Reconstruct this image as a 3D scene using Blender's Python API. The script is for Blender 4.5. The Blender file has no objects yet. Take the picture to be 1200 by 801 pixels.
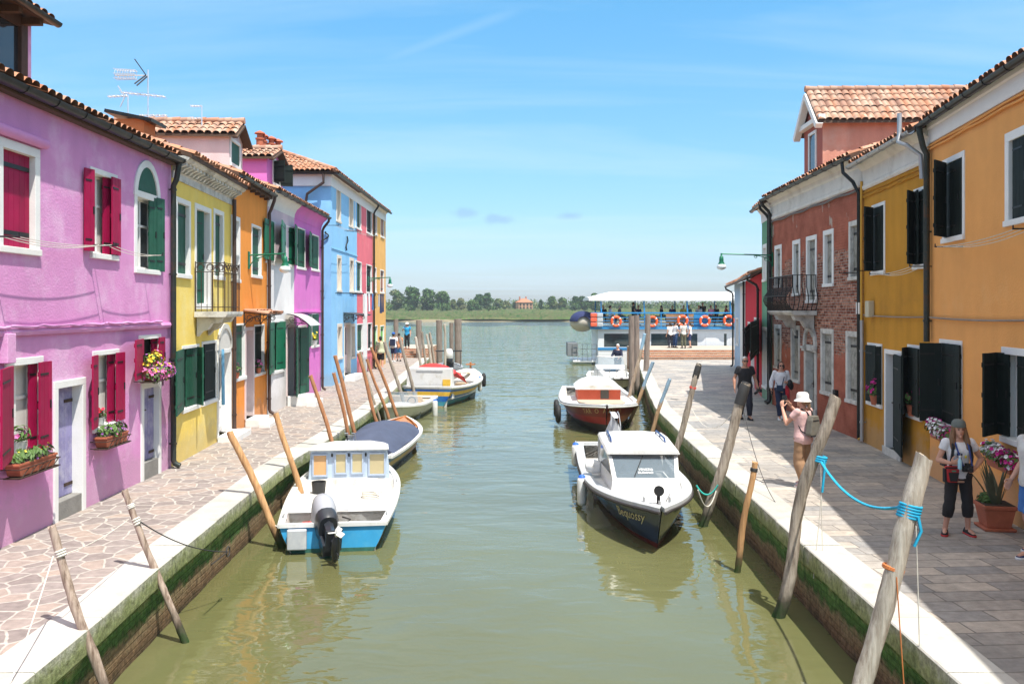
import bpy, bmesh, math, random
from mathutils import Vector, Matrix
R = random.Random(7)
S = bpy.context.scene
COL = S.collection
F, HX, HY, CH, WZ = 1000.0, 600.0, 362.0, 3.2, -0.9
PI = math.pi
V = Vector
def gp(px, py, z=0.0):
    d = (z-CH)/((HY-py)/F)
    return V(((px-HX)/F*d, d, z))
def pd(px, py, d):
    return V(((px-HX)/F*d, d, CH+(HY-py)/F*d))

# ------------------------------------------------------------------ mesh builder
class MB:
    def __init__(s): s.v = []; s.f = []; s.m = []
    def add(s, vs, fs, mi=0):
        o = len(s.v); s.v += [V(p) for p in vs]
        for f in fs: s.f.append(tuple(i+o for i in f)); s.m.append(mi)
        return s
    def obox(s, c, a, b, d, mi=0):
        c, a, b, d = V(c), V(a), V(b), V(d)
        vs = [c+a*i+b*j+d*k for k in (-1,1) for j in (-1,1) for i in (-1,1)]
        return s.add(vs, [(0,2,3,1),(4,5,7,6),(0,1,5,4),(2,6,7,3),(0,4,6,2),(1,3,7,5)], mi)
    def box(s, x0, x1, y0, y1, z0, z1, mi=0):
        return s.obox(((x0+x1)/2,(y0+y1)/2,(z0+z1)/2), (abs(x1-x0)/2,0,0), (0,abs(y1-y0)/2,0), (0,0,abs(z1-z0)/2), mi)
    def bar(s, p, q, w, h=None, up=(0,0,1), mi=0):
        p, q = V(p), V(q); t = q-p; l = t.length
        if l < 1e-6: return s
        t /= l; h = h or w; up = V(up)
        if abs(t.dot(up)) > .98: up = V((1,0,0)) if abs(t.x) < .9 else V((0,1,0))
        a = t.cross(up).normalized(); b = a.cross(t)
        return s.obox((p+q)/2, t*l/2, a*w/2, b*h/2, mi)
    def tube(s, pts, r, n=8, mi=0, cap=True):
        pts = [V(p) for p in pts]; k = len(pts)
        rs = r if isinstance(r, (list, tuple)) else [r]*k
        rings = []; a = None
        for i, p in enumerate(pts):
            t = (pts[min(i+1,k-1)]-pts[max(i-1,0)]).normalized()
            if a is None:
                a = t.orthogonal().normalized()
            else:
                a = (a-t*a.dot(t))
                a = a.normalized() if a.length > 1e-6 else t.orthogonal().normalized()
            b = t.cross(a)
            rings.append([p+(a*math.cos(2*PI*j/n)+b*math.sin(2*PI*j/n))*rs[i] for j in range(n)])
        return s.loft(rings, cap, mi)
    def loft(s, rings, cap=True, mi=0, closed=True):
        n = len(rings[0]); vs = [p for r in rings for p in r]; fs = []
        for i in range(len(rings)-1):
            for j in range(n if closed else n-1):
                fs.append((i*n+j, i*n+(j+1) % n, (i+1)*n+(j+1) % n, (i+1)*n+j))
        if cap and closed:
            fs.append(tuple(range(n-1, -1, -1))); fs.append(tuple(range((len(rings)-1)*n, len(rings)*n)))
        return s.add(vs, fs, mi)
    def lathe(s, prof, n=16, c=(0,0,0), mi=0, cap=True):
        c = V(c)
        return s.loft([[c+V((r*math.cos(2*PI*j/n), r*math.sin(2*PI*j/n), z)) for j in range(n)] for r, z in prof], cap, mi)
    def ell(s, c, r, n=12, m=8, mi=0, rot=None):
        c = V(c); rings = []
        for i in range(m+1):
            th = PI*i/m; ring = []
            for j in range(n):
                p = V((max(math.sin(th),.01)*math.cos(2*PI*j/n)*r[0], max(math.sin(th),.01)*math.sin(2*PI*j/n)*r[1], -math.cos(th)*r[2]))
                ring.append(c+(rot @ p if rot else p))
            rings.append(ring)
        return s.loft(rings, True, mi)
    def torus(s, c, Rr, r, ax=(0,0,1), n=24, k=8, mi=0, sect=None):
        c = V(c); ax = V(ax).normalized(); a = ax.orthogonal().normalized(); b = ax.cross(a)
        o = len(s.v)
        for i in range(n):
            d = a*math.cos(2*PI*i/n)+b*math.sin(2*PI*i/n)
            for j in range(k):
                s.v.append(c+d*(Rr+r*math.cos(2*PI*j/k))+ax*r*math.sin(2*PI*j/k))
        for i in range(n):
            for j in range(k):
                s.f.append((o+i*k+j, o+((i+1) % n)*k+j, o+((i+1) % n)*k+(j+1) % k, o+i*k+(j+1) % k))
                s.m.append(sect(i) if sect else mi)
        return s
    def grid(s, fn, nu, nv, mi=0):
        vs = [fn(i/nu, j/nv) for j in range(nv+1) for i in range(nu+1)]
        fs = [(j*(nu+1)+i, j*(nu+1)+i+1, (j+1)*(nu+1)+i+1, (j+1)*(nu+1)+i) for j in range(nv) for i in range(nu)]
        return s.add(vs, fs, mi)
    def prism(s, poly, d, mi=0):
        n = len(poly); d = V(d); vs = [V(p) for p in poly]+[V(p)+d for p in poly]
        fs = [tuple(range(n-1,-1,-1)), tuple(range(n, 2*n))]+[(i,(i+1) % n,n+(i+1) % n,n+i) for i in range(n)]
        return s.add(vs, fs, mi)
    def move(s, M):
        s.v = [M @ p for p in s.v]; return s
    def join(s, o, mi=None):
        k = len(s.v); s.v += [p.copy() for p in o.v]
        s.f += [tuple(i+k for i in f) for f in o.f]; s.m += (o.m if mi is None else [mi]*len(o.m)); return s
    def mesh(s, name, mats, smooth=0):
        me = bpy.data.meshes.new(name)
        me.from_pydata([tuple(p) for p in s.v], [], s.f)
        for m in (mats if isinstance(mats, (list, tuple)) else [mats]): me.materials.append(m)
        me.polygons.foreach_set('material_index', s.m)
        if smooth:
            me.polygons.foreach_set('use_smooth', [True]*len(s.f))
        me.validate(); me.update()
        if smooth: me.set_sharp_from_angle(angle=math.radians(smooth if smooth > 1 else 40))
        return me
    def build(s, name, mats, parent=None, smooth=0, bevel=0.0, loc=None):
        o = bpy.data.objects.new(name, s.mesh(name, mats, smooth)); COL.objects.link(o)
        if parent: o.parent = parent
        if loc is not None: o.location = loc
        if bevel:
            b = o.modifiers.new('bevel', 'BEVEL'); b.width = bevel; b.segments = 2; b.limit_method = 'ANGLE'; b.angle_limit = math.radians(40)
        return o
def tag(o, label=None, cat=None, group=None, kind=None):
    if label: o['label'] = label
    if cat: o['category'] = cat
    if group: o['group'] = group
    if kind: o['kind'] = kind
    return o
def empty(name, loc=(0,0,0), rz=0.0, label=None, cat=None, group=None):
    o = bpy.data.objects.new(name, None); COL.objects.link(o)
    o.location = loc; o.rotation_euler = (0,0,rz); o.empty_display_size = .2
    return tag(o, label, cat, group)
def copy_tree(o, parent=None):
    c = o.copy(); COL.objects.link(c)
    if parent: c.parent = parent
    for ch in [x for x in o.children]: copy_tree(ch, c)
    return c
def single(name, mb, mats, label, cat, loc=(0,0,0), group=None, smooth=0, bevel=0, rz=0):
    """one-mesh thing; mesh given in local coordinates round loc"""
    o = mb.build(name, mats, None, smooth, bevel, loc); o.rotation_euler = (0,0,rz)
    return tag(o, label, cat, group)
def arc(p0, p1, p2, n=8):
    p0, p1, p2 = V(p0), V(p1), V(p2)
    return [p0*(1-t)**2+p1*2*t*(1-t)+p2*t*t for t in [i/n for i in range(n+1)]]

# ------------------------------------------------------------------ materials
MATS = {}
def nodes(m):
    m.use_nodes = True; nt = m.node_tree
    return nt, nt.nodes, nt.links, nt.nodes['Principled BSDF']
def mat(name, rgb, rough=.6, metal=0.0, var=.1, vs=2.0, bump=0.0, bs=40.0, spec=.5, coat=0.0, dirt=None, ds=1.2, dth=.62, streak=0.0, stretch=None, trans=0.0, isl=0.0, damp=None):
    """procedural paint / plaster / metal: slow colour drift, optional streaks and dirt patches, fine bump"""
    if name in MATS: return MATS[name]
    m = bpy.data.materials.new(name); nt, N, L, B = nodes(m); MATS[name] = m
    tc = N.new('ShaderNodeTexCoord'); co = tc.outputs['Object']
    if stretch:
        mp = N.new('ShaderNodeMapping'); mp.inputs['Scale'].default_value = stretch; L.new(co, mp.inputs['Vector']); co = mp.outputs['Vector']
    n1 = N.new('ShaderNodeTexNoise'); n1.inputs['Scale'].default_value = vs; n1.inputs['Detail'].default_value = 6; n1.inputs['Roughness'].default_value = .65
    L.new(co, n1.inputs['Vector'])
    mr = N.new('ShaderNodeMapRange'); mr.inputs[1].default_value = .3; mr.inputs[2].default_value = .7; mr.inputs[3].default_value = 1-var; mr.inputs[4].default_value = 1+var
    L.new(n1.outputs['Fac'], mr.inputs[0])
    vm = N.new('ShaderNodeVectorMath'); vm.operation = 'SCALE'; vm.inputs[0].default_value = rgb[:3]
    L.new(mr.outputs[0], vm.inputs['Scale']); out = vm.outputs[0]
    if dirt:
        n2 = N.new('ShaderNodeTexNoise'); n2.inputs['Scale'].default_value = ds; n2.inputs['Detail'].default_value = 8; n2.inputs['Roughness'].default_value = .7
        L.new(co, n2.inputs['Vector'])
        r2 = N.new('ShaderNodeMapRange'); r2.inputs[1].default_value = dth-.1; r2.inputs[2].default_value = dth+.12
        L.new(n2.outputs['Fac'], r2.inputs[0])
        mx = N.new('ShaderNodeMix'); mx.data_type = 'RGBA'; L.new(r2.outputs[0], mx.inputs['Factor'])
        L.new(out, mx.inputs['A']); mx.inputs['B'].default_value = (*dirt[:3], 1); out = mx.outputs['Result']
    if streak:
        mp = N.new('ShaderNodeMapping'); mp.inputs['Scale'].default_value = (1.7, 1.7, .22); L.new(tc.outputs['Object'], mp.inputs['Vector'])
        n3 = N.new('ShaderNodeTexNoise'); n3.inputs['Scale'].default_value = 1.6; n3.inputs['Detail'].default_value = 5; L.new(mp.outputs[0], n3.inputs['Vector'])
        r3 = N.new('ShaderNodeMapRange'); r3.inputs[1].default_value = .35; r3.inputs[2].default_value = .75; r3.inputs[3].default_value = 1+streak*.25; r3.inputs[4].default_value = 1-streak*.7
        L.new(n3.outputs['Fac'], r3.inputs[0])
        v3 = N.new('ShaderNodeVectorMath'); v3.operation = 'SCALE'; L.new(out, v3.inputs[0]); L.new(r3.outputs[0], v3.inputs['Scale']); out = v3.outputs[0]
    if damp:                                                        # rising damp: ragged band of salt and grime at the foot of a wall
        sp = N.new('ShaderNodeSeparateXYZ'); L.new(tc.outputs['Object'], sp.inputs[0])
        n4 = N.new('ShaderNodeTexNoise'); n4.inputs['Scale'].default_value = 2.3; n4.inputs['Detail'].default_value = 8; n4.inputs['Roughness'].default_value = .7; L.new(tc.outputs['Object'], n4.inputs['Vector'])
        a4 = N.new('ShaderNodeMath'); a4.operation = 'MULTIPLY_ADD'; L.new(n4.outputs['Fac'], a4.inputs[0]); a4.inputs[1].default_value = -1.7; L.new(sp.outputs['Z'], a4.inputs[2])
        r4 = N.new('ShaderNodeMapRange'); r4.inputs[1].default_value = -.50; r4.inputs[2].default_value = -.15; r4.inputs[3].default_value = .55; r4.inputs[4].default_value = 0; L.new(a4.outputs[0], r4.inputs[0])
        m4 = N.new('ShaderNodeMix'); m4.data_type = 'RGBA'; L.new(r4.outputs[0], m4.inputs['Factor']); L.new(out, m4.inputs['A']); m4.inputs['B'].default_value = (*damp[:3],1); out = m4.outputs['Result']
    if isl:
        ge = N.new('ShaderNodeNewGeometry'); r5 = N.new('ShaderNodeMapRange'); r5.inputs[3].default_value = 1-isl; r5.inputs[4].default_value = 1+isl; L.new(ge.outputs['Random Per Island'], r5.inputs[0])
        v5 = N.new('ShaderNodeVectorMath'); v5.operation = 'SCALE'; L.new(out, v5.inputs[0]); L.new(r5.outputs[0], v5.inputs['Scale']); out = v5.outputs[0]
    L.new(out, B.inputs['Base Color'])
    B.inputs['Roughness'].default_value = rough; B.inputs['Metallic'].default_value = metal
    B.inputs['Specular IOR Level'].default_value = spec; B.inputs['Coat Weight'].default_value = coat
    if trans: B.inputs['Transmission Weight'].default_value = trans
    if bump:
        nb = N.new('ShaderNodeTexNoise'); nb.inputs['Scale'].default_value = bs; nb.inputs['Detail'].default_value = 5
        L.new(co, nb.inputs['Vector'])
        bp = N.new('ShaderNodeBump'); bp.inputs['Strength'].default_value = bump; bp.inputs['Distance'].default_value = .02
        L.new(nb.outputs['Fac'], bp.inputs['Height']); L.new(bp.outputs[0], B.inputs['Normal'])
    return m
def stucco(name, rgb, fade=None, fth=.6, streak=.12, var=.07):
    return mat(name, rgb, .9, var=var, vs=1.1, bump=.35, bs=26, spec=.15, dirt=fade, ds=.8, dth=fth, streak=streak, damp=[.45*c+.55*g for c, g in zip(rgb, (.34,.31,.27))])

def hsv_tiles(name, cols, sx, sy, rough=.85, axes=('X','Y')):
    """terracotta tiles: each tile its own colour, weathering on top"""
    m = bpy.data.materials.new(name); nt, N, L, B = nodes(m)
    tc = N.new('ShaderNodeTexCoord'); sp = N.new('ShaderNodeSeparateXYZ'); L.new(tc.outputs['Object'], sp.inputs[0])
    cb = N.new('ShaderNodeCombineXYZ')
    for i, (ax, sc) in enumerate(zip(axes, (sx, sy))):
        a = N.new('ShaderNodeMath'); a.operation = 'DIVIDE'; a.inputs[1].default_value = sc; L.new(sp.outputs[ax], a.inputs[0])
        b = N.new('ShaderNodeMath'); b.operation = 'FLOOR'; L.new(a.outputs[0], b.inputs[0]); L.new(b.outputs[0], cb.inputs[i])
    wn = N.new('ShaderNodeTexWhiteNoise'); L.new(cb.outputs[0], wn.inputs['Vector'])
    cr = N.new('ShaderNodeValToRGB'); cr.color_ramp.interpolation = 'LINEAR'
    e = cr.color_ramp.elements
    e[0].color = (*cols[0], 1); e[1].color = (*cols[-1], 1)
    for i, c in enumerate(cols[1:-1]): q = e.new((i+1)/(len(cols)-1)); q.color = (*c, 1)
    L.new(wn.outputs['Value'], cr.inputs[0])
    n2 = N.new('ShaderNodeTexNoise'); n2.inputs['Scale'].default_value = 5; n2.inputs['Detail'].default_value = 7; L.new(tc.outputs['Object'], n2.inputs['Vector'])
    r2 = N.new('ShaderNodeMapRange'); r2.inputs[1].default_value = .5; r2.inputs[2].default_value = .8; r2.inputs[4].default_value = .6; L.new(n2.outputs['Fac'], r2.inputs[0])
    mx = N.new('ShaderNodeMix'); mx.data_type = 'RGBA'; L.new(r2.outputs[0], mx.inputs['Factor']); L.new(cr.outputs[0], mx.inputs['A']); mx.inputs['B'].default_value = (.16,.12,.09,1)
    L.new(mx.outputs['Result'], B.inputs['Base Color']); B.inputs['Roughness'].default_value = rough; B.inputs['Specular IOR Level'].default_value = .2
    return m
TILE = hsv_tiles('terracotta_tiles', [(.40,.16,.085),(.50,.24,.14),(.33,.15,.09),(.54,.32,.22),(.42,.21,.13)], .21, .33)
TILE_X = hsv_tiles('terracotta_dormer_tiles', [(.42,.19,.11),(.50,.29,.2),(.30,.165,.12),(.52,.36,.27),(.40,.21,.14)], .33, .21)
WHITE = mat('white_stone', (.78,.77,.74), .75, var=.05, vs=3, bump=.15, spec=.25, dirt=(.5,.48,.44), ds=2.5, dth=.72)
OLDWHITE = mat('weathered_istrian_stone', (.62,.60,.55), .85, var=.12, vs=3, bump=.3, spec=.2, dirt=(.24,.22,.19), ds=2.2, dth=.6, streak=.2)
FRIEZE = mat('whitewashed_frieze', (.74,.70,.63), .85, var=.08, vs=1.5, bump=.25, spec=.2, dirt=(.5,.44,.36), ds=1.1, dth=.63, streak=.12)
GLASS = mat('window_glass', (.03,.035,.04), .05, var=.2, spec=.8)
CURTAIN = mat('curtain_cloth', (.66,.63,.58), .9, var=.08, vs=6)
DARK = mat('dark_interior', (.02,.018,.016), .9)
GREEN = mat('green_shutter_paint', (.014,.085,.05), .6, spec=.3, var=.15, vs=4, dirt=(.03,.10,.07), ds=5, dth=.62, bump=.1, isl=.14, streak=.15)
EMERALD = mat('emerald_shutter_paint', (.01,.145,.075), .4, var=.12, vs=4, bump=.1)
DKGREEN = mat('blackish_green_shutter_paint', (.011,.018,.016), .7, spec=.2, isl=.18, var=.15, vs=4, bump=.1)
BRIGHTGREEN = mat('bright_green_shutter_paint', (.13,.45,.06), .5, var=.1)
MAGENTA = mat('crimson_shutter_paint', (.31,.003,.052), .6, var=.12, vs=4, spec=.25, dirt=(.27,.015,.075), ds=3, dth=.70, bump=.1, isl=.10, streak=.12)
BROWNSH = mat('brown_shutter_paint', (.30,.085,.035), .5, var=.15)
IRON = mat('black_wrought_iron', (.018,.016,.016), .5, .3, var=.2)
RUSTIRON = mat('rusty_iron', (.06,.035,.024), .75, .2, var=.4, vs=8)
GUTTER = mat('dark_gutter_metal', (.024,.026,.026), .35, .6, var=.25, vs=3, dirt=(.07,.06,.05), ds=4, dth=.62)
PIPE_G = mat('old_green_pipe', (.035,.045,.038), .5, .4, var=.3, vs=5, dirt=(.10,.045,.02), ds=5, dth=.6)
PIPE_B = mat('brown_pipe', (.075,.045,.035), .5, .3, var=.25, vs=5)
ZINC = mat('zinc_grey_metal', (.42,.42,.42), .45, .6, var=.12)
SOFFIT = mat('dark_soffit_timber', (.085,.045,.025), .8, var=.3, vs=6, stretch=(1,8,8))
LAMPGREEN = mat('green_lamp_enamel', (.012,.16,.085), .35, .2, var=.15)
LAMPGLASS = mat('frosted_lamp_glass', (.75,.8,.82), .15, var=.03)
TERRA = mat('terracotta_pot', (.42,.12,.06), .8, var=.15, vs=5, bump=.15)
LEAF = mat('plant_leaf_green', (.07,.14,.025), .6, var=.45, vs=9)
SOIL = mat('potting_soil', (.05,.035,.022), .95)
CONC = mat('grey_door_step_stone', (.23,.22,.20), .9, var=.15, vs=5, bump=.4)
ROPE_W = mat('pale_rope', (.6,.57,.5), .9, var=.15, vs=20)
ROPE_B = mat('turquoise_rope', (.012,.36,.58), .7, var=.15, vs=20)
CABLE = mat('dark_cable', (.03,.03,.03), .6)
PEWHITE = mat('white_plaster_paint', (.80,.78,.75), .85, var=.04, vs=1.5, bump=.25, spec=.15, streak=.05)

# ------------------------------------------------------------------ roof tiles
def tiles(mb, O, U, Vd, w, l, vmax=None, vmin=None, period=.21, row=.33, amp=.055, mi=0, seed=1):
    """barrel-tile sheet: O corner at the eave, U along the eave, Vd up the slope (unit vectors)"""
    rr = random.Random(seed)
    O, U, Vd = V(O), V(U), V(Vd); Nn = U.cross(Vd).normalized()
    if Nn.z < 0: Nn = -Nn
    nc = max(1, round(w/period)); per = w/nc; nr = max(1, math.ceil(l/row)); k = 6
    for c in range(nc):
        um = (c+.5)*per; vm = vmax(um) if vmax else l; v00 = vmin(um) if vmin else 0.0
        cj = rr.uniform(-.012, .012)
        for j in range(nr):
            a, b = j*row, (j+1)*row+.04
            if a >= vm-.02 or b <= v00: continue
            b = min(b, vm); a = max(a, v00); jt = rr.uniform(-.01,.014)
            vs = []
            for (vv, lift) in ((a+cj+jt, .034), (b+cj, 0)):
                for i in range(k+1):
                    ph = i/k
                    h = amp*(math.sin(PI*ph)**.6 if 0 < ph < 1 else 0)+lift*(1 if 0 < ph < 1 else .4)
                    vs.append(O+U*((c+ph)*per+rr.uniform(-.001,.001)+jt*.3)+Vd*vv+Nn*(h+jt*.6))
            mb.add(vs, [(i,i+1,k+2+i,k+1+i) for i in range(k)], mi)
    return mb

# ------------------------------------------------------------------ houses
class House:
    def __init__(s, name, label, P0, P1, wallmat, depth=7.0, cat='house'):
        s.P0, s.P1 = V((*P0,0)), V((*P1,0)); d = s.P1-s.P0; s.L = d.length; s.u = d/s.L
        s.n = V((s.u.y, -s.u.x, 0)); s.D = depth; s.mat = wallmat
        s.root = empty(name, s.P0, math.atan2(s.u.y, s.u.x), label, cat, 'painted houses along the canal')
        s.op = []; s.zt = 6.0; s.zb = -.05
    def t(s, px, o=0.0):
        r = V(((px-HX)/F, 1, 0)); return (s.P0.dot(s.n)+o)/r.dot(s.n)
    def s_(s, px, o=0.0):
        t = s.t(px, o); return (V(((px-HX)/F*t, t, 0))-s.P0).dot(s.u)
    def z_(s, px, py, o=0.0): return CH+(HY-py)/F*s.t(px, o)
    def p(s, px, py, o=0.0): return V((s.s_(px,o), -o, s.z_(px,py,o)))
    def world(s, q): return s.P0+s.u*q[0]+s.n*(-q[1])+V((0,0,q[2]))
    def wall(s, gable=None, ridge=None):
        xs = sorted({0.004, s.L-.004} | {x for o in s.op for x in o[:2]}); zs = sorted({s.zb, s.zt} | {z for o in s.op for z in o[2:4]})
        xs = [x for x in xs if .003 < x < s.L-.003]; mb = MB()
        for i in range(len(xs)-1):
            for j in range(len(zs)-1):
                cx, cz = (xs[i]+xs[i+1])/2, (zs[j]+zs[j+1])/2
                if any(o[0] < cx < o[1] and o[2] < cz < o[3] for o in s.op): continue
                mb.add([(xs[i],0,zs[j]),(xs[i+1],0,zs[j]),(xs[i+1],0,zs[j+1]),(xs[i],0,zs[j+1])], [(0,1,2,3)])
        a, b, D = .004, s.L-.004, s.D; zr = s.zt+(D/2)*math.tan(s.slope) if ridge is None else ridge
        for x in (a, b):
            mb.add([(x,0,s.zb),(x,D,s.zb),(x,D,s.zt),(x,D/2,zr),(x,0,s.zt)], [(0,1,2,3,4)])
        mb.add([(a,D,s.zb),(b,D,s.zb),(b,D,s.zt),(a,D,s.zt)], [(0,1,2,3)])
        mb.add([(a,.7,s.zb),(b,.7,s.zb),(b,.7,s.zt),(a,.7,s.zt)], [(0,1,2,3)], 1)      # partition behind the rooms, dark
        s.wallob = mb.build('wall', [s.mat, DARK], s.root); return s.wallob
    slope = math.radians(19)
    def roof(s, e=.38, lift=.10, x0=0.0, x1=None, seed=3, soffit=True, back=True):
        x1 = s.L if x1 is None else x1; sl = s.slope; D = s.D; c, sn = math.cos(sl), math.sin(sl)
        ze = s.zt-e*math.tan(sl)+lift; l = (D/2+e)/c; mb = MB()
        tiles(mb, (x0,-e-.05,ze+.04-.05*math.tan(sl)), (1,0,0), (0,c,sn), x1-x0, l, seed=seed)
        mb.prism([(x0,-e,ze-.05),(x0,-e,ze+.035),(x0,D/2,s.zt+D/2*math.tan(sl)+lift+.035),(x0,D/2,s.zt+D/2*math.tan(sl)+lift-.05)], (x1-x0,0,0), 1)
        mb.tube([(x0,D/2,s.zt+D/2*math.tan(sl)+lift+.06),(x1,D/2,s.zt+D/2*math.tan(sl)+lift+.06)], .11, 8, 0)
        if back: mb.prism([(x0,D/2+.01,s.zt+D/2*math.tan(sl)+lift-.05),(x0,D/2+.01,s.zt+D/2*math.tan(sl)+lift+.06),(x0,D+e,ze+.05),(x0,D+e,ze-.05)], (x1-x0,0,0), 0)
        s.rf = mb.build('roof', [TILE, SOFFIT], s.root, smooth=50); s.ze = ze; s.e = e; return s.rf
    def gutter(s, m=None, r=.075, x0=0, x1=None, dz=-.03, hooks=True):
        x1 = s.L if x1 is None else x1; mb = MB(); y = -s.e-.075; z = s.ze+dz
        ring = [(math.cos(PI+PI*j/8), math.sin(PI+PI*j/8)) for j in range(9)]
        prof = [(r*a, r*b) for a, b in ring]+[((r-.008)*a, (r-.008)*b) for a, b in reversed(ring)]
        mb.loft([[V((x, y+a, z+b)) for a, b in prof] for x in (x0, x1)])
        if hooks:
            k = max(2, int((x1-x0)/.8))
            for i in range(k+1):
                x = x0+.08+(x1-x0-.16)*i/k
                mb.tube([V((x, y+(r+.006)*a, z+(r+.006)*b)) for a, b in ring]+[V((x, y+r+.12, z+.09))], .007, 4)
        return mb.build('gutter', m or GUTTER, s.root, smooth=40)
    def pipe(s, x, ztop=None, m=None, r=.05, z0=.05, off=.09, swan=True, shoe=True):
        zt = s.zt if ztop is None else ztop; mb = MB()
        pts = ([V((x,-s.e-.075,s.ze-.09)), V((x,-s.e-.06,s.ze-.2)), V((x,-off-.06,zt-.42)), V((x,-off,zt-.55))] if swan else [V((x,-off,zt))])
        pts += [V((x,-off,z0+.12))]+([V((x,-off-.03,z0+.05)), V((x,-off-.13,z0))] if shoe else [V((x,-off,z0))])
        mb.tube(pts, r, 10)
        z = max(.5, z0+.4)
        while z < zt-.6:
            mb.lathe([(r+.012,-.02),(r+.012,.02)], 10, (x,-off,z)); mb.box(x-.015,x+.015,-off,0,z-.012,z+.012); z += 1.7
        return mb.build('drainpipe', m or PIPE_G, s.root, smooth=40)
    # leaf = (xa, oa, xb, ob): a shutter seen between photo columns xa, xb, standing oa/ob metres off the wall
    def leaf(s, parent, lf, z0, z1, m, name='shutter'):
        xa, oa, xb, ob = lf[:4]
        if len(lf) > 4: z0, z1 = z0+lf[4], z1+lf[5]
        a = V((s.s_(xa,oa),-oa,0)); b = V((s.s_(xb,ob),-ob,0)); d = b-a; w = d.length
        if w < .05: return
        d /= w; nn = d.cross(V((0,0,1))); mb = MB(); k = max(2, round(w/.12)); pw = w/k; zc = (z0+z1)/2; hh = (z1-z0)/2
        for i in range(k):
            mb.obox(a+d*(pw*(i+.5))+V((0,0,zc)), d*(pw/2-.0035), nn*.014, (0,0,hh-R.uniform(0,.004)))
        mb.obox(a+d*w/2+V((0,0,zc)), d*(w/2-.004), nn*.009, (0,0,hh-.01))
        for f in (.14,.5,.86):
            for sd in (-1,1) if f != .5 else ((-1,)):
                if sd == -1: mb.obox(a+d*w/2+V((0,0,z0+(z1-z0)*f))-nn*.022, d*(w/2-.02), nn*.010, (0,0,.035))
                else: mb.obox(a+d*w*.35+V((0,0,z0+(z1-z0)*f))+nn*.017, d*w*.33, nn*.004, (0,0,.014), 1)
        mb.obox(a+d*w*.85+V((0,0,zc))+nn*.018, d*.012, nn*.012, (0,0,.06), 1)
        return mb.build(name, [m, IRON], parent)
    def window(s, xl, xr, yt, yb, leaves=(), color=None, fill='glass', fw=.10, fm=None, sill=True, proud=.018, reveal=.17, sash=None, name='window', lintel=None, lip=.05, zs=None, pw=.0):
        fm = fm or WHITE; s0, s1 = sorted((s.s_(xl), s.s_(xr))); xm = (xl+xr)/2
        z1, z0 = s.z_(xm, yt), s.z_(xm, yb)
        if zs: z0, z1 = zs
        sh = .09 if sill else fw
        i0, i1, j0, j1 = s0+fw, s1-fw, z0+sh, z1-fw
        h = fw*.5; s.op.append((i0-h, i1+h, j0-h*.5, j1+h))
        mb = MB(); y = -.0
        yb_ = reveal-.03
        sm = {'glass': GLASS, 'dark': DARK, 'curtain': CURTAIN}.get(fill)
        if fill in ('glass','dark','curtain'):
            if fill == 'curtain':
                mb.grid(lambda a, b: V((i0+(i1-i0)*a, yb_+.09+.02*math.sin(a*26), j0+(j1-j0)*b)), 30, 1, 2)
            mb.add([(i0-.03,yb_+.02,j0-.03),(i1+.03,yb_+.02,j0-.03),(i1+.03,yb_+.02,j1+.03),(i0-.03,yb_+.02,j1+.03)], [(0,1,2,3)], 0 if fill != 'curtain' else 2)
            t = .045
            if fill != 'dark':
                for x in (i0+t/2, (i0+i1)/2, i1-t/2): mb.box(x-t/2,x+t/2,yb_-.01,yb_+.035,j0,j1,1)
                for z in (j0+t/2, j0+(j1-j0)*.62, j1-t/2): mb.box(i0+.002,i1-.002,yb_-.006,yb_+.033,z-t/2,z+t/2,1)
        else:
            k = max(2, round((i1-i0)/.14)); q = (i1-i0)/k
            for i in range(k): mb.box(i0+q*i+.003,i0+q*(i+1)-.003,.07,.11,j0,j1,3)
            mb.box(i0,i1,.085,.12,j0,j1,3)
            for f in (.15,.85): mb.box(i0+.03,i1-.03,.055,.075,j0+(j1-j0)*f-.03,j0+(j1-j0)*f+.03,4)
        w = mb.build(name, [sm or GLASS, sash or PEWHITE, CURTAIN, color or GREEN, IRON], s.root)
        fr = MB()
        fr.box(s0,s1,-proud,reveal,j1,z1+pw); fr.box(s0,i0,-proud,reveal,j0,j1); fr.box(i1,s1,-proud,reveal,j0,j1)
        if not sill: fr.box(s0,s1,-proud,reveal,z0,j0)
        fr.build('frame', fm, w, bevel=.006)
        if sill:
            sl = MB(); sl.box(s0-lip,s1+lip,-proud-.03,reveal,z0,j0); sl.build('sill', fm, w, bevel=.008)
        if lintel:
            MB().box(s0-.04,s1+.04,-.045,.05,z1+pw+.004,z1+pw+.004+lintel).build('lintel', fm, w)
        for lf in leaves: s.leaf(w, lf, j0+.01, j1+.02, color or GREEN)
        return w, (i0,i1,j0,j1)
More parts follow.
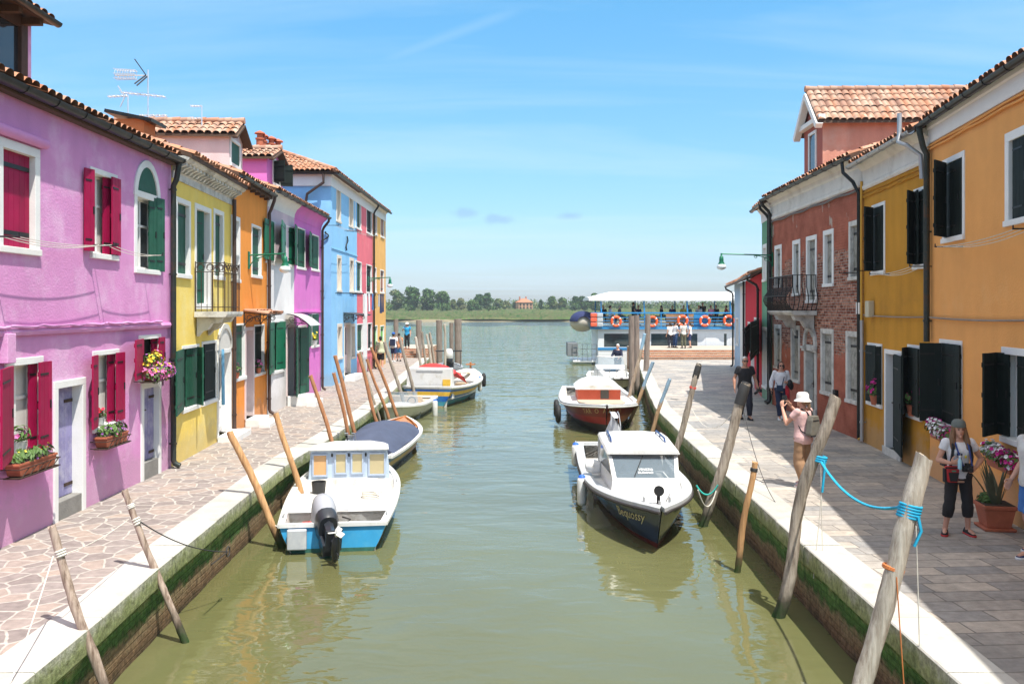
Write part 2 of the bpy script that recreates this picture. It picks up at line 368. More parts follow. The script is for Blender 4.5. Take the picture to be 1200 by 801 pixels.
    def door(s, xl, xr, yt, yb, fw=.12, mat_=None, fm=None, reveal=.2, style='plank', leaves=(), color=None, name='door', step=None, zb=0.02, arch=False):
        fm = fm or WHITE; s0, s1 = sorted((s.s_(xl), s.s_(xr))); xm = (xl+xr)/2; z1 = s.z_(xm, yt); z0 = max(zb, -.02)
        i0, i1, j1 = s0+fw, s1-fw, z1-fw; h = fw*.5
        s.op.append((i0-h, i1+h, s.zb, (j1+h)))
        mb = MB(); b0 = z0+(step or 0)
        if style == 'plank':
            k = max(3, round((i1-i0)/.13)); q = (i1-i0)/k
            for i in range(k): mb.box(i0+q*i+.003,i0+q*(i+1)-.003,reveal-.06+R.uniform(0,.004),reveal-.02,b0+.01,j1)
            mb.box(i0,i1,reveal-.04,reveal,b0,j1)
            for f in (.1,.86): mb.box(i1-.35*(i1-i0),i1-.01,reveal-.07,reveal-.055,b0+(j1-b0)*f-.025,b0+(j1-b0)*f+.025,1)
        elif style == 'glazed':
            mb.box(i0,i1,reveal-.03,reveal,b0,j1,2)
            for x in (i0+.05,i1-.05,(i0+i1)/2): mb.box(x-.05,x+.05,reveal-.07,reveal-.02,b0,j1)
            for z in (b0+.1,b0+(j1-b0)*.36,j1-.06): mb.box(i0+.004,i1-.004,reveal-.064,reveal-.022,z-.07,z+.07)
            mb.box(i0+.05,i1-.05,reveal-.05,reveal-.024,b0+.1,b0+(j1-b0)*.36)
        else:
            mb.box(i0,i1,reveal-.03,reveal,b0,j1,3)
        d = mb.build(name, [mat_ or GREEN, RUSTIRON, GLASS, CURTAIN], s.root)
        hd = MB(); xh = i0+.08; hd.tube([(xh,reveal-.06,b0+.98),(xh,reveal-.12,b0+.98),(xh+.1,reveal-.12,b0+.98)], .012, 6); hd.box(xh-.02,xh+.02,reveal-.075,reveal-.06,b0+.86,b0+1.05); hd.build('handle', RUSTIRON, d)
        fr = MB(); fr.box(s0,s1,-.03,reveal,j1,z1); fr.box(s0,i0,-.03,reveal,z0-.03,j1); fr.box(i1,s1,-.03,reveal,z0-.03,j1); fr.build('frame', fm, d, bevel=.006)
        if step: MB().box(i0,i1,-.012,reveal,z0-.03,b0-.002).build('threshold', CONC, d, bevel=.008)
        for lf in leaves: s.leaf(d, lf, b0+.02, j1+.02, color or GREEN)
        return d, (i0,i1,b0,j1)
    def band(s, z0, z1, o, m, name='cornice', x0=0.003, x1=None):
        x1 = s.L-.003 if x1 is None else x1
        return MB().box(x0,x1,-o,-.002,z0,z1).build(name, m, s.root)
    def profile(s, prof, m, name='cornice', x0=.003, x1=None):
        """prof: list of (o, z) from the bottom up; extruded along the wall"""
        x1 = s.L-.003 if x1 is None else x1
        pts = [(.0,prof[0][1])]+list(prof)+[(.0,prof[-1][1])]
        return MB().prism([(x0,-o-.002,z) for o, z in pts], (x1-x0,0,0)).build(name, m, s.root, smooth=30)
    def dormer(s, sa, sb, yf, z0, ze, zr, depth, wm, eave=.16, win=None, color=None, leaves=False, rm=None, trim=None, pedim=False, front=None, seed=5):
        """gabled dormer: front at yf behind the wall line, ridge running back"""
        mb = MB(); mid = (sa+sb)/2
        mb.add([(sa,yf,z0),(sb,yf,z0),(sb,yf,ze),(mid,yf,zr-.05),(sa,yf,ze)], [(0,1,2,3,4)], 1 if front else 0)
        for x in (sa, sb): mb.add([(x,yf,z0),(x,yf+depth,z0),(x,yf+depth,ze),(x,yf,ze)], [(0,1,2,3)])
        d = mb.build('dormer', [wm, front or wm], s.root)
        rf = MB(); w = (sb-sa)/2+eave; sl = math.atan2(zr-ze, (sb-sa)/2); c, sn = math.cos(sl), math.sin(sl); l = w/c; y0 = yf-.22; dl = depth+.2
        zb = ze-eave*math.tan(sl)
        tiles(rf, (sa-eave,y0,zb+.05), (0,1,0), (c,0,sn), dl, l, seed=seed)
        tiles(rf, (sb+eave,y0,zb+.05), (0,1,0), (-c,0,sn), dl, l, seed=seed+1)
        for sg, xe in ((1,sa-eave),(-1,sb+eave)):
            rf.prism([(xe,y0,zb-.03),(xe,y0,zb+.04),(mid,y0,zr+.06),(mid,y0,zr-.01)], (0,dl,0), 1)
        k = int(dl/.36)
        for i in range(k): rf.tube([(mid,y0+dl*i/k-.03,zr+.115),(mid,y0+dl*(i+1)/k,zr+.10)], [.10,.09], 8, 0)
        rf.build('roof', [rm or TILE_X, SOFFIT], d, smooth=50)
        if win:
            wa, wb, wz0, wz1 = win; fm = trim or WHITE
            wn = MB(); wn.box(wa,wb,yf-.012,yf-.005,wz0,wz1); wn.build('pane', GLASS if not color or leaves else color, d)
            fr = MB(); t = .09
            fr.box(wa-t,wb+t,yf-.045,yf-.003,wz1,wz1+t); fr.box(wa-t,wb+t,yf-.06,yf-.003,wz0-t,wz0); fr.box(wa-t,wa,yf-.04,yf-.003,wz0,wz1); fr.box(wb,wb+t,yf-.04,yf-.003,wz0,wz1); fr.build('frame', fm, d)
            if leaves:
                lw = (wb-wa)/2
                for x, sg in ((wa,-1),(wb,1)):
                    lb = MB()
                    q = V((x,yf-.05,0)); dr = V((sg*.35,-.94,0))
                    lb.obox(q+dr*lw/2+V((0,0,(wz0+wz1)/2)), dr*lw/2, dr.cross(V((0,0,1)))*.018, (0,0,(wz1-wz0)/2))
                    for f in (.2,.8): lb.obox(q+dr*lw/2+V((0,0,wz0+(wz1-wz0)*f))+dr.cross(V((0,0,1)))*.025, dr*lw*.45, dr.cross(V((0,0,1)))*.01, (0,0,.04))
                    lb.build('shutter', color or GREEN, d)
        tm = MB()
        for sg, xe in ((1,sa-eave),(-1,sb+eave)):
            tm.bar((xe,y0+.02,zb-.05),(mid,y0+.02,zr-.03), .05, .14, (0,1,0)) if not pedim else tm.bar((xe+sg*.03,y0+.04,zb-.1),(mid,y0+.04,zr-.1), .16, .2, (0,1,0))
        if pedim: tm.box(sa-eave,sb+eave,y0+.03,yf-.002,ze-.16,ze-.02)
        tm.build('bargeboard', trim or SOFFIT, d)
        return d
# =================================================================== LEFT ROW
PINKW = stucco('pink_stucco', (.665,.29,.545), (.77,.50,.69), .585, .10)
YELW = stucco('lemon_stucco', (.85,.63,.15), (.86,.72,.32), .60, .08)
ORAW = stucco('orange_stucco', (.86,.31,.06), (.86,.42,.15), .66, .10)
WHTW = stucco('white_stucco', (.82,.79,.78), (.74,.68,.68), .66, .06)
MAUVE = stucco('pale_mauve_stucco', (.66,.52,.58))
MAGW = stucco('magenta_stucco', (.70,.20,.56), (.73,.30,.60), .64, .08)
BLUW = stucco('sky_blue_stucco', (.27,.55,.82), (.36,.63,.86), .64, .08)
REDW = stucco('coral_red_stucco', (.78,.18,.22), (.80,.30,.30), .64, .1)
PEAW = stucco('peach_stucco', (.80,.44,.14), (.82,.52,.24), .64, .1)
PALEPINK = stucco('pale_pink_stucco', (.72,.56,.55), (.78,.68,.66), .6, .1)
PURP = mat('weathered_lilac_door_paint', (.25,.23,.42), .75, var=.2, vs=3, bump=.3, dirt=(.44,.42,.55), ds=4, dth=.55, streak=.3)

# ---- pink
L1 = House('pink_house', 'long pink house with crimson shutters and a black gutter', (-6.76,2.6), (-6.9,17.28), PINKW)
L1.zt = L1.z_(120,151,0)
def L1w(*a, **k): return L1.window(*a, color=MAGENTA, **k)
L1w(-4,46,167,297.5, fill='closed', fw=.13, lip=.0, reveal=.19)
MB().tube([(L1.s_(-14),-.05,L1.z_(23,160)),(L1.s_(49.5),-.05,L1.z_(23,160))], .075, 10).build('hood_mould', PINKW, L1.root, smooth=40)
L1w(105,137,200,304, leaves=[(99,.05,110.5,.10),(120.5,-.06,130.5,-.02),(131.2,.06,141,.05)], fill='curtain', lip=0, fw=.09)
# arched window
wA, (i0,i1,j0,j1) = L1w(157,186,226,321, fill="glass", fw=.12, lip=0)
def arch_top(H, parent, i0, i1, zs, za, m, o=.035, w=.12, y1=.15, pm=None):
    """stone arch ring between the jambs, springing at zs"""
    c = (i0+i1)/2; r = (i1-i0)/2; rr = za-zs; n = 14; mb = MB()
    for i in range(n):
        a, b = PI*i/n, PI*(i+1)/n
        q = [(c-math.cos(t)*rd, zs+math.sin(t)*rd2) for t, rd, rd2 in ((a,r,rr),(b,r,rr),(b,r+w,rr+w),(a,r+w,rr+w))]
        mb.prism([(x,-o,z) for x, z in q], (0,o+y1,0))
    return mb.build('arch', m, parent)
L1.op[-1] = (L1.op[-1][0], L1.op[-1][1], L1.op[-1][2], L1.op[-1][3]-.02)
arch_top(L1, wA, i0-.02, i1+.02, j1+.02, j1+.60, WHITE, .03, .13)
mbx = MB(); mbx.prism([(i0,.0+(-.012),j1+.02)]+[((i0+i1)/2-math.cos(PI*i/10)*(i1-i0)/2, -.012, j1+.02+.58*math.sin(PI*i/10)) for i in range(11)], (0,.006,0)); mbx.build('fanlight', GREEN, wA)
L1.leaf(wA, (174.4,-.02,183,.02), L1.z_(180,318), L1.z_(180,232), GREEN); L1.leaf(wA, (183.3,.02,192.6,.06), L1.z_(184,318), L1.z_(184,232), GREEN)
# ground floor
L1w(5,50,419,539, leaves=[(1.5,.42,15,.10),(33.3,-.06,45,-.03),(46,.07,60,.05)], fill='curtain', lip=0, fw=.10)
L1w(108,139,410,503, leaves=[(108.6,.16,114.6,.05),(126,-.06,136,-.03),(136.6,.06,146,.05)], fill='curtain', lip=0, fw=.08)
L1w(162,188,392,446, leaves=[(159,.26,168,.05),(177.5,-.06,186,-.03),(186.6,.06,193,.05)], fill='dark', lip=0, fw=.08)
L1.door(62,99,444.5,600, mat_=PURP, step=.26, fw=.11, reveal=.2)
L1.door(164.5,187.6,447,556, mat_=PURP, step=.30, fw=.11, reveal=.14)
zc = L1.z_(100,385)
L1.profile([(.05,zc-.05),(.07,zc),(.05,zc+.05)], PINKW, 'string_course')
mbx = MB(); mbx.tube([(s/4, -.075-.01*math.sin(s*1.7), zc+.07+.012*math.sin(s*2.3)) for s in range(0,57)], .022, 6); mbx.build('conduit', PINKW, L1.root, smooth=40)
jb = MB(); q = L1.p(9,408,.06); jb.box(q.x-.10,q.x+.10,-.12,-.003,q.z-.20,q.z+.20); jb.build('junction_box', PINKW, L1.root, bevel=.01)
jb = MB(); jb.tube([(q.x-.04,-.05,zc+.05),(q.x-.04,-.06,q.z+.2)], .02, 6); jb.build('cable', PINKW, L1.root)
L1.wall(); L1.roof(seed=11, e=.14); L1.gutter(r=.095, dz=-.05); L1.pipe(L1.L-.12, r=.055)
MB().box(.004,L1.L-.004,-.15,-.002,L1.zt-.12,L1.zt-.0).build('eave_boards', SOFFIT, L1.root)
# altana dormer, dark timber, long and low, with its own gutter
def altana():
    d0 = L1.P0; x1 = 13.65-2.6; x0 = x1-3.3; yf = .82; z0 = L1.zt+.2; ze = L1.zt+1.55; mb = MB()
    TIM = mat('old_dark_timber', (.07,.035,.022), .8, var=.4, vs=5, stretch=(6,6,1), bump=.3)
    for x in (x0, x1): mb.add([(x,yf+.02,z0-.2),(x,yf+2.6,z0-.2),(x,yf+2.6,ze+.7),(x,yf+.02,ze)], [(0,1,2,3)])
    mb.box(x1-.12,x1,yf,yf+.14,z0-.2,ze)
    d = mb.build('dormer', PINKW, L1.root)
    fr = MB()
    for x in (x0+.1,x0+1.1,x0+2.1,x1-.22): fr.box(x-.09,x+.09,yf-.02,yf+.1,z0-.2,ze)
    fr.box(x0,x1-.125,yf-.015,yf+.09,ze-.16,ze+.02); fr.box(x0,x1-.125,yf-.012,yf+.09,z0-.2,z0+.16); fr.build('frame', TIM, d)
    MB().box(x0+.02,x1-.13,yf+.04,yf+.06,z0,ze-.1).build('pane', GLASS, d)
    rf = MB(); sl = math.radians(14); c, sn = math.cos(sl), math.sin(sl)
    tiles(rf, (x0-.1,yf-.36,ze+.03), (1,0,0), (0,c,sn), x1-x0+.13, 3.0, seed=8)
    rf.prism([(x0-.1,yf-.34,ze-.04),(x0-.1,yf-.34,ze+.03),(x0-.1,yf+2.5,ze+.74),(x0-.1,yf+2.5,ze+.67)], (x1-x0+.13,0,0), 1)
    for i in range(6): rf.box(x0+.1+i*.58,x0+.2+i*.58,yf-.30,yf,ze-.12,ze-.01, 1)
    rf.build('roof', [TILE, SOFFIT], d, smooth=50)
    g = MB(); y = yf-.40; z = ze+.01
    ring = [(math.cos(PI+PI*j/8)*.07, math.sin(PI+PI*j/8)*.07) for j in range(9)]
    g.loft([[V((x,y+a,z+b)) for a, b in ring]+[V((x,y+a*.88,z+b*.88)) for a, b in reversed(ring)] for x in (x0-.15,x1+.06)]); g.build('gutter', GUTTER, d, smooth=40)
altana()

# ---- lemon yellow
L2 = House('yellow_house', 'narrow lemon yellow house with a balcony and carved stone cornice', (-6.9,17.29), (-7.2,21.93), YELW)
L2.zt = L1.zt+.06
for a in [(205.5,223,233,326),(250,262,246,328)]: L2.window(*a, fill='closed', color=GREEN, fw=.11, reveal=.16, lip=0)
_, (i0,i1,b0,j1) = (lambda w: w)(L2.window(228,247,241,362, fill='dark', fw=.12, reveal=.25, sill=False, leaves=[(230.5,-.10,238.5,-.04)], color=GREEN, name='balcony_door'))
L2.window(213,233,404,481, leaves=[(206.8,.30,215.3,.06),(218,-.04,231,-.02),(231.6,.05,238,.25)], fill='dark', color=GREEN, fw=.07, lip=.02)
L2.window(236.2,253.5,399,473, leaves=[(239.5,-.03,253,-.02)], fill='dark', color=DKGREEN, fw=.07, lip=.02)
dr, (i0,i1,b0,j1) = L2.door(254,270.5,409,517, style='glazed', mat_=PEWHITE, fw=.1, zb=.1, reveal=.25)
arch_top(L2, dr, i0, i1, j1+.10, j1+.62, OLDWHITE, .05, .12, .2)
mbx = MB(); mbx.prism([((i0+i1)/2-math.cos(PI*i/10)*(i1-i0)/2, -.02, j1+.10+.52*math.sin(PI*i/10)) for i in range(11)], (0,.012,0)); mbx.build('fanlight', CURTAIN, dr)
MB().box(i0-.16,i1+.16,-.5,-.034,-.02,.14).build('step', WHITE, dr, bevel=.012)
zt = L2.zt
L2.profile([(.03,zt-.42),(.03,zt-.28),(.07,zt-.26)], OLDWHITE, 'frieze')
L2.profile([(.28,zt-.09),(.33,zt-.06),(.36,zt-.01),(.36,zt+.03)], OLDWHITE)
cb = MB()
k = 19
for i in range(k):
    x = .12+(L2.L-.24)*i/(k-1)
    cb.prism([(x-.055,-.002,zt-.27),(x-.055,-.10,zt-.25),(x-.055,-.16,zt-.19),(x-.055,-.27,zt-.15),(x-.055,-.27,zt-.092),(x-.055,-.002,zt-.092)], (.11,0,0))
cb.build('modillion_course', OLDWHITE, L2.root)
L2.wall(); L2.roof(seed=21, e=.40, lift=.17)
L2.pipe(L2.L-.10, m=PIPE_B, swan=False, ztop=L2.zt-.28, z0=.05)
# balcony
def balcony_yellow():
    s0 = L2.s_(227); s1 = s0+1.28; z0 = L2.z_(228,365); dp = .66; zr = L2.z_(228,308)
    sl = MB(); sl.prism([(s0-.06,-.03,z0-.12),(s0-.06,-dp-.04,z0-.12),(s0-.06,-dp-.08,z0-.06),(s0-.06,-dp-.08,z0),(s0-.06,-.03,z0)], (s1-s0+.12,0,0))
    b = sl.build('balcony', OLDWHITE, L2.root)
    for x in (s0+.12, s1-.3): MB().prism([(x,-.03,z0-.13),(x,-.58,z0-.13),(x,-.52,z0-.24),(x,-.34,z0-.27),(x,-.26,z0-.40),(x,-.12,z0-.44),(x,-.03,z0-.55)], (.2,0,0)).build('bracket', OLDWHITE, b)
    rl = MB(); zt = zr; zm = zt-.20
    P = [(s0,-.04),(s0,-dp),(s1,-dp),(s1,-.04)]
    for a, c in zip(P, P[1:]):
        for z in (zt, zm, z0+.10): rl.bar((*a,z),(*c,z), .022, .016)
        L_ = math.dist(a, c); n = max(3, round(L_/.115))
        for i in range(n+1):
            x = a[0]+(c[0]-a[0])*i/n; y = a[1]+(c[1]-a[1])*i/n
            rl.tube([(x,y,z0),(x,y,zm)], .008, 5)
        q = round(L_/.2)
        for i in range(q):
            t = (i+.5)/q; cx = V((a[0]+(c[0]-a[0])*t, a[1]+(c[1]-a[1])*t, (zt+zm)/2)); du = V(((c[0]-a[0])/L_,(c[1]-a[1])/L_,0))
            rl.tube([cx+(du*math.cos(w)+V((0,0,1))*math.sin(w))*(.085*(1-.11*w/PI*1.0)) for w in [j*.42 for j in range(24)]], .008, 5)
    for a in P: rl.tube([(*a,z0),(*a,zt+.03)], .013, 6)
    rl.build('railing', RUSTIRON, b)
balcony_yellow()

# ---- orange
L3 = House('orange_house', 'bright orange house with closed green shutters and scrollwork canopy', (-7.2,21.94), (-7.42,25.85), ORAW)
L3.zt = L2.zt+.36
L3.window(270.5,281,253,331, fill='curtain', fw=.12, reveal=.2, lip=0)
L3.window(294.5,306,264,326, fill='closed', color=GREEN, fw=.07, reveal=.08, lip=.03)
L3.window(273,287,379,446, fill='closed', color=GREEN, fw=.05, reveal=.10, lip=.06)
L3.window(297.5,309.5,380,440, fill='closed', color=DKGREEN, fw=.05, reveal=.10, lip=.06)
d, (i0,i1,b0,j1) = L3.door(286.5,297,383,492, style='glazed', mat_=PALEPINK, fm=PALEPINK, fw=.10, zb=.22, reveal=.35)
st = MB(); st.box(i0-.15,i1+.2,-.42,-.034,-.02,.20); st.box(i0-.3,i1+.35,-.72,-.422,-.02,.10); st.build('step', WHITE, d, bevel=.012)
L3.wall(); L3.roof(seed=31, e=.18); L3.gutter(); L3.pipe(L3.L-.09, m=PIPE_B)
mbx = MB(); mbx.box(.004,L3.L-.004,-.17,-.002,L3.zt-.12,L3.zt-.02)
for i in range(7): mbx.box(.2+i*.55,.28+i*.55,-.16,-.002,L3.zt-.19,L3.zt-.121)
mbx.build('eave_boards', SOFFIT, L3.root)
def scroll(mb, c, r, ax, up, turns=1.6, m=0, sg=1, th=.011):
    mb.tube([V(c)+(V(ax)*math.cos(w*sg)+V(up)*math.sin(w*sg))*r*(1-.62*w/(turns*2*PI)) for w in [turns*2*PI*j/30 for j in range(31)]], th, 5, m)
def canopy(H, x0, x1, z, dp, parent, top=TILE, col=IRON, n=2):
    mb = MB()
    for x in (x0, x1):
        mb.bar((x,-.02,z),(x,-dp,z-.05), .025, .025); mb.bar((x,-.02,z-.36),(x,-.02,z), .025, .025)
        mb.tube(arc((x,-.03,z-.36),(x,-.12,z-.08),(x,-dp,z-.06)), .012, 5)
        for i in range(n): scroll(mb, (x,-.16-i*(dp-.2)/n,z-.15-.02*i), .105-.015*i, (0,1,0), (0,0,1), sg=1 if i % 2 else -1)
    mb.bar((x0,-dp,z-.05),(x1,-dp,z-.05), .025, .03)
    c = mb.build('canopy', col, parent)
    t = MB()
    if top is TILE: tiles(t, (x0-.04,-dp-.06,z-.03), (1,0,0), V((0,dp+.05,.10)).normalized(), x1-x0+.08, dp+.05, seed=4, amp=.035)
    t.prism([(x0-.04,-dp-.05,z-.04),(x0-.04,-dp-.05,z-.015),(x0-.04,-.003,z+.08),(x0-.04,-.003,z+.05)], (x1-x0+.08,0,0))
    t.build('canopy_roof', top, c, smooth=50)
    return c
canopy(L3, L3.s_(287.5)-.2, L3.s_(297)+.75, L3.z_(290,366), .62, L3.root)
# dormer on the orange roof, pale pink with green shutter
def at_y(H, px, yf): return H.s_(px, -yf)
yf = .55; sa, sb = at_y(L3,268.5,yf), at_y(L3,284,yf)
zz = lambda H, px, py, yf: H.z_(px, py, -yf)
L3.dormer(sa, sb, yf, L3.zt+.05, zz(L3,276,162,yf), zz(L3,276,146,yf), 3.4, PALEPINK, win=(sa+.12,sb-.42,zz(L3,274,193,yf),zz(L3,274,168,yf)), color=GREEN, seed=51)

# ---- white + magenta (share one eave)
L4 = House('white_house', 'white house with pale mauve upper band and emerald shutters', (-7.42,25.86), (-7.47,29.25), WHTW)
L5 = House('magenta_house', 'small magenta house with dark green shutters beside the blue house', (-7.47,29.26), (-7.52,33.6), MAGW)
for H in (L4, L5): H.zt = L3.z_(313,222) ; H.e = .3
L5.zt = L4.zt = L3.zt+.18
L4.window(311,322,258,309, leaves=[(310.5,.10,321,.05)], fill='dark', color=EMERALD, fw=.05, lip=.05)
L4.window(334.5,342.5,265,313, leaves=[(330.5,.38,334.5,.05),(336,-.02,344.5,.05)], fill='dark', color=EMERALD, fw=.05, lip=.05)
L4.window(318,332,375,437, leaves=[(316.5,.30,321.5,.05),(324,-.02,334.5,.06)], fill='curtain', color=EMERALD, fw=.07, lip=.05)
d, (i0,i1,b0,j1) = L4.door(335.5,346,380,462, style='glazed', mat_=CURTAIN, fm=PALEPINK, fw=.10, zb=.34, reveal=.35)
st = MB(); st.box(i0-.1,L4.L-.02,-.7,-.034,-.02,.32); st.box(i0-.3,L4.L-.02,-1.0,-.702,-.02,.16); st.build('step', WHITE, d, bevel=.012)
z0 = L4.zt-.45
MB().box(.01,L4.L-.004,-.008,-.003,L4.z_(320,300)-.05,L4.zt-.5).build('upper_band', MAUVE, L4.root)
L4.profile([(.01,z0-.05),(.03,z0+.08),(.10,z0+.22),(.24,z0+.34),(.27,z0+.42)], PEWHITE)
L5.profile([(.01,z0-.05),(.03,z0+.08),(.10,z0+.22),(.24,z0+.34),(.27,z0+.42)], MAGW)
L5.window(348,357.5,267,316, leaves=[(346.2,.22,348.3,.05),(349.5,-.03,357.6,-.02)], fill='dark', color=GREEN, fw=.05, lip=.05)
L5.window(365,373.5,275,318, leaves=[(363.3,.22,365.5,.05),(366.5,-.03,373.8,-.02)], fill='dark', color=GREEN, fw=.05, lip=.05)
L5.door(346.5,358.5,381,455, style='plank', mat_=GREEN, fw=.08, zb=.3, reveal=.2, leaves=[(348,.45,351,.05),(352,.3,362,.4)], color=GREEN)
L5.window(365,373,367,407, leaves=[(361.5,.30,365,.05),(365.5,-.02,373.4,.02)], fill='dark', color=GREEN, fw=.04, lip=.05)
for H, sd in ((L4,41),(L5,42)):
    H.wall(); H.roof(seed=sd, e=.27); H.gutter()
L5.pipe(L5.L-.15, m=PIPE_B)
L5.band(L5.z_(360,366), L5.z_(360,366)+.06, .05, MAGW, 'string_course')
# clear curved canopy over the white door
def canopy_clear():
    a, b = L4.s_(334), L4.L+.25; z = L4.z_(340,368); mb = MB()
    for x in (a, b):
        mb.tube([(x,-.05-.75*t,z-.38*t*t) for t in [i/10 for i in range(11)]], .014, 5); mb.tube(arc((x,-.02,z-.5),(x,-.1,z-.15),(x,-.7,z-.34)), .011, 5)
        scroll(mb, (x,-.22,z-.17), .10, (0,1,0), (0,0,1))
    c = mb.build('canopy', IRON, L4.root)
    POLY = mat('clear_acrylic_sheet', (.62,.60,.54), .2, var=.05)
    t = MB(); t.grid(lambda u, v: V((a-.06+(b-a+.12)*u, -.05-.8*v, z+.02-.40*v*v)), 1, 10); t.grid(lambda u, v: V((a-.06+(b-a+.12)*u, -.05-.8*v, z+.028-.40*v*v)), 1, 10); t.build('canopy_sheet', POLY, c, smooth=40)
canopy_clear()
yf = .55; sa, sb = at_y(L4,312.5,yf), at_y(L4,331,yf)
L4.dormer(sa, sb, yf, L4.zt+.05, zz(L4,322,190,yf), zz(L4,322,177,yf), 3.6, MAGW, win=(sa+.75,sb-.45,zz(L4,322,215,yf),zz(L4,322,190,yf)), color=DKGREEN, leaves=True, seed=61)

# ---- blue block of three
L6 = House('blue_house', 'tall sky blue corner house with iron wall anchors', (-7.5,35.4), (-7.45,41.0), BLUW, 8.0)
L7 = House('coral_house', 'tall coral red house with a white stripe beside its door', (-7.45,41.01), (-7.45,45.7), REDW, 8.0)
L8 = House('peach_house', 'peach coloured end house with brown shutters and bright green ones below', (-7.45,45.71), (-7.4,50.0), PEAW, 8.0)
zt = L6.z_(389,203); CREAM = mat('cream_stone_frame', (.70,.62,.52), .8, var=.06)
for H in (L6, L7, L8): H.zt = zt; H.slope = math.radians(23)
for a in [(394,399.3,215,261),(408.8,414,224,267),(394.8,400,299,342),(409.6,414.6,302,343),(395.2,401,379,421),(411.2,416,379,420)]:
    L6.window(*a, fill='curtain', fw=.14, fm=CREAM, reveal=.2, lip=.04)
d, (i0,i1,b0,j1) = L6.door(403,410.5,378,439, style='glazed', mat_=PALEPINK, fm=CREAM, fw=.1, zb=.25)
st = MB(); st.box(i0-.2,i1+.4,-.5,-.034,-.02,.24); st.build('step', WHITE, d, bevel=.012)
canopy(L6, L6.s_(402.5), L6.s_(414), L6.z_(404,368), .8, L6.root, top=mat('dark_canopy_sheet', (.05,.05,.055), .4))
for a, c in [((416,423,230,269),GREEN),((429.4,436,240,275),DKGREEN),((416.2,423.6,306,343),GREEN),((429.2,435.6,310,344),DKGREEN),((418,425,379,413),GREEN),((430.6,435.8,378,410),DKGREEN)]:
    L7.window(*a, fill='closed', color=c, fw=.06, reveal=.08, lip=.04)
MB().box(L7.s_(425.2),L7.s_(430),-.012,-.003,.0,L7.z_(427,345)).build('white_stripe', PEWHITE, L7.root)
for a, c in [((438.4,441.6,245,276),BROWNSH),((446,450,250,279),BROWNSH),((437.6,441,313,343),BROWNSH),((445.4,450,316,344),BROWNSH),((438.4,442,381,411),BRIGHTGREEN),((445.4,450,381,411),BRIGHTGREEN)]:
    L8.window(*a, fill='closed', color=c, fw=.06, reveal=.08, lip=.04)
for H in (L6, L7, L8):
    H.profile([(.02,H.zt-.55),(.03,H.zt-.1),(.12,H.zt-.02),(.12,H.zt+.02)], PEWHITE, 'frieze')
hip = lambda u: (u+.45)*1.02
for H, sd in ((L7,72),(L8,73)):
    H.wall(); H.roof(seed=sd, e=.24); H.gutter(hooks=False)
# blue: hipped towards the camera
def hip_roof(H):
    e = .24; D = H.D; sl = H.slope; c, sn = math.cos(sl), math.sin(sl); ze = H.zt-e*math.tan(sl)+.1; l = (D/2+e)/c; mb = MB()
    k = 1/c
    tiles(mb, (-e,-e-.05,ze+.04), (1,0,0), (0,c,sn), H.L+e, l, vmax=lambda u: min(l, u*k+.02), seed=71)
    tiles(mb, (-e-.05,D+e,ze+.04), (0,-1,0), (c,0,sn), D+2*e, l, vmax=lambda u: min(u, D+2*e-u)*k+.02, seed=70)
    zr = ze+(D/2+e)*math.tan(sl)
    A, B_, C_, E_ = V((-e,-e,ze)), V((-e,D+e,ze)), V((H.L,D+e,ze)), V((H.L,-e,ze)); r0, r1 = V((D/2,D/2,zr)), V((H.L,D/2,zr))
    for dz in (0,):
        mb.add([A,E_,r1,r0], [(0,1,2,3)], 1); mb.add([A,r0,B_], [(0,1,2)], 1); mb.add([B_,r0,r1,C_], [(0,1,2,3)], 0)
        q = V((0,0,-.07)); mb.add([A+q,B_+q,C_+q,E_+q], [(0,1,2,3)], 1)
        mb.add([A,A+q,E_+q,E_], [(0,1,2,3)], 1); mb.add([A,A+q,B_+q,B_], [(0,1,2,3)], 1)
    mb.tube([A+V((0,0,.08)), r0+V((0,0,.1)), r1+V((0,0,.1))], .11, 8); mb.tube([B_+V((0,0,.08)), r0+V((0,0,.1))], .11, 8)
    H.rf = mb.build('roof', [TILE, SOFFIT], H.root, smooth=50); H.ze = ze; H.e = e
L6.wall(ridge=L6.zt); hip_roof(L6); L6.gutter(x0=-.24, hooks=False)
g = MB(); ring = [(math.cos(PI+PI*j/8)*.075, math.sin(PI+PI*j/8)*.075) for j in range(9)]
g.loft([[V((-.24-.075+a,y,L6.ze-.03+b)) for a, b in ring]+[V((-.24-.075+a*.88,y,L6.ze-.03+b*.88)) for a, b in reversed(ring)] for y in (-.3,8.2)]); g.build('gutter', GUTTER, L6.root, smooth=40)
# end wall frieze and its drainpipe
MB().box(-.10,-.002,-.02,8.0,L6.zt-.55,L6.zt+.0).build('frieze', PEWHITE, L6.root)
mbx = MB(); yy = .25; mbx.tube([(-.33,yy,L6.ze-.1),(-.32,yy,L6.ze-.45),(-.2,yy+.7,L6.ze-.9),(-.08,yy+.8,L6.ze-1.3),(-.08,yy+.8,.1)], .06, 8); mbx.build('drainpipe', PIPE_B, L6.root, smooth=40)
L7.pipe(L7.L-.15, m=GUTTER); 
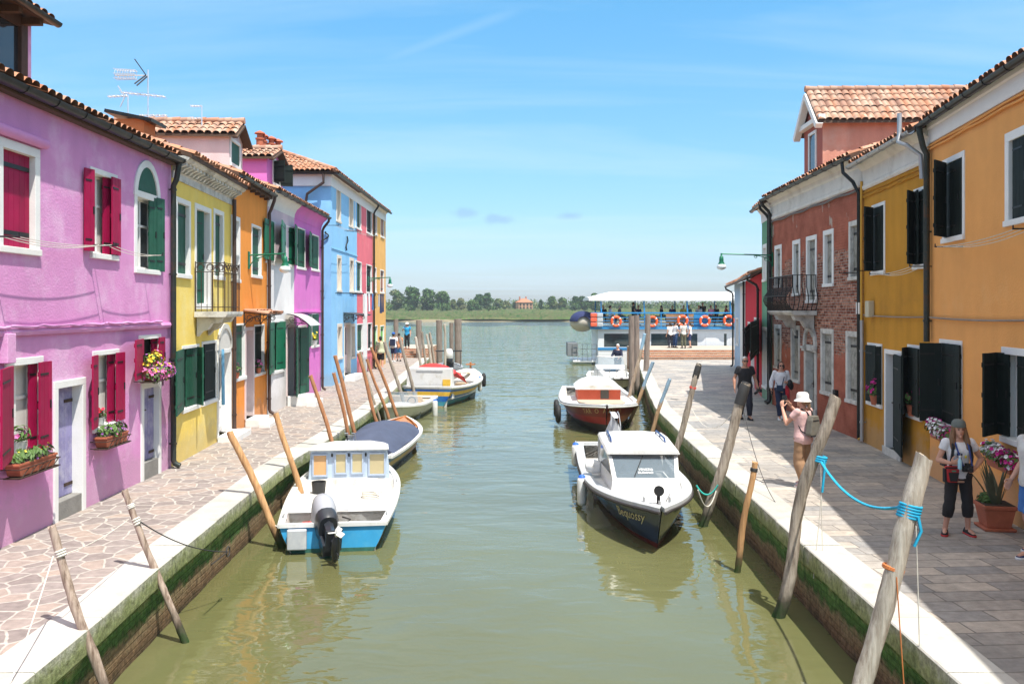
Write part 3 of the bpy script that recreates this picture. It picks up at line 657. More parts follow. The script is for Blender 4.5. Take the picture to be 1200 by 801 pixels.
# S-shaped tie irons
an = MB()
def s_iron(mb, c, ax, nrm, h=.62):
    c, ax, nrm = V(c), V(ax), V(nrm); pts = []
    for i in range(25):
        t = i/24; a = t*2*PI
        pts.append(c+nrm*.05+V((0,0,1))*(h*(.5-t))+ax*(.17*math.sin(a*1.0)*(1.15 if .1 < t < .9 else 1.0))+ax*(.10 if t < .04 else (-.10 if t > .96 else 0)))
    mb.tube(pts, .03, 6)
s_iron(an, (-.0,.30,L6.z_(388,281)), (0,-1,0), (-1,0,0), .66); an.build('tie_iron', IRON, L6.root, smooth=40)
an = MB(); s_iron(an, (L6.s_(405.3),0,L6.z_(405,285)), (1,0,0), (0,-1,0), .62); an.build('tie_iron', IRON, L6.root, smooth=40)
L6.band(L6.z_(404,296), L6.z_(404,296)+.05, .03, BLUW, 'string_course')
# terracotta chimney pots on the blue roof
ch = MB()
for i, px in enumerate((304.5,308.5,318,325.8)):
    d = 38.0+.3*i; q = pd(px, 170, d); zt_ = pd(px, 153+i*3.2, d).z
    loc = V((q.x, q.y, L6.zt+1.35)); m_ = MB(); h = zt_-loc.z
    m_.lathe([(.16,0),(.16,h-.42),(.20,h-.40),(.20,h-.34),(.13,h-.33),(.13,h-.16)], 12); m_.lathe([(.24,h-.15),(.22,h-.10),(.02,h)], 12)
    for j in range(3): a = 2*PI*j/3; m_.tube([(.11*math.cos(a),.11*math.sin(a),h-.17),(.15*math.cos(a),.15*math.sin(a),h-.13)], .02, 4)
    o = m_.build('chimney_pot', TERRA, L6.rf, smooth=40)
    o.location = (Matrix.Translation(L6.P0) @ Matrix.Rotation(math.atan2(L6.u.y, L6.u.x), 4, 'Z')).inverted() @ loc
# small roof hatch on the pink roof
q = Matrix.Translation(L1.P0) @ Matrix.Rotation(math.atan2(L1.u.y, L1.u.x), 4, 'Z')
loc = q.inverted() @ pd(170,146,18.6); hb = MB()
hb.box(loc.x-.30,loc.x+.30,loc.y-.1,loc.y+.5,loc.z-.6,loc.z+.06); hb.obox((loc.x,loc.y+.2,loc.z+.12), (.40,0,0), (0,.5,.1), (0,-.008,.035), 1)
hb.build('roof_hatch', [stucco('hatch_orange', (.5,.2,.08)), GUTTER], L1.root)
# =================================================================== RIGHT ROW (from far end towards the camera)
ORR = stucco('apricot_stucco', (.80,.37,.115), (.82,.43,.17), .66, .05)
OCH = stucco('ochre_stucco', (.54,.255,.03), (.40,.19,.028), .62, .18)
GRW = stucco('green_stucco', (.14,.33,.20), (.26,.42,.30), .6, .2)
REDR = stucco('signal_red_stucco', (.62,.03,.05), (.55,.05,.06), .62, .15)
LBL = stucco('pale_blue_stucco', (.42,.55,.70), (.6,.66,.72), .6, .1)
def brick_wall():
    """old red render fallen away from the brickwork below, whitish plaster scars"""
    m = bpy.data.materials.new('brick_and_red_render'); nt, N, L, B = nodes(m)
    tc = N.new('ShaderNodeTexCoord'); sp = N.new('ShaderNodeSeparateXYZ'); L.new(tc.outputs['Object'], sp.inputs[0])
    cb = N.new('ShaderNodeCombineXYZ'); L.new(sp.outputs['X'], cb.inputs[0]); L.new(sp.outputs['Z'], cb.inputs[1])
    bt = N.new('ShaderNodeTexBrick'); L.new(cb.outputs[0], bt.inputs['Vector'])
    for k, v in (('Scale',1.0),('Brick Width',.25),('Row Height',.075),('Mortar Size',.012),('Mortar Smooth',.3),('Bias',-.1)): bt.inputs[k].default_value = v
    bt.inputs['Color1'].default_value = (.19,.05,.028,1); bt.inputs['Color2'].default_value = (.50,.24,.16,1); bt.inputs['Mortar'].default_value = (.30,.24,.20,1)
    n0 = N.new('ShaderNodeTexNoise'); n0.inputs['Scale'].default_value = 9; n0.inputs['Detail'].default_value = 6; L.new(tc.outputs['Object'], n0.inputs['Vector'])
    r0 = N.new('ShaderNodeMapRange'); r0.inputs[1].default_value = .3; r0.inputs[2].default_value = .75; r0.inputs[3].default_value = .55; r0.inputs[4].default_value = 1.5; L.new(n0.outputs['Fac'], r0.inputs[0])
    vm = N.new('ShaderNodeVectorMath'); vm.operation = 'SCALE'; L.new(bt.outputs['Color'], vm.inputs[0]); L.new(r0.outputs[0], vm.inputs['Scale'])
    # render colour
    n1 = N.new('ShaderNodeTexNoise'); n1.inputs['Scale'].default_value = 1.4; n1.inputs['Detail'].default_value = 8; n1.inputs['Roughness'].default_value = .68; L.new(tc.outputs['Object'], n1.inputs['Vector'])
    cr = N.new('ShaderNodeValToRGB'); e = cr.color_ramp.elements; e[0].position = .32; e[0].color = (.26,.075,.045,1); e[1].position = .70; e[1].color = (.50,.165,.105,1); L.new(n1.outputs['Fac'], cr.inputs[0])
    # render mask: above / below the brick zone, ragged edge
    n2 = N.new('ShaderNodeTexNoise'); n2.inputs['Scale'].default_value = 1.9; n2.inputs['Detail'].default_value = 8; n2.inputs['Roughness'].default_value = .66; L.new(tc.outputs['Object'], n2.inputs['Vector'])
    a = N.new('ShaderNodeMath'); a.operation = 'SUBTRACT'; L.new(sp.outputs['Z'], a.inputs[0]); a.inputs[1].default_value = 3.35
    ab = N.new('ShaderNodeMath'); ab.operation = 'ABSOLUTE'; L.new(a.outputs[0], ab.inputs[0])
    s1 = N.new('ShaderNodeMath'); s1.operation = 'MULTIPLY_ADD'; L.new(n2.outputs['Fac'], s1.inputs[0]); s1.inputs[1].default_value = 2.6; L.new(ab.outputs[0], s1.inputs[2])
    rm = N.new('ShaderNodeMapRange'); rm.inputs[1].default_value = 2.60; rm.inputs[2].default_value = 2.72; L.new(s1.outputs[0], rm.inputs[0])
    mx = N.new('ShaderNodeMix'); mx.data_type = 'RGBA'; L.new(rm.outputs[0], mx.inputs['Factor']); L.new(vm.outputs[0], mx.inputs['A']); L.new(cr.outputs[0], mx.inputs['B'])
    # white scars, mostly high up
    n3 = N.new('ShaderNodeTexNoise'); n3.inputs['Scale'].default_value = 1.15; n3.inputs['Detail'].default_value = 7
    mp = N.new('ShaderNodeMapping'); mp.inputs['Location'].default_value = (3.1,0,1.7); mp.inputs['Scale'].default_value = (1.2,1,.8); L.new(tc.outputs['Object'], mp.inputs[0]); L.new(mp.outputs[0], n3.inputs['Vector'])
    h = N.new('ShaderNodeMapRange'); h.inputs[1].default_value = 3.6; h.inputs[2].default_value = 5.6; h.inputs[3].default_value = -.06; h.inputs[4].default_value = .03; L.new(sp.outputs['Z'], h.inputs[0])
    ad = N.new('ShaderNodeMath'); L.new(n3.outputs['Fac'], ad.inputs[0]); L.new(h.outputs[0], ad.inputs[1])
    rw = N.new('ShaderNodeMapRange'); rw.inputs[1].default_value = .63; rw.inputs[2].default_value = .66; rw.inputs[4].default_value = .85; L.new(ad.outputs[0], rw.inputs[0])
    m2 = N.new('ShaderNodeMix'); m2.data_type = 'RGBA'; L.new(rw.outputs[0], m2.inputs['Factor']); L.new(mx.outputs['Result'], m2.inputs['A']); m2.inputs['B'].default_value = (.48,.40,.33,1)
    L.new(m2.outputs['Result'], B.inputs['Base Color']); B.inputs['Roughness'].default_value = .92; B.inputs['Specular IOR Level'].default_value = .15
    bp = N.new('ShaderNodeBump'); bp.inputs['Strength'].default_value = .6; bp.inputs['Distance'].default_value = .02
    hh = N.new('ShaderNodeMath'); hh.operation = 'ADD'; L.new(rm.outputs[0], hh.inputs[0]); L.new(bt.outputs['Fac'], hh.inputs[1]); hh.operation = 'SUBTRACT'
    h2 = N.new('ShaderNodeMath'); h2.operation = 'MULTIPLY_ADD'; L.new(n0.outputs['Fac'], h2.inputs[0]); h2.inputs[1].default_value = .5; L.new(hh.outputs[0], h2.inputs[2])
    L.new(h2.outputs[0], bp.inputs['Height']); L.new(bp.outputs[0], B.inputs['Normal'])
    return m
BRK = brick_wall()
BOARD = mat('grey_boarded_shutter', (.33,.315,.275), .85, var=.3, vs=6, streak=.35, bump=.3, dirt=(.09,.10,.075), ds=4, dth=.58)

R1 = House('apricot_house', 'large apricot orange house with black shutters above a woman', (8.04,16.42), (5.95,2.6), ORR, 8.0)
R2 = House('ochre_house', 'ochre yellow house with a white moulded frieze', (8.48,20.6), (8.045,16.43), OCH, 8.0)
R3 = House('brick_house', 'derelict red brick house with boarded windows and bulging iron balcony', (8.75,28.7), (8.48,20.61), BRK, 8.0)
R4 = House('green_house', 'narrow green house front beyond the brick house', (9.1,31.08), (8.75,28.71), GRW, 8.0)
R5 = House('red_house', 'low signal red house with big dark shutters', (11.08,40.5), (9.1,31.09), REDR, 7.0)
R6 = House('pale_blue_house', 'low pale blue and white house at the end of the right quay', (12.3,47.2), (11.08,40.51), LBL, 7.0)
# --- apricot
R1.zt = R1.z_(1150,110)
def R1w(*a, **k): return R1.window(*a, color=DKGREEN, **k)
R1w(1105,1131,182,283, leaves=[(1095,.36,1108.5,.03),(1109.2,-.02,1127.5,-.02)], fill='dark', fw=.10, lip=0)
R1w(1178.5,1217,148,262, leaves=[(1187.5,-.02,1205,-.02)], fill='dark', fw=.14, lip=0)
R1w(1101.5,1128,398,503, leaves=[(1077.5,.42,1103.5,.04),(1104.5,.02,1125,.05)], fill='dark', fw=.09, lip=0)
R1w(1174.5,1216,408,524, leaves=[(1152,.40,1168.5,.05),(1169,.05,1183,-.02),(1193,-.03,1206,-.03)], fill='curtain', fw=.11, lip=0)
z = R1.zt
R1.profile([(.02,z-.34),(.035,z-.31),(.035,z-.08),(.06,z-.05),(.06,z+.03)], PEWHITE, 'frieze')
mbx = MB()
for k, dz in enumerate((.40,.46)): mbx.tube([(s/2,-.035-.004*k,z-dz+.012*math.sin(s*(1.1+k))) for s in range(0,28)], .022, 6)
mbx.build('cable_run', ORR, R1.root, smooth=40)
R1.wall(); R1.roof(seed=81, e=.15); R1.gutter(); R1.pipe(.10, m=PIPE_G, r=.055, z0=R1.z_(1090,400), shoe=False)
# --- ochre
R2.zt = R2.z_(1050,172.5)
def R2w(*a, **k): return R2.window(*a, color=DKGREEN, **k)
R2w(1022,1037.5,238,322, leaves=[(1013,.30,1023,.03),(1024,-.01,1035.5,-.01)], fill='dark', fw=.08, lip=0)
R2w(1071,1089,219,315, leaves=[(1063.5,.28,1071.5,.04),(1072,.02,1075.5,.10),(1077,-.01,1088,.03)], fill='dark', fw=.08, lip=0)
R2w(1017,1034,402,476, leaves=[(1014.5,.10,1026.5,.02),(1027,.12,1033,.02)], fill='dark', fw=.07, lip=.02)
R2w(1064,1080.5,404,491, leaves=[(1057.5,.28,1063.5,.04),(1064.5,.03,1076,.14)], fill='dark', fw=.07, lip=.02)
d, (i0,i1,b0,j1) = R2.door(1037.5,1057.5,410,535, style='glazed', mat_=DKGREEN, fw=.10, zb=.16, reveal=.2, leaves=[(1048,.03,1056.5,.22)], color=DKGREEN)
MB().box(i0-.14,i1+.14,-.06,-.034,-.02,.17).build('step', OLDWHITE, d)
z = R2.zt
R2.profile([(.02,z-.62),(.05,z-.58),(.05,z-.52),(.025,z-.50),(.03,z-.16),(.10,z-.10),(.16,z-.02),(.22,z+.03)], FRIEZE, 'frieze')
mbx = MB()
for k, dz in enumerate((.70,.77,.80)): mbx.tube([(s/3,-.03,z-dz+.012*math.sin(s*(.9+k))) for s in range(0,13)], .016, 5)
mbx.build('cable_run', OCH, R2.root, smooth=40)
R2.wall(); R2.roof(seed=82, e=.28); R2.gutter(m=ZINC)
R2.pipe(.20, m=ZINC, r=.045, swan=False, ztop=R2.z_(1015,375), shoe=False)
PIPEY = mat('yellow_gas_pipe', (.62,.33,.02), .5)
mbx = MB(); xx = .06; mbx.tube([(xx,-.06,R2.zt-.4),(xx,-.06,.12),(xx,-.14,.06)], .03, 8); mbx.build('gas_pipe', PIPEY, R2.root, smooth=40)
mbx = MB(); q = R2.p(1017.5,362,.1); mbx.box(q.x-.14,q.x+.14,-.14,-.003,q.z-.19,q.z+.19); mbx.build('meter_box', mat('beige_plastic', (.5,.44,.3), .5), R2.root, bevel=.02)
# curled white vent pipe at the joint of the two roofs
mbx = MB(); q = R2.p(1083,165,.42); mbx.tube([(R2.L-.42,-.42,R2.zt+.40),(R2.L-.42,-.42,R2.zt+.02),(R2.L-.36,-.46,R2.zt-.18),(R2.L-.12,-.40,R2.zt-.28),(R2.L-.06,-.15,R2.zt-.5),(R2.L-.06,-.12,R2.zt-.95)], .045, 10)
mbx.build('vent_pipe', ZINC, R2.root, smooth=40)
# --- brick
R3.zt = R3.z_(950,213.5)+.05
for a in [(908,916.2,287,337),(929,938,281,347),(945,957.4,276,355),(965,977.2,269,336),(995,1010,258,328)]:
    R3.window(*a, fill='closed', color=BOARD, fw=.13, fm=OLDWHITE if a[0] > 990 else WHITE, reveal=.26, lip=0)
for a in [(907.5,915.8,380,432),(927,937.6,381,448),(962,977.2,385,463),(991.5,1008.2,388,473)]:
    R3.window(*a, fill='closed', color=BOARD, fw=.14, fm=OLDWHITE, reveal=.22, lip=0)
d, (i0,i1,b0,j1) = R3.door(943,957.5,404,506, style='plank', mat_=BOARD, fm=OLDWHITE, fw=.17, zb=.05, reveal=.25)
cp = MB()
for x in (i0-.09, i1+.09):
    cp.box(x-.13,x+.13,-.09,-.032,j1-.02,j1+.05); cp.box(x-.16,x+.16,-.12,-.032,j1+.052,j1+.12); cp.box(x-.11,x+.11,-.07,-.032,b0-.02,b0+.3)
cp.build('capital', OLDWHITE, d, bevel=.01)
arch_top(R3, d, i0-.02, i1+.02, j1+.13, j1+.62, OLDWHITE, .06, .16, .0)
z = R3.zt
R3.profile([(.02,z-.74),(.06,z-.70),(.06,z-.62),(.03,z-.60),(.035,z-.28),(.08,z-.24),(.09,z-.14),(.18,z-.06),(.26,z+.02)], FRIEZE, 'frieze')
mbx = MB(); mbx.tube([(s/4,-.05,z-.80+.02*math.sin(s*.8)) for s in range(0,33)], .03, 6); mbx.build('cable_run', mat('bundled_grey_cables', (.16,.14,.13), .7), R3.root, smooth=40)
R3.wall(); R3.roof(seed=83, e=.30); R3.gutter(); R3.pipe(.07, m=GUTTER, r=.055)
mbx = MB(); x0 = R3.L-.12
mbx.tube([(x0-.25,-R3.e-.075,R3.ze-.1),(x0-.25,-R3.e-.05,R3.ze-.35),(x0,-.2,R3.zt-.62),(x0+.02,-.07,R3.zt-.9),(x0+.02,-.07,.05)], .045, 8); mbx.build('drainpipe', GUTTER, R3.root, smooth=40)
def balcony_brick():
    s1 = R3.s_(957)+.12; s0 = R3.s_(931)-.25; z0 = R3.z_(945,364); zr = z0+1.02; dp = .75
    b = MB().prism([(s0,-.03,z0-.12),(s0,-dp+.08,z0-.12),(s0,-dp,z0-.04),(s0,-dp,z0),(s0,-.03,z0)], (s1-s0,0,0)).build('balcony', OLDWHITE, R3.root)
    for x in (s0+.22, s1-.5): MB().prism([(x,-.03,z0-.13),(x,-.62,z0-.13),(x,-.55,z0-.27),(x,-.36,z0-.30),(x,-.26,z0-.48),(x,-.12,z0-.52),(x,-.03,z0-.75)], (.26,0,0)).build('bracket', OLDWHITE, b)
    rl = MB(); P = [(s0+.05,-.05),(s0+.05,-dp+.06),(s1-.05,-dp+.06),(s1-.05,-.05)]
    for a, c in zip(P, P[1:]):
        L_ = math.dist(a, c); n = max(4, round(L_/.13)); du = V(((c[0]-a[0])/L_,(c[1]-a[1])/L_,0)); on = V((du.y,-du.x,0))
        if on.dot(V(((s0+s1)/2-a[0], -.3-a[1], 0))) > 0: on = -on
        for i in range(n+1):
            p = V((a[0],a[1],0))+du*L_*i/n
            rl.tube([p+on*(.20*math.sin(min(1,f*1.55)*PI)**1.2 if f < .65 else .015)+V((0,0,z0+(zr-z0)*f)) for f in (0,.08,.18,.3,.42,.52,.66,.85,1)], .014, 5)
        for f, off in ((.02,.0),(.42,.19),(.985,.015)): rl.bar(V((*a,z0+(zr-z0)*f))+on*off, V((*c,z0+(zr-z0)*f))+on*off, .03, .02)
    rl.build('railing', IRON, b)
balcony_brick()
mbx = MB(); q = R3.p(1007,361,.05); mbx.box(q.x-.1,q.x+.1,-.1,-.003,q.z-.14,q.z+.14); mbx.build('meter_box', PEWHITE, R3.root, bevel=.01)
mbx = MB(); q = R3.p(979,462,.05); mbx.box(q.x-.09,q.x+.09,-.1,-.003,q.z-.12,q.z+.12); mbx.build('junction_box', IRON, R3.root, bevel=.01)
# big pedimented dormer
yf = .55; bb = sorted((R3.s_(942.5,-yf), R3.s_(964,-yf)))
SALM = stucco('sunlit_salmon_render', (.62,.29,.21), (.66,.42,.33), .58, .2)  # side walls: sunlight on the render put into its colour
R3.dormer(bb[0], bb[1], yf, R3.zt+.0, R3.z_(955,141,-yf), R3.z_(955,107,-yf), 6.5, SALM, eave=.26, win=((bb[0]+bb[1])/2-.28,(bb[0]+bb[1])/2+.28,R3.z_(953,206,-yf),R3.z_(953,158,-yf)), trim=WHITE, pedim=True, front=stucco('shaded_salmon_render', (.40,.13,.10)), seed=91)  # front face: same render painted darker for the shade on it
# --- green
R4.zt = R3.zt-.10
for a in [(894,898.5,286,330),(893.8,899,383,455)]: R4.window(*a, fill='curtain', fw=.14, reveal=.1, lip=0)
R4.profile([(.02,R4.zt-.5),(.04,R4.zt-.2),(.2,R4.zt+.02)], PEWHITE, 'frieze')
R4.wall(); R4.roof(seed=84, e=.3); R4.gutter(); R4.pipe(R4.L-.2, m=GUTTER)
# --- red
R5.zt = R5.z_(890,321)
R5.window(884,890,372,412, leaves=[(879.5,.75,889.5,.05)], fill='dark', color=DKGREEN, fw=.08)
R5.window(876.5,880.5,377,412, leaves=[(873.2,.75,878.6,.05)], fill='dark', color=DKGREEN, fw=.08)
R5.door(880.8,884,385,447, style='plank', mat_=PEWHITE, fw=.1)
R5.wall(); R5.roof(seed=85, e=.4); R5.gutter(); R5.pipe(R5.L-.7, m=GUTTER); R5.pipe(.06, m=GUTTER, swan=False)
# --- pale blue / white
R6.zt = R5.zt+.02
MB().box(R6.s_(867.5),R6.L-.01,-.012,-.003,0,R6.zt-.2).build('white_bay', PEWHITE, R6.root)
R6.window(862.6,865.6,372,405, fill='curtain', fw=.1); R6.door(868.6,872,385,432, style='plank', mat_=PEWHITE, fw=.1)
R6.wall(); R6.roof(seed=86, e=.4); R6.gutter(); R6.pipe(.1, m=GUTTER)
# =================================================================== GROUND, QUAYS, WATER
LE = [V((-4.1,-6,0)), V((-4.13,4,0))]+[gp(*q) for q in ((94,746.5),(176,674),(290.6,580),(334.7,544))]+[V((-4.5,21,0)),V((-4.45,27,0)),V((-4.75,36,0)),V((-5.1,46,0)),V((-5.4,56,0))]
RE = [V((3.7,-6,0)), V((3.78,4,0))]+[gp(*q) for q in ((1114,791.7),(1028,715),(920,620),(802,512.5),(768,478),(758,456),(750,431))]+[V((8.0,54,0))]
def resample(P, st):
    out = [P[0].copy()]; acc = 0.0
    for a, b in zip(P, P[1:]):
        l = (b-a).length; t = st-acc
        while t < l:
            out.append(a+(b-a)*t/l); t += st
        acc = (acc+l) % st
    out.append(P[-1].copy()); return out
def offs(P, k, o):
    a, b = P[max(k-1,0)], P[min(k+1,len(P)-1)]; t = (b-a).normalized(); return P[k]+V((-t.y,t.x,0))*o
KERB = mat('istrian_kerb_stone', (.46,.445,.405), .8, var=.12, vs=2.2, bump=.35, bs=18, spec=.25, dirt=(.36,.34,.29), ds=3, dth=.62, isl=.12)
def moss_mat(name, bands, bump=1.0, brick=True):
    m = bpy.data.materials.new(name); nt, N, L, B = nodes(m); tc = N.new('ShaderNodeTexCoord'); sp = N.new('ShaderNodeSeparateXYZ'); L.new(tc.outputs['Object'], sp.inputs[0])
    n = N.new('ShaderNodeTexNoise'); n.inputs['Scale'].default_value = 2.6; n.inputs['Detail'].default_value = 9; n.inputs['Roughness'].default_value = .72; L.new(tc.outputs['Object'], n.inputs['Vector'])
    a = N.new('ShaderNodeMath'); a.operation = 'MULTIPLY_ADD'; L.new(n.outputs['Fac'], a.inputs[0]); a.inputs[1].default_value = .62; L.new(sp.outputs['Z'], a.inputs[2])
    r = N.new('ShaderNodeMapRange'); r.inputs[1].default_value = -.70; r.inputs[2].default_value = .40; L.new(a.outputs[0], r.inputs[0])
    cr = N.new('ShaderNodeValToRGB'); e = cr.color_ramp.elements; e[0].position = bands[0][0]; e[0].color = (*bands[0][1],1); e[1].position = bands[-1][0]; e[1].color = (*bands[-1][1],1)
    for p_, c in bands[1:-1]: q = e.new(p_); q.color = (*c,1)
    L.new(r.outputs[0], cr.inputs[0])
    n2 = N.new('ShaderNodeTexNoise'); n2.inputs['Scale'].default_value = 14; n2.inputs['Detail'].default_value = 7; n2.inputs['Roughness'].default_value = .7; L.new(tc.outputs['Object'], n2.inputs['Vector'])
    r2 = N.new('ShaderNodeMapRange'); r2.inputs[1].default_value = .3; r2.inputs[2].default_value = .72; r2.inputs[3].default_value = .45; r2.inputs[4].default_value = 1.55; L.new(n2.outputs['Fac'], r2.inputs[0])
    vm = N.new('ShaderNodeVectorMath'); vm.operation = 'SCALE'; L.new(cr.outputs[0], vm.inputs[0]); L.new(r2.outputs[0], vm.inputs['Scale']); L.new(vm.outputs[0], B.inputs['Base Color'])
    B.inputs['Roughness'].default_value = .8; B.inputs['Specular IOR Level'].default_value = .25
    cb = N.new('ShaderNodeCombineXYZ'); L.new(sp.outputs['Y'], cb.inputs[0]); L.new(sp.outputs['Z'], cb.inputs[1])
    bt = N.new('ShaderNodeTexBrick'); L.new(cb.outputs[0], bt.inputs['Vector'])
    for k, v in (('Scale',1.0),('Brick Width',.34),('Row Height',.085),('Mortar Size',.012),('Mortar Smooth',.6)): bt.inputs[k].default_value = v
    h = N.new('ShaderNodeMath'); h.operation = 'MULTIPLY_ADD'; L.new(bt.outputs['Fac'], h.inputs[0]); h.inputs[1].default_value = -.7 if brick else 0; L.new(n2.outputs['Fac'], h.inputs[2])
    bp = N.new('ShaderNodeBump'); bp.inputs['Strength'].default_value = bump; bp.inputs['Distance'].default_value = .05; L.new(h.outputs[0], bp.inputs['Height']); L.new(bp.outputs[0], B.inputs['Normal'])
    return m
WALLM = moss_mat('mossy_quay_masonry', [(.06,(.075,.055,.03)),(.22,(.21,.13,.07)),(.38,(.27,.20,.11)),(.46,(.06,.13,.03)),(.56,(.10,.22,.05)),(.66,(.30,.35,.13)),(.85,(.50,.49,.33))])
KERBF = moss_mat('mossy_kerb_edge', [(.0,(.10,.13,.045)),(.60,(.17,.21,.07)),(.80,(.28,.31,.15)),(.97,(.50,.49,.42))], .5, False)
for nm, P, sg, lb in (('quay_wall', LE, -1, 'mossy sunlit quay wall below the pink and yellow houses'), ('quay_wall', RE, 1, 'dark shaded quay wall beside the navy hulled boat')):
    # sg -1: land lies at -x (left), +1: land at +x
    Q = resample(P, .6); mb = MB(); n = len(Q)
    o = [offs(Q, k, .09 if sg < 0 else -.09) for k in range(n)]
    zs = [-2.6,-1.0,-.75,-.5,-.23]
    rr = random.Random(5); jit = [[rr.uniform(-.015,.02) for _ in zs] for _ in range(n)]
    mb.loft([[o[k]+V((jit[k][i]*(-sg),0,z)) for i, z in enumerate(zs)] for k in range(n)], False, 0, False)
    e0, e1 = o[-1], V((sg*40, o[-1].y, 0)); mb.add([e0+V((0,0,-2.6)),e1+V((0,0,-2.6)),e1+V((0,0,-.02)),e0+V((0,0,-.02))], [(0,1,2,3)])
    tag(mb.build(nm, WALLM, smooth=60), lb, 'wall')
    # kerb: separate long stones
    Q = resample(P, 1.35); kb = MB(); rr = random.Random(9)
    for k in range(len(Q)-1):
        a, b = Q[k], Q[k+1]; t = (b-a).normalized(); nn = V((t.y,-t.x,0))*(-sg)*-1; nn = V((-t.y,t.x,0))*(1 if sg < 0 else -1)
        a, b = a+t*.007, b-t*.007; w = .5; zt = .012+rr.uniform(-.004,.004); oj = rr.uniform(-.008,.008)
        top = [a-nn*oj, b-nn*oj, offs(Q,k+1,w if sg < 0 else -w)-t*.004, offs(Q,k,w if sg < 0 else -w)+t*.004]
        c = .014
        vs = [top[0]+nn*c+V((0,0,zt)), top[1]+nn*c+V((0,0,zt)), top[2]+V((0,0,zt)), top[3]+V((0,0,zt)), top[0]+V((0,0,zt-c)), top[1]+V((0,0,zt-c)), top[0]+V((0,0,-.235)), top[1]+V((0,0,-.235)), top[2]+V((0,0,-.235)), top[3]+V((0,0,-.235))]
        kb.add(vs, [(0,1,2,3),(4,5,1,0)], 0); kb.add(vs, [(6,7,5,4),(6,4,0,3,9),(7,8,2,1,5),(6,9,8,7)], 1)
    tag(kb.build('kerb', [KERB, KERBF]), kind='structure')
def crazy():
    m = bpy.data.materials.new('crazy_paving_stone'); nt, N, L, B = nodes(m); tc = N.new('ShaderNodeTexCoord')
    wn = N.new('ShaderNodeTexNoise'); wn.inputs['Scale'].default_value = 1.7; wn.inputs['Detail'].default_value = 3; L.new(tc.outputs['Object'], wn.inputs['Vector'])
    mx = N.new('ShaderNodeMix'); mx.data_type = 'RGBA'; mx.blend_type = 'LINEAR_LIGHT'; mx.inputs['Factor'].default_value = .09; L.new(tc.outputs['Object'], mx.inputs['A']); L.new(wn.outputs['Color'], mx.inputs['B'])
    vs = []
    for ft in ('DISTANCE_TO_EDGE','F1'):
        v = N.new('ShaderNodeTexVoronoi'); v.voronoi_dimensions = '2D'; v.feature = ft; v.inputs['Scale'].default_value = 3.3; v.inputs['Randomness'].default_value = .92; L.new(mx.outputs['Result'], v.inputs['Vector']); vs.append(v)
    e = N.new('ShaderNodeMapRange'); e.inputs[1].default_value = .032; e.inputs[2].default_value = .065; L.new(vs[0].outputs['Distance'], e.inputs[0])
    sc = N.new('ShaderNodeSeparateColor'); L.new(vs[1].outputs['Color'], sc.inputs[0])
    cr = N.new('ShaderNodeValToRGB'); q = cr.color_ramp.elements; q[0].color = (.22,.185,.17,1); q[1].color = (.34,.27,.225,1); k = q.new(.5); k.color = (.28,.24,.22,1); L.new(sc.outputs[0], cr.inputs[0])
    n2 = N.new('ShaderNodeTexNoise'); n2.inputs['Scale'].default_value = 9; n2.inputs['Detail'].default_value = 8; L.new(tc.outputs['Object'], n2.inputs['Vector'])
    r2 = N.new('ShaderNodeMapRange'); r2.inputs[1].default_value = .3; r2.inputs[2].default_value = .7; r2.inputs[3].default_value = .82; r2.inputs[4].default_value = 1.18; L.new(n2.outputs['Fac'], r2.inputs[0])
    m2 = N.new('ShaderNodeMix'); m2.data_type = 'RGBA'; L.new(e.outputs[0], m2.inputs['Factor']); m2.inputs['A'].default_value = (.42,.385,.34,1); L.new(cr.outputs[0], m2.inputs['B'])
    vm = N.new('ShaderNodeVectorMath'); vm.operation = 'SCALE'; L.new(m2.outputs['Result'], vm.inputs[0]); L.new(r2.outputs[0], vm.inputs['Scale']); L.new(vm.outputs[0], B.inputs['Base Color'])
    B.inputs['Roughness'].default_value = .85; B.inputs['Specular IOR Level'].default_value = .2
    h = N.new('ShaderNodeMath'); h.operation = 'MULTIPLY_ADD'; L.new(n2.outputs['Fac'], h.inputs[0]); h.inputs[1].default_value = .5; L.new(e.outputs[0], h.inputs[2])
    bp = N.new('ShaderNodeBump'); bp.inputs['Strength'].default_value = .5; bp.inputs['Distance'].default_value = .012; L.new(h.outputs[0], bp.inputs['Height']); L.new(bp.outputs[0], B.inputs['Normal'])
    return m
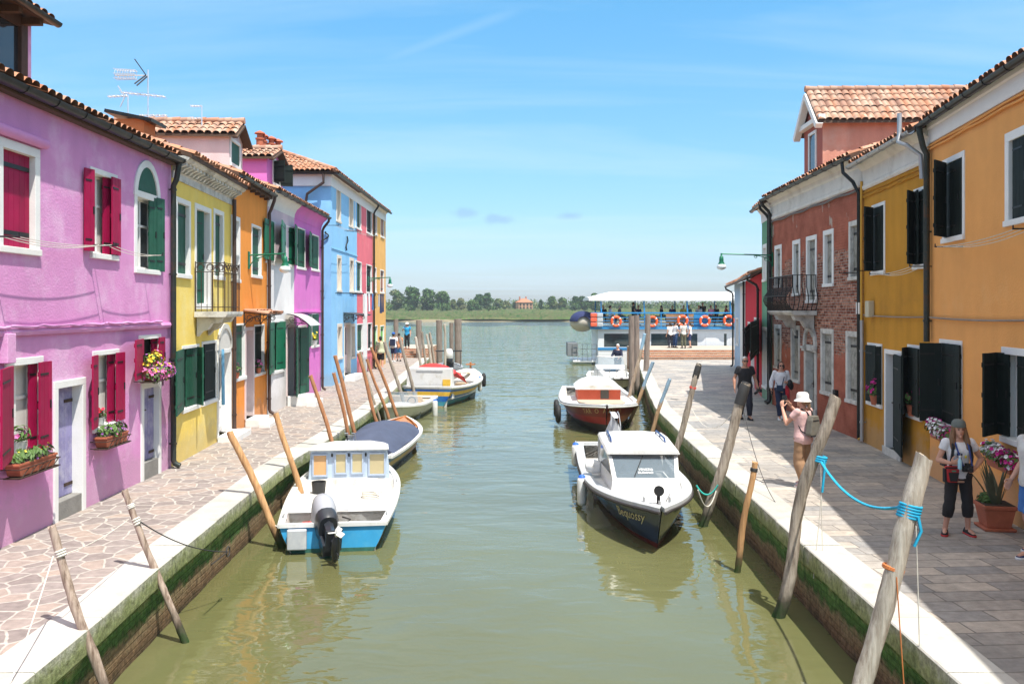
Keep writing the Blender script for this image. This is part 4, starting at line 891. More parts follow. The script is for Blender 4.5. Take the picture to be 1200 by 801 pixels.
def slabs():
    m = bpy.data.materials.new('trachyte_paving_slabs'); nt, N, L, B = nodes(m); tc = N.new('ShaderNodeTexCoord')
    mp = N.new('ShaderNodeMapping'); mp.inputs['Rotation'].default_value = (0,0,math.radians(-4)); L.new(tc.outputs['Object'], mp.inputs[0])
    wn = N.new('ShaderNodeTexNoise'); wn.inputs['Scale'].default_value = 2; L.new(mp.outputs[0], wn.inputs['Vector'])
    mx = N.new('ShaderNodeMix'); mx.data_type = 'RGBA'; mx.blend_type = 'LINEAR_LIGHT'; mx.inputs['Factor'].default_value = .012; L.new(mp.outputs[0], mx.inputs['A']); L.new(wn.outputs['Color'], mx.inputs['B'])
    bt = N.new('ShaderNodeTexBrick'); bt.offset = .37; bt.offset_frequency = 3; bt.squash = .72; bt.squash_frequency = 2; L.new(mx.outputs['Result'], bt.inputs['Vector'])
    for k, v in (('Scale',1.0),('Brick Width',.78),('Row Height',.30),('Mortar Size',.012),('Mortar Smooth',.3),('Bias',0.0)): bt.inputs[k].default_value = v
    bt.inputs['Color1'].default_value = (.25,.245,.24,1); bt.inputs['Color2'].default_value = (.45,.395,.335,1); bt.inputs['Mortar'].default_value = (.19,.175,.16,1)
    n2 = N.new('ShaderNodeTexNoise'); n2.inputs['Scale'].default_value = 7; n2.inputs['Detail'].default_value = 9; n2.inputs['Roughness'].default_value = .65; L.new(tc.outputs['Object'], n2.inputs['Vector'])
    r2 = N.new('ShaderNodeMapRange'); r2.inputs[1].default_value = .28; r2.inputs[2].default_value = .72; r2.inputs[3].default_value = .72; r2.inputs[4].default_value = 1.28; L.new(n2.outputs['Fac'], r2.inputs[0])
    n3 = N.new('ShaderNodeTexNoise'); n3.inputs['Scale'].default_value = .7; n3.inputs['Detail'].default_value = 4; L.new(tc.outputs['Object'], n3.inputs['Vector'])
    r3 = N.new('ShaderNodeMapRange'); r3.inputs[1].default_value = .35; r3.inputs[2].default_value = .65; r3.inputs[3].default_value = .85; r3.inputs[4].default_value = 1.12; L.new(n3.outputs['Fac'], r3.inputs[0])
    mm = N.new('ShaderNodeMath'); mm.operation = 'MULTIPLY'; L.new(r2.outputs[0], mm.inputs[0]); L.new(r3.outputs[0], mm.inputs[1])
    vm = N.new('ShaderNodeVectorMath'); vm.operation = 'SCALE'; L.new(bt.outputs['Color'], vm.inputs[0]); L.new(mm.outputs[0], vm.inputs['Scale']); L.new(vm.outputs[0], B.inputs['Base Color'])
    B.inputs['Roughness'].default_value = .62; B.inputs['Specular IOR Level'].default_value = .4
    h = N.new('ShaderNodeMath'); h.operation = 'MULTIPLY_ADD'; L.new(bt.outputs['Fac'], h.inputs[0]); h.inputs[1].default_value = -1; L.new(n2.outputs['Fac'], h.inputs[2])
    bp = N.new('ShaderNodeBump'); bp.inputs['Strength'].default_value = .45; bp.inputs['Distance'].default_value = .012; L.new(h.outputs[0], bp.inputs['Height']); L.new(bp.outputs[0], B.inputs['Normal'])
    return m
for P, sg, m in ((LE,-1,crazy()),(RE,1,slabs())):
    Q = resample(P, 1.35); mb = MB(); n = len(Q)
    mb.loft([[offs(Q,k,.49 if sg < 0 else -.49), V((sg*40, Q[k].y, 0))] for k in range(n)], False, 0, False)
    tag(mb.build('pavement', m), kind='structure')
# water
def water():
    m = bpy.data.materials.new('lagoon_water'); nt, N, L, B = nodes(m); tc = N.new('ShaderNodeTexCoord')
    nb = N.new('ShaderNodeTexNoise'); nb.inputs['Scale'].default_value = .12; nb.inputs['Detail'].default_value = 3; L.new(tc.outputs['Object'], nb.inputs['Vector'])
    cr = N.new('ShaderNodeValToRGB'); e = cr.color_ramp.elements; e[0].position = .35; e[0].color = (.108,.106,.040,1); e[1].position = .7; e[1].color = (.140,.148,.070,1); L.new(nb.outputs['Fac'], cr.inputs[0])
    L.new(cr.outputs[0], B.inputs['Base Color'])
    B.inputs['Roughness'].default_value = .0; B.inputs['IOR'].default_value = 1.55; B.inputs['Specular IOR Level'].default_value = .5
    hs = None
    for sx, sy, sc, wt, ds in ((.75,1.0,1.15,1.0,1.4),(.55,1.2,3.1,.34,1.8),(.5,1.1,.33,1.7,.6),(.8,1.0,8.5,.025,0)):
        mp = N.new('ShaderNodeMapping'); mp.inputs['Scale'].default_value = (sx,sy,1); mp.inputs['Rotation'].default_value = (0,0,.35*sc % .7-.3); L.new(tc.outputs['Object'], mp.inputs[0])
        n = N.new('ShaderNodeTexNoise'); n.inputs['Scale'].default_value = sc; n.inputs['Detail'].default_value = 2; n.inputs['Roughness'].default_value = .4; n.inputs['Distortion'].default_value = ds*.35; L.new(mp.outputs[0], n.inputs['Vector'])
        k = N.new('ShaderNodeMath'); k.operation = 'MULTIPLY_ADD'; L.new(n.outputs['Fac'], k.inputs[0]); k.inputs[1].default_value = wt
        if hs: L.new(hs, k.inputs[2])
        else: k.inputs[2].default_value = 0
        hs = k.outputs[0]
    # open lagoon beyond the canal mouth is choppier than the sheltered canal
    sp = N.new('ShaderNodeSeparateXYZ'); L.new(tc.outputs['Object'], sp.inputs[0])
    r = N.new('ShaderNodeMapRange'); r.inputs[1].default_value = 14; r.inputs[2].default_value = 60; r.inputs[3].default_value = .22; r.inputs[4].default_value = .85; L.new(sp.outputs['Y'], r.inputs[0])
    bp = N.new('ShaderNodeBump'); bp.inputs['Distance'].default_value = .11; L.new(r.outputs[0], bp.inputs['Strength']); L.new(hs, bp.inputs['Height']); L.new(bp.outputs[0], B.inputs['Normal'])
    return m
tag(MB().add([(-500,-40,WZ),(500,-40,WZ),(500,290,WZ),(-500,290,WZ)], [(0,1,2,3)]).build('water', water()), kind='structure')
# brick steps and landing at the mouth of the canal
BRS = bpy.data.materials.new('landing_brick'); nt, N, L, B = nodes(BRS); tc = N.new('ShaderNodeTexCoord'); bt = N.new('ShaderNodeTexBrick'); sp = N.new('ShaderNodeSeparateXYZ'); cb = N.new('ShaderNodeCombineXYZ')
L.new(tc.outputs['Object'], sp.inputs[0]); L.new(sp.outputs['X'], cb.inputs[0]); L.new(sp.outputs['Z'], cb.inputs[1]); L.new(cb.outputs[0], bt.inputs['Vector'])
for k, v in (('Scale',1.0),('Brick Width',.27),('Row Height',.09),('Mortar Size',.012)): bt.inputs[k].default_value = v
bt.inputs['Color1'].default_value = (.44,.15,.06,1); bt.inputs['Color2'].default_value = (.6,.29,.15,1); bt.inputs['Mortar'].default_value = (.5,.44,.36,1); L.new(bt.outputs['Color'], B.inputs['Base Color']); B.inputs['Roughness'].default_value = .9
for x0, x1, y0, lb in ((8.3,24,54.2,'wide brick steps in front of the white ferry'),(-7.6,-5.6,56.2,'short brick steps at the far end of the sunny quay')):
    mb = MB()
    for i in range(4):
        mb.box(x0,x1,y0+.36*i,y0+7.5,-.03 if i == 0 else .14*i+.001,.14*(i+1)-.03); mb.box(x0-.01,x1,y0+.36*i-.015,y0+.36*i+.05,.14*(i+1)-.029,.14*(i+1),1)
        if i < 3: mb.box(x0,x1,y0+.36*i+.051,y0+.36*(i+1)-.016,.14*(i+1)-.029,.14*(i+1)-.004,0)
    mb.box(x0,x1,y0+.36*3+.051,y0+7.5,.53,.556,1); mb.box(x0,x1,y0+.2,y0+7.4,-2.6,-.04,0)
    tag(mb.build('brick_steps', [BRS, mat('tan_step_nosing', (.42,.36,.29), .85, var=.15, vs=3)]), lb, 'steps')
# =================================================================== FAR SHORE
def marsh_mat():
    m = bpy.data.materials.new('salt_marsh_grass'); nt, N, L, B = nodes(m); tc = N.new('ShaderNodeTexCoord')
    mp = N.new('ShaderNodeMapping'); mp.inputs['Scale'].default_value = (.05,.02,1); L.new(tc.outputs['Object'], mp.inputs[0])
    n = N.new('ShaderNodeTexNoise'); n.inputs['Scale'].default_value = 2.2; n.inputs['Detail'].default_value = 9; n.inputs['Roughness'].default_value = .7; L.new(mp.outputs[0], n.inputs['Vector'])
    cr = N.new('ShaderNodeValToRGB'); e = cr.color_ramp.elements; e[0].position = .3; e[0].color = (.14,.17,.045,1); e[1].position = .72; e[1].color = (.23,.22,.085,1); k = e.new(.5); k.color = (.18,.235,.06,1); L.new(n.outputs['Fac'], cr.inputs[0])
    L.new(cr.outputs[0], B.inputs['Base Color']); B.inputs['Roughness'].default_value = 1; B.inputs['Specular IOR Level'].default_value = 0; return m
MUD = mat('bank_mud', (.20,.165,.10), .95, var=.25, vs=.4)
rr = random.Random(3)
def mz(x, y):
    t = max(0.0, min(1.0, (y-283)/150)); return -.15+3.0*t**.9+.25*math.sin(x*.11+y*.05)*t
mb = MB()
mb.grid(lambda u, v: V((-420+840*u, 280+440*v**1.6, mz(-420+840*u, 280+440*v**1.6)+rr.uniform(-.10,.10))), 150, 40)
tag(mb.build('marsh_land', marsh_mat(), smooth=60), kind='structure')
tag(MB().grid(lambda u, v: V((-420+840*u, 278+3.5*v+1.2*math.sin(u*90)+.7*math.sin(u*211), -1.5+1.35*v+rr.uniform(-.05,.05))), 300, 3).build('mud_bank', MUD, smooth=60), kind='structure')
FOL = [mat('far_foliage_'+n, c, .9, var=.35, vs=.6, spec=.1) for n, c in (('dark',(.05,.105,.032)),('mid',(.075,.145,.042)),('light',(.13,.185,.065)),('olive',(.18,.185,.085)),('tan',(.28,.23,.16)))]
def leaves(mb, c, r, n, s, mi, rnd):
    for _ in range(n):
        while True:
            q = V((rnd.uniform(-1,1),rnd.uniform(-1,1),rnd.uniform(-1,1)))
            if .25 < q.length < 1: break
        p = V(c)+V((q.x*r[0],q.y*r[1],q.z*r[2])); a = V((rnd.uniform(-1,1),rnd.uniform(-1,1),rnd.uniform(-.6,1))).normalized(); b = a.orthogonal().normalized(); d = a.cross(b); k = s*rnd.uniform(.6,1.3)
        mb.add([p+b*k, p+d*k*.7, p-b*k, p-d*k*.7], [(0,1,2,3)], mi[0] if rnd.random() < .6 else mi[1])
def grass():
    rnd = random.Random(12); mb = MB()
    for _ in range(24000):
        y = 281+160*rnd.random()**1.5; x = rnd.uniform(-.17,.29)*y; h = rnd.uniform(.35,1.0)*(1.5 if rnd.random() < .06 else 1); z = mz(x,y)-.05; w = rnd.uniform(.25,.8)
        mb.add([(x-w,y,z),(x+w,y,z),(x+w*.5,y+.1,z+h),(x-w*.6,y+.1,z+h*.8)], [(0,1,2,3)], 0 if rnd.random() < .55 else 1 if rnd.random() < .75 else 2)
    o = mb.build('marsh_grass', [FOL[3], FOL[2], FOL[1]]); tag(o, 'long yellow green grass on the flat marsh across the lagoon', 'grass', kind='stuff')
grass()
def scrub():
    rnd = random.Random(22); mb = MB()
    for i in range(560):
        x = rnd.uniform(-85,135); y = rnd.uniform(425,446); h = rnd.uniform(1.5,3.5); w = rnd.uniform(2.0,5)
        k = rnd.choice([(1,2),(2,3),(0,1),(3,2),(2,1),(1,0)]+([(4,3)] if rnd.random() < .4 else []))
        leaves(mb, (x,y,mz(x,y)+h*.8), (w,w,h), 42, .42, k, rnd)
    o = mb.build('scrub', FOL); tag(o, 'mixed green and tan scrub along the back of the marsh', 'scrub', kind='stuff')
scrub()
BARK = mat('far_bark', (.10,.075,.05), .95)
def tree(px, ytop, w, d, lab, seed, mi=(0,1), col=0, ybase=361):
    rnd = random.Random(seed); x = (px-HX)/F*d; zb = mz(x, d)-.1; zt = pd(px, ytop, d).z; h = zt-zb; wr = w*d/F/2
    o = empty('tree', (x,d,zb), 0, lab, 'tree', 'trees on the far shore')
    tr = MB(); tr.tube([(0,0,-.3),(.05*h*.3,0,h*.3),(0,0,h*.75)], [h*.028,h*.02,h*.008], 7)
    for k in range(5): a = rnd.uniform(0,6.28); tr.tube([(0,0,h*(.25+.08*k)),(math.cos(a)*wr*.6,math.sin(a)*wr*.6,h*(.45+.09*k))], [h*.012,h*.004], 5)
    tr.build('trunk', BARK, o); cr = MB(); nb = 13
    for i in range(nb):
        t = i/(nb-1); zz_ = h*(.14+.76*t); rad = wr*(.35+.65*math.sin(PI*min(1,.18+t*.80)))
        a = rnd.uniform(0,6.28); q = rad*rnd.uniform(.25,.7)
        c = (math.cos(a)*q, math.sin(a)*q, zz_); r_ = wr*rnd.uniform(.34,.52)
        leaves(cr, c, (r_*1.35,r_*1.35,r_*.95), 170, .30+.02*h, mi if rnd.random() < .65 else (mi[1], min(mi[1]+1,3)), rnd)
    cr.build('crown', FOL, o)
for i, (px, yt, w, d, lab, mi) in enumerate([
    (464,340.5,19,380,'pale round tree partly behind the peach house corner',(1,2)),
    (483.5,336.8,23,376,'tallest tree of the dark clump across the lagoon',(0,1)),
    (502,339,20,382,'middle tree of the dark clump, narrower than its neighbours',(0,1)),
    (518,342,20,376,'broad rounded tree closing the dark clump on its water side',(0,1)),
    (539,350,12,400,'small bush-like tree beside the dark clump',(2,3)),
    (561,345.5,15,392,'left tree of the pair standing apart over the marsh',(0,1)),
    (572,343,13,396,'right taller tree of the pair standing apart over the marsh',(0,1)),
    (554,353,16,385,'low dark bush in front of the pair of trees',(0,1)),
    (583,350.5,12,400,'low round tree trailing off beyond the pair',(1,2)),
    (634,351,5,400,'little dark conifer beside the orange far house',(0,0)),
    (646,348,14,395,'grey green tree to the side of the far house',(1,2)),
    (660,350,14,400,'wide low tree midway between far house and ferry',(1,2)),
    (674,347.5,12,390,'dark tree just clear of the ferry canopy',(0,1)),
    (683,348,14,396,'tree whose crown touches the ferry canopy edge',(0,1)),
    (697,344,17,388,'bigger tree rising behind the tip of the ferry canopy',(0,1)),
    (592,353.5,12,410,'faint low bush midway along the tree line',(2,3)),
    (530,351.5,10,390,'tan green shrub between clump and shed',(3,2)),
    (606,353,10,418,'shrub at the gable of the orange far house',(1,2)),
]): tree(px, yt, w, d, lab, 100+i, mi)
# orange house over there, and a low shed
def far_house(px, ytop, w, d, hgt, dep, wallc, lab, chim=True):
    x = (px-HX)/F*d; zb = mz(x,d)-.2; ht = pd(px,ytop,d).z-zb; wd = w*d/F
    o = empty('farmhouse' if chim else 'shed', (x,d,zb), .25, lab, 'house' if chim else 'shed')
    he = ht*.68; mb = MB(); mb.box(-wd/2,wd/2,0,dep,0,he); mb.build('wall', mat('far_wall_'+lab[:6], wallc, .9), o)
    r = MB(); r.loft([[V((-wd/2-.4,-.4,he)),V((wd/2+.4,-.4,he)),V((wd/2+.4,dep+.4,he)),V((-wd/2-.4,dep+.4,he))],[V((-wd/2+dep*.4,dep*.42,ht)),V((wd/2-dep*.4,dep*.42,ht)),V((wd/2-dep*.4,dep*.58,ht)),V((-wd/2+dep*.4,dep*.58,ht))]])
    rf = r.build('roof', mat('far_roof', (.45,.17,.09), .9), o)
    if chim:
        for xx in (-.35,.1): MB().box(wd*xx,wd*xx+.6,dep*.4,dep*.4+.6,he+.4,ht+.9).build('chimney', mat('far_roof', (.4,.2,.1)), rf)
        for k in range(4):
            for zf in (.2,.58): w_ = MB(); xx = -wd/2+wd*(k+.5)/4; w_.box(xx-.4,xx+.4,-.06,-.01,he*zf,he*zf+1.1); w_.build('window', DARK, o)
    else: MB().box(-.6,.6,-.06,-.01,0,he*.7).build('door', DARK, o)
far_house(616,349.5,17,412,7,7,(.50,.27,.16),'orange farmhouse with red roof far across the lagoon')
far_house(538.5,354,7,405,3,3,(.45,.42,.38),'small grey shed among scrub far across the lagoon', False)

# =================================================================== SKY, SUN, CAMERA
w = bpy.data.worlds.new('World'); S.world = w; w.use_nodes = True; nt = w.node_tree; N, L = nt.nodes, nt.links; bg = N['Background']
sk = N.new('ShaderNodeTexSky'); sk.sky_type = 'NISHITA'; sk.sun_disc = False; EL = math.radians(65.8); sk.sun_elevation = EL; sk.sun_rotation = math.radians(143.1)
sk.air_density = 1.15; sk.dust_density = .9; sk.ozone_density = 1.6
tc = N.new('ShaderNodeTexCoord'); sp = N.new('ShaderNodeSeparateXYZ'); L.new(tc.outputs['Generated'], sp.inputs[0])
zz_ = N.new('ShaderNodeMath'); zz_.operation = 'ADD'; zz_.inputs[1].default_value = .10; L.new(sp.outputs['Z'], zz_.inputs[0])
cb = N.new('ShaderNodeCombineXYZ')
for i, ax in enumerate('XY'):
    dv = N.new('ShaderNodeMath'); dv.operation = 'DIVIDE'; L.new(sp.outputs[ax], dv.inputs[0]); L.new(zz_.outputs[0], dv.inputs[1]); L.new(dv.outputs[0], cb.inputs[i])
mp = N.new('ShaderNodeMapping'); mp.inputs['Scale'].default_value = (.30,1.25,1); mp.inputs['Rotation'].default_value = (0,0,.25); mp.inputs['Location'].default_value = (1.3,.4,0); L.new(cb.outputs[0], mp.inputs[0])
n = N.new('ShaderNodeTexNoise'); n.inputs['Scale'].default_value = 1.0; n.inputs['Detail'].default_value = 10; n.inputs['Roughness'].default_value = .60; n.inputs['Distortion'].default_value = .5; L.new(mp.outputs[0], n.inputs['Vector'])
cl = N.new('ShaderNodeMapRange'); cl.inputs[1].default_value = .44; cl.inputs[2].default_value = .80; cl.inputs[4].default_value = .62; L.new(n.outputs['Fac'], cl.inputs[0])
# thin old contrail high on the left
A, Bv = (V(((440-HX)/F,1,(HY-74)/F))).normalized(), (V(((618-HX)/F,1,(HY-6)/F))).normalized(); nv = A.cross(Bv).normalized(); md = (A+Bv).normalized()
wn = N.new('ShaderNodeTexNoise'); wn.inputs['Scale'].default_value = 14; wn.inputs['Detail'].default_value = 6; L.new(tc.outputs['Generated'], wn.inputs['Vector'])
d1 = N.new('ShaderNodeVectorMath'); d1.operation = 'DOT_PRODUCT'; d1.inputs[1].default_value = nv; L.new(tc.outputs['Generated'], d1.inputs[0])
wj = N.new('ShaderNodeMath'); wj.operation = 'MULTIPLY_ADD'; L.new(wn.outputs['Fac'], wj.inputs[0]); wj.inputs[1].default_value = .007; L.new(d1.outputs['Value'], wj.inputs[2])
ab = N.new('ShaderNodeMath'); ab.operation = 'SUBTRACT'; L.new(wj.outputs[0], ab.inputs[0]); ab.inputs[1].default_value = .0035
a2 = N.new('ShaderNodeMath'); a2.operation = 'ABSOLUTE'; L.new(ab.outputs[0], a2.inputs[0])
c1 = N.new('ShaderNodeMapRange'); c1.inputs[1].default_value = .001; c1.inputs[2].default_value = .008; c1.inputs[3].default_value = .13; c1.inputs[4].default_value = 0; L.new(a2.outputs[0], c1.inputs[0])
d2 = N.new('ShaderNodeVectorMath'); d2.operation = 'DOT_PRODUCT'; d2.inputs[1].default_value = md; L.new(tc.outputs['Generated'], d2.inputs[0])
c2 = N.new('ShaderNodeMapRange'); c2.inputs[1].default_value = .9955; c2.inputs[2].default_value = .9985; L.new(d2.outputs['Value'], c2.inputs[0])
ml = N.new('ShaderNodeMath'); ml.operation = 'MULTIPLY'; L.new(c1.outputs[0], ml.inputs[0]); L.new(c2.outputs[0], ml.inputs[1])
sm = N.new('ShaderNodeMath'); sm.operation = 'MAXIMUM'; L.new(cl.outputs[0], sm.inputs[0]); L.new(ml.outputs[0], sm.inputs[1])
mx = N.new('ShaderNodeMix'); mx.data_type = 'RGBA'; L.new(sm.outputs[0], mx.inputs['Factor'])
rz = N.new('ShaderNodeMapRange'); rz.inputs[1].default_value = 0; rz.inputs[2].default_value = .38; L.new(sp.outputs['Z'], rz.inputs[0])
tt = N.new('ShaderNodeMix'); tt.data_type = 'RGBA'; L.new(rz.outputs[0], tt.inputs['Factor']); tt.inputs['A'].default_value = (.55,.63,.86,1); tt.inputs['B'].default_value = (.40,.84,.94,1)
tm_ = N.new('ShaderNodeMix'); tm_.data_type = 'RGBA'; tm_.blend_type = 'MULTIPLY'; tm_.inputs['Factor'].default_value = 1; L.new(sk.outputs[0], tm_.inputs['A']); L.new(tt.outputs['Result'], tm_.inputs['B']); L.new(tm_.outputs['Result'], mx.inputs['A']); mx.inputs['B'].default_value = (3.1,4.0,4.75,1)
sky_out = mx.outputs['Result']                                     # three small grey cloud puffs low over the lagoon
for cx, cy, w_ in ((548,250,.020),(583,257,.022),(668,253,.017)):
    dv_ = V(((cx-HX)/F,1,(HY-cy)/F)).normalized()
    sb_ = N.new('ShaderNodeVectorMath'); sb_.operation = 'SUBTRACT'; sb_.inputs[1].default_value = dv_; L.new(tc.outputs['Generated'], sb_.inputs[0])
    ms_ = N.new('ShaderNodeVectorMath'); ms_.operation = 'MULTIPLY'; ms_.inputs[1].default_value = (1,1,3.2); L.new(sb_.outputs[0], ms_.inputs[0])
    ln_ = N.new('ShaderNodeVectorMath'); ln_.operation = 'LENGTH'; L.new(ms_.outputs[0], ln_.inputs[0])
    pn_ = N.new('ShaderNodeTexNoise'); pn_.inputs['Scale'].default_value = 55; pn_.inputs['Detail'].default_value = 6; L.new(tc.outputs['Generated'], pn_.inputs['Vector'])
    ka_ = N.new('ShaderNodeMath'); ka_.operation = 'MULTIPLY_ADD'; L.new(pn_.outputs['Fac'], ka_.inputs[0]); ka_.inputs[1].default_value = .034; L.new(ln_.outputs['Value'], ka_.inputs[2])
    mr_ = N.new('ShaderNodeMapRange'); mr_.inputs[1].default_value = w_+.004; mr_.inputs[2].default_value = w_+.018; mr_.inputs[3].default_value = .42; mr_.inputs[4].default_value = 0; L.new(ka_.outputs[0], mr_.inputs[0])
    mp_ = N.new('ShaderNodeMix'); mp_.data_type = 'RGBA'; L.new(mr_.outputs[0], mp_.inputs['Factor']); L.new(sky_out, mp_.inputs['A']); mp_.inputs['B'].default_value = (1.35,2.1,3.2,1); sky_out = mp_.outputs['Result']
hz = N.new('ShaderNodeMapRange'); hz.inputs[1].default_value = .42; hz.inputs[2].default_value = .80; hz.inputs[4].default_value = .75; L.new(sp.outputs['Z'], hz.inputs[0])   # unseen bright zenith, added to brighten and neutralise the ambient light
hm = N.new('ShaderNodeMix'); hm.data_type = 'RGBA'; L.new(hz.outputs[0], hm.inputs['Factor']); L.new(sky_out, hm.inputs['A']); hm.inputs['B'].default_value = (6.6,6.1,5.6,1)
L.new(hm.outputs['Result'], bg.inputs['Color']); bg.inputs['Strength'].default_value = .15
sl = bpy.data.lights.new('sun', 'SUN'); sl.energy = 4.4; sl.angle = math.radians(.5); sl.color = (1,.955,.88)
so = bpy.data.objects.new('sun', sl); COL.objects.link(so)
sd = V((.6*math.cos(EL), -.8*math.cos(EL), math.sin(EL))); so.rotation_euler = sd.to_track_quat('Z','Y').to_euler(); so.location = sd*60
cam = bpy.data.cameras.new('camera'); co = bpy.data.objects.new('camera', cam); COL.objects.link(co); S.camera = co
co.location = (0,0,CH); co.rotation_euler = (PI/2,0,0); cam.lens = 30; cam.sensor_width = 36; cam.shift_y = -(400.5-HY)/1200; cam.clip_start = .1; cam.clip_end = 3000
S.view_settings.view_transform = 'Standard'; S.view_settings.look = 'None'; S.view_settings.exposure = .70; S.view_settings.gamma = 1
S.render.engine = 'CYCLES'; S.cycles.max_bounces = 6; S.cycles.diffuse_bounces = 3; S.cycles.glossy_bounces = 3; S.cycles.transmission_bounces = 4; S.cycles.use_denoising = True; S.cycles.caustics_reflective = False; S.cycles.caustics_refractive = False

# thin summer haze over the lagoon
hm_ = bpy.data.materials.new('thin_haze'); nt, N, L, B = nodes(hm_); N.remove(B); pv = N.new('ShaderNodeVolumePrincipled'); pv.inputs['Color'].default_value = (.86,.92,1,1); pv.inputs['Density'].default_value = .00035; pv.inputs['Anisotropy'].default_value = .2; L.new(pv.outputs[0], N['Material Output'].inputs['Volume'])
hz_ = MB().box(-560,560,-60,760,-4,30).build('haze', hm_); tag(hz_, 'thin pale summer haze filling the air over the lagoon', 'haze', kind='stuff')
S.cycles.volume_bounces = 0
# =================================================================== BOATS
BW = mat('boat_white_gelcoat', (.74,.74,.72), .35, var=.05, vs=2, dirt=(.50,.47,.39), ds=2.6, dth=.63, streak=.10)
BWD = mat('boat_white_deck_paint', (.68,.67,.64), .7, var=.08, vs=3, dirt=(.42,.36,.28), ds=4.5, dth=.61, bump=.1)
BGREY = mat('boat_grey_gunwale', (.46,.48,.50), .5, var=.08, vs=3, dirt=(.62,.62,.6), ds=4, dth=.6)
BBLUE = mat('bright_blue_hull_paint', (.045,.36,.68), .45, var=.1, vs=2, dirt=(.10,.44,.70), ds=3, dth=.6, streak=.12)
NAVY = mat('navy_hull_paint', (.006,.022,.065), .22, var=.2, vs=2, coat=.3)
BOOT = mat('dark_red_boot_stripe', (.12,.012,.012), .5, var=.2)
TEAL = mat('algae_waterline', (.03,.12,.09), .7, var=.4, vs=6)
PALEBLUE = mat('pale_blue_grey_paint', (.46,.55,.66), .55, var=.06, vs=3)
TAN = mat('tan_roller_blind', (.50,.42,.24), .6, var=.08)
ORBL = mat('orange_roller_blind', (.62,.36,.16), .6, var=.1)
TARP = mat('slate_blue_canvas', (.055,.07,.12), .8, var=.15, vs=3, bump=.2, bs=12)
COWLG = mat('grey_engine_cowl', (.34,.35,.38), .35, var=.05)
COWLD = mat('dark_engine_cowl', (.03,.034,.042), .3, var=.15)
COVER = mat('pale_grey_engine_cover', (.50,.52,.56), .75, var=.06, bump=.15, bs=14)
VARN = mat('varnished_wood', (.42,.17,.05), .35, var=.25, vs=4, stretch=(.6,6,6))
BLACKR = mat('black_rubber', (.015,.015,.016), .7)
WATERLINE_Z = WZ
def alpha_glass(name, rgb, a):
    m = mat(name, rgb, .04, spec=.6); m.node_tree.nodes['Principled BSDF'].inputs['Alpha'].default_value = a; return m
SCREEN = alpha_glass('tinted_windscreen', (.20,.26,.31), .55)
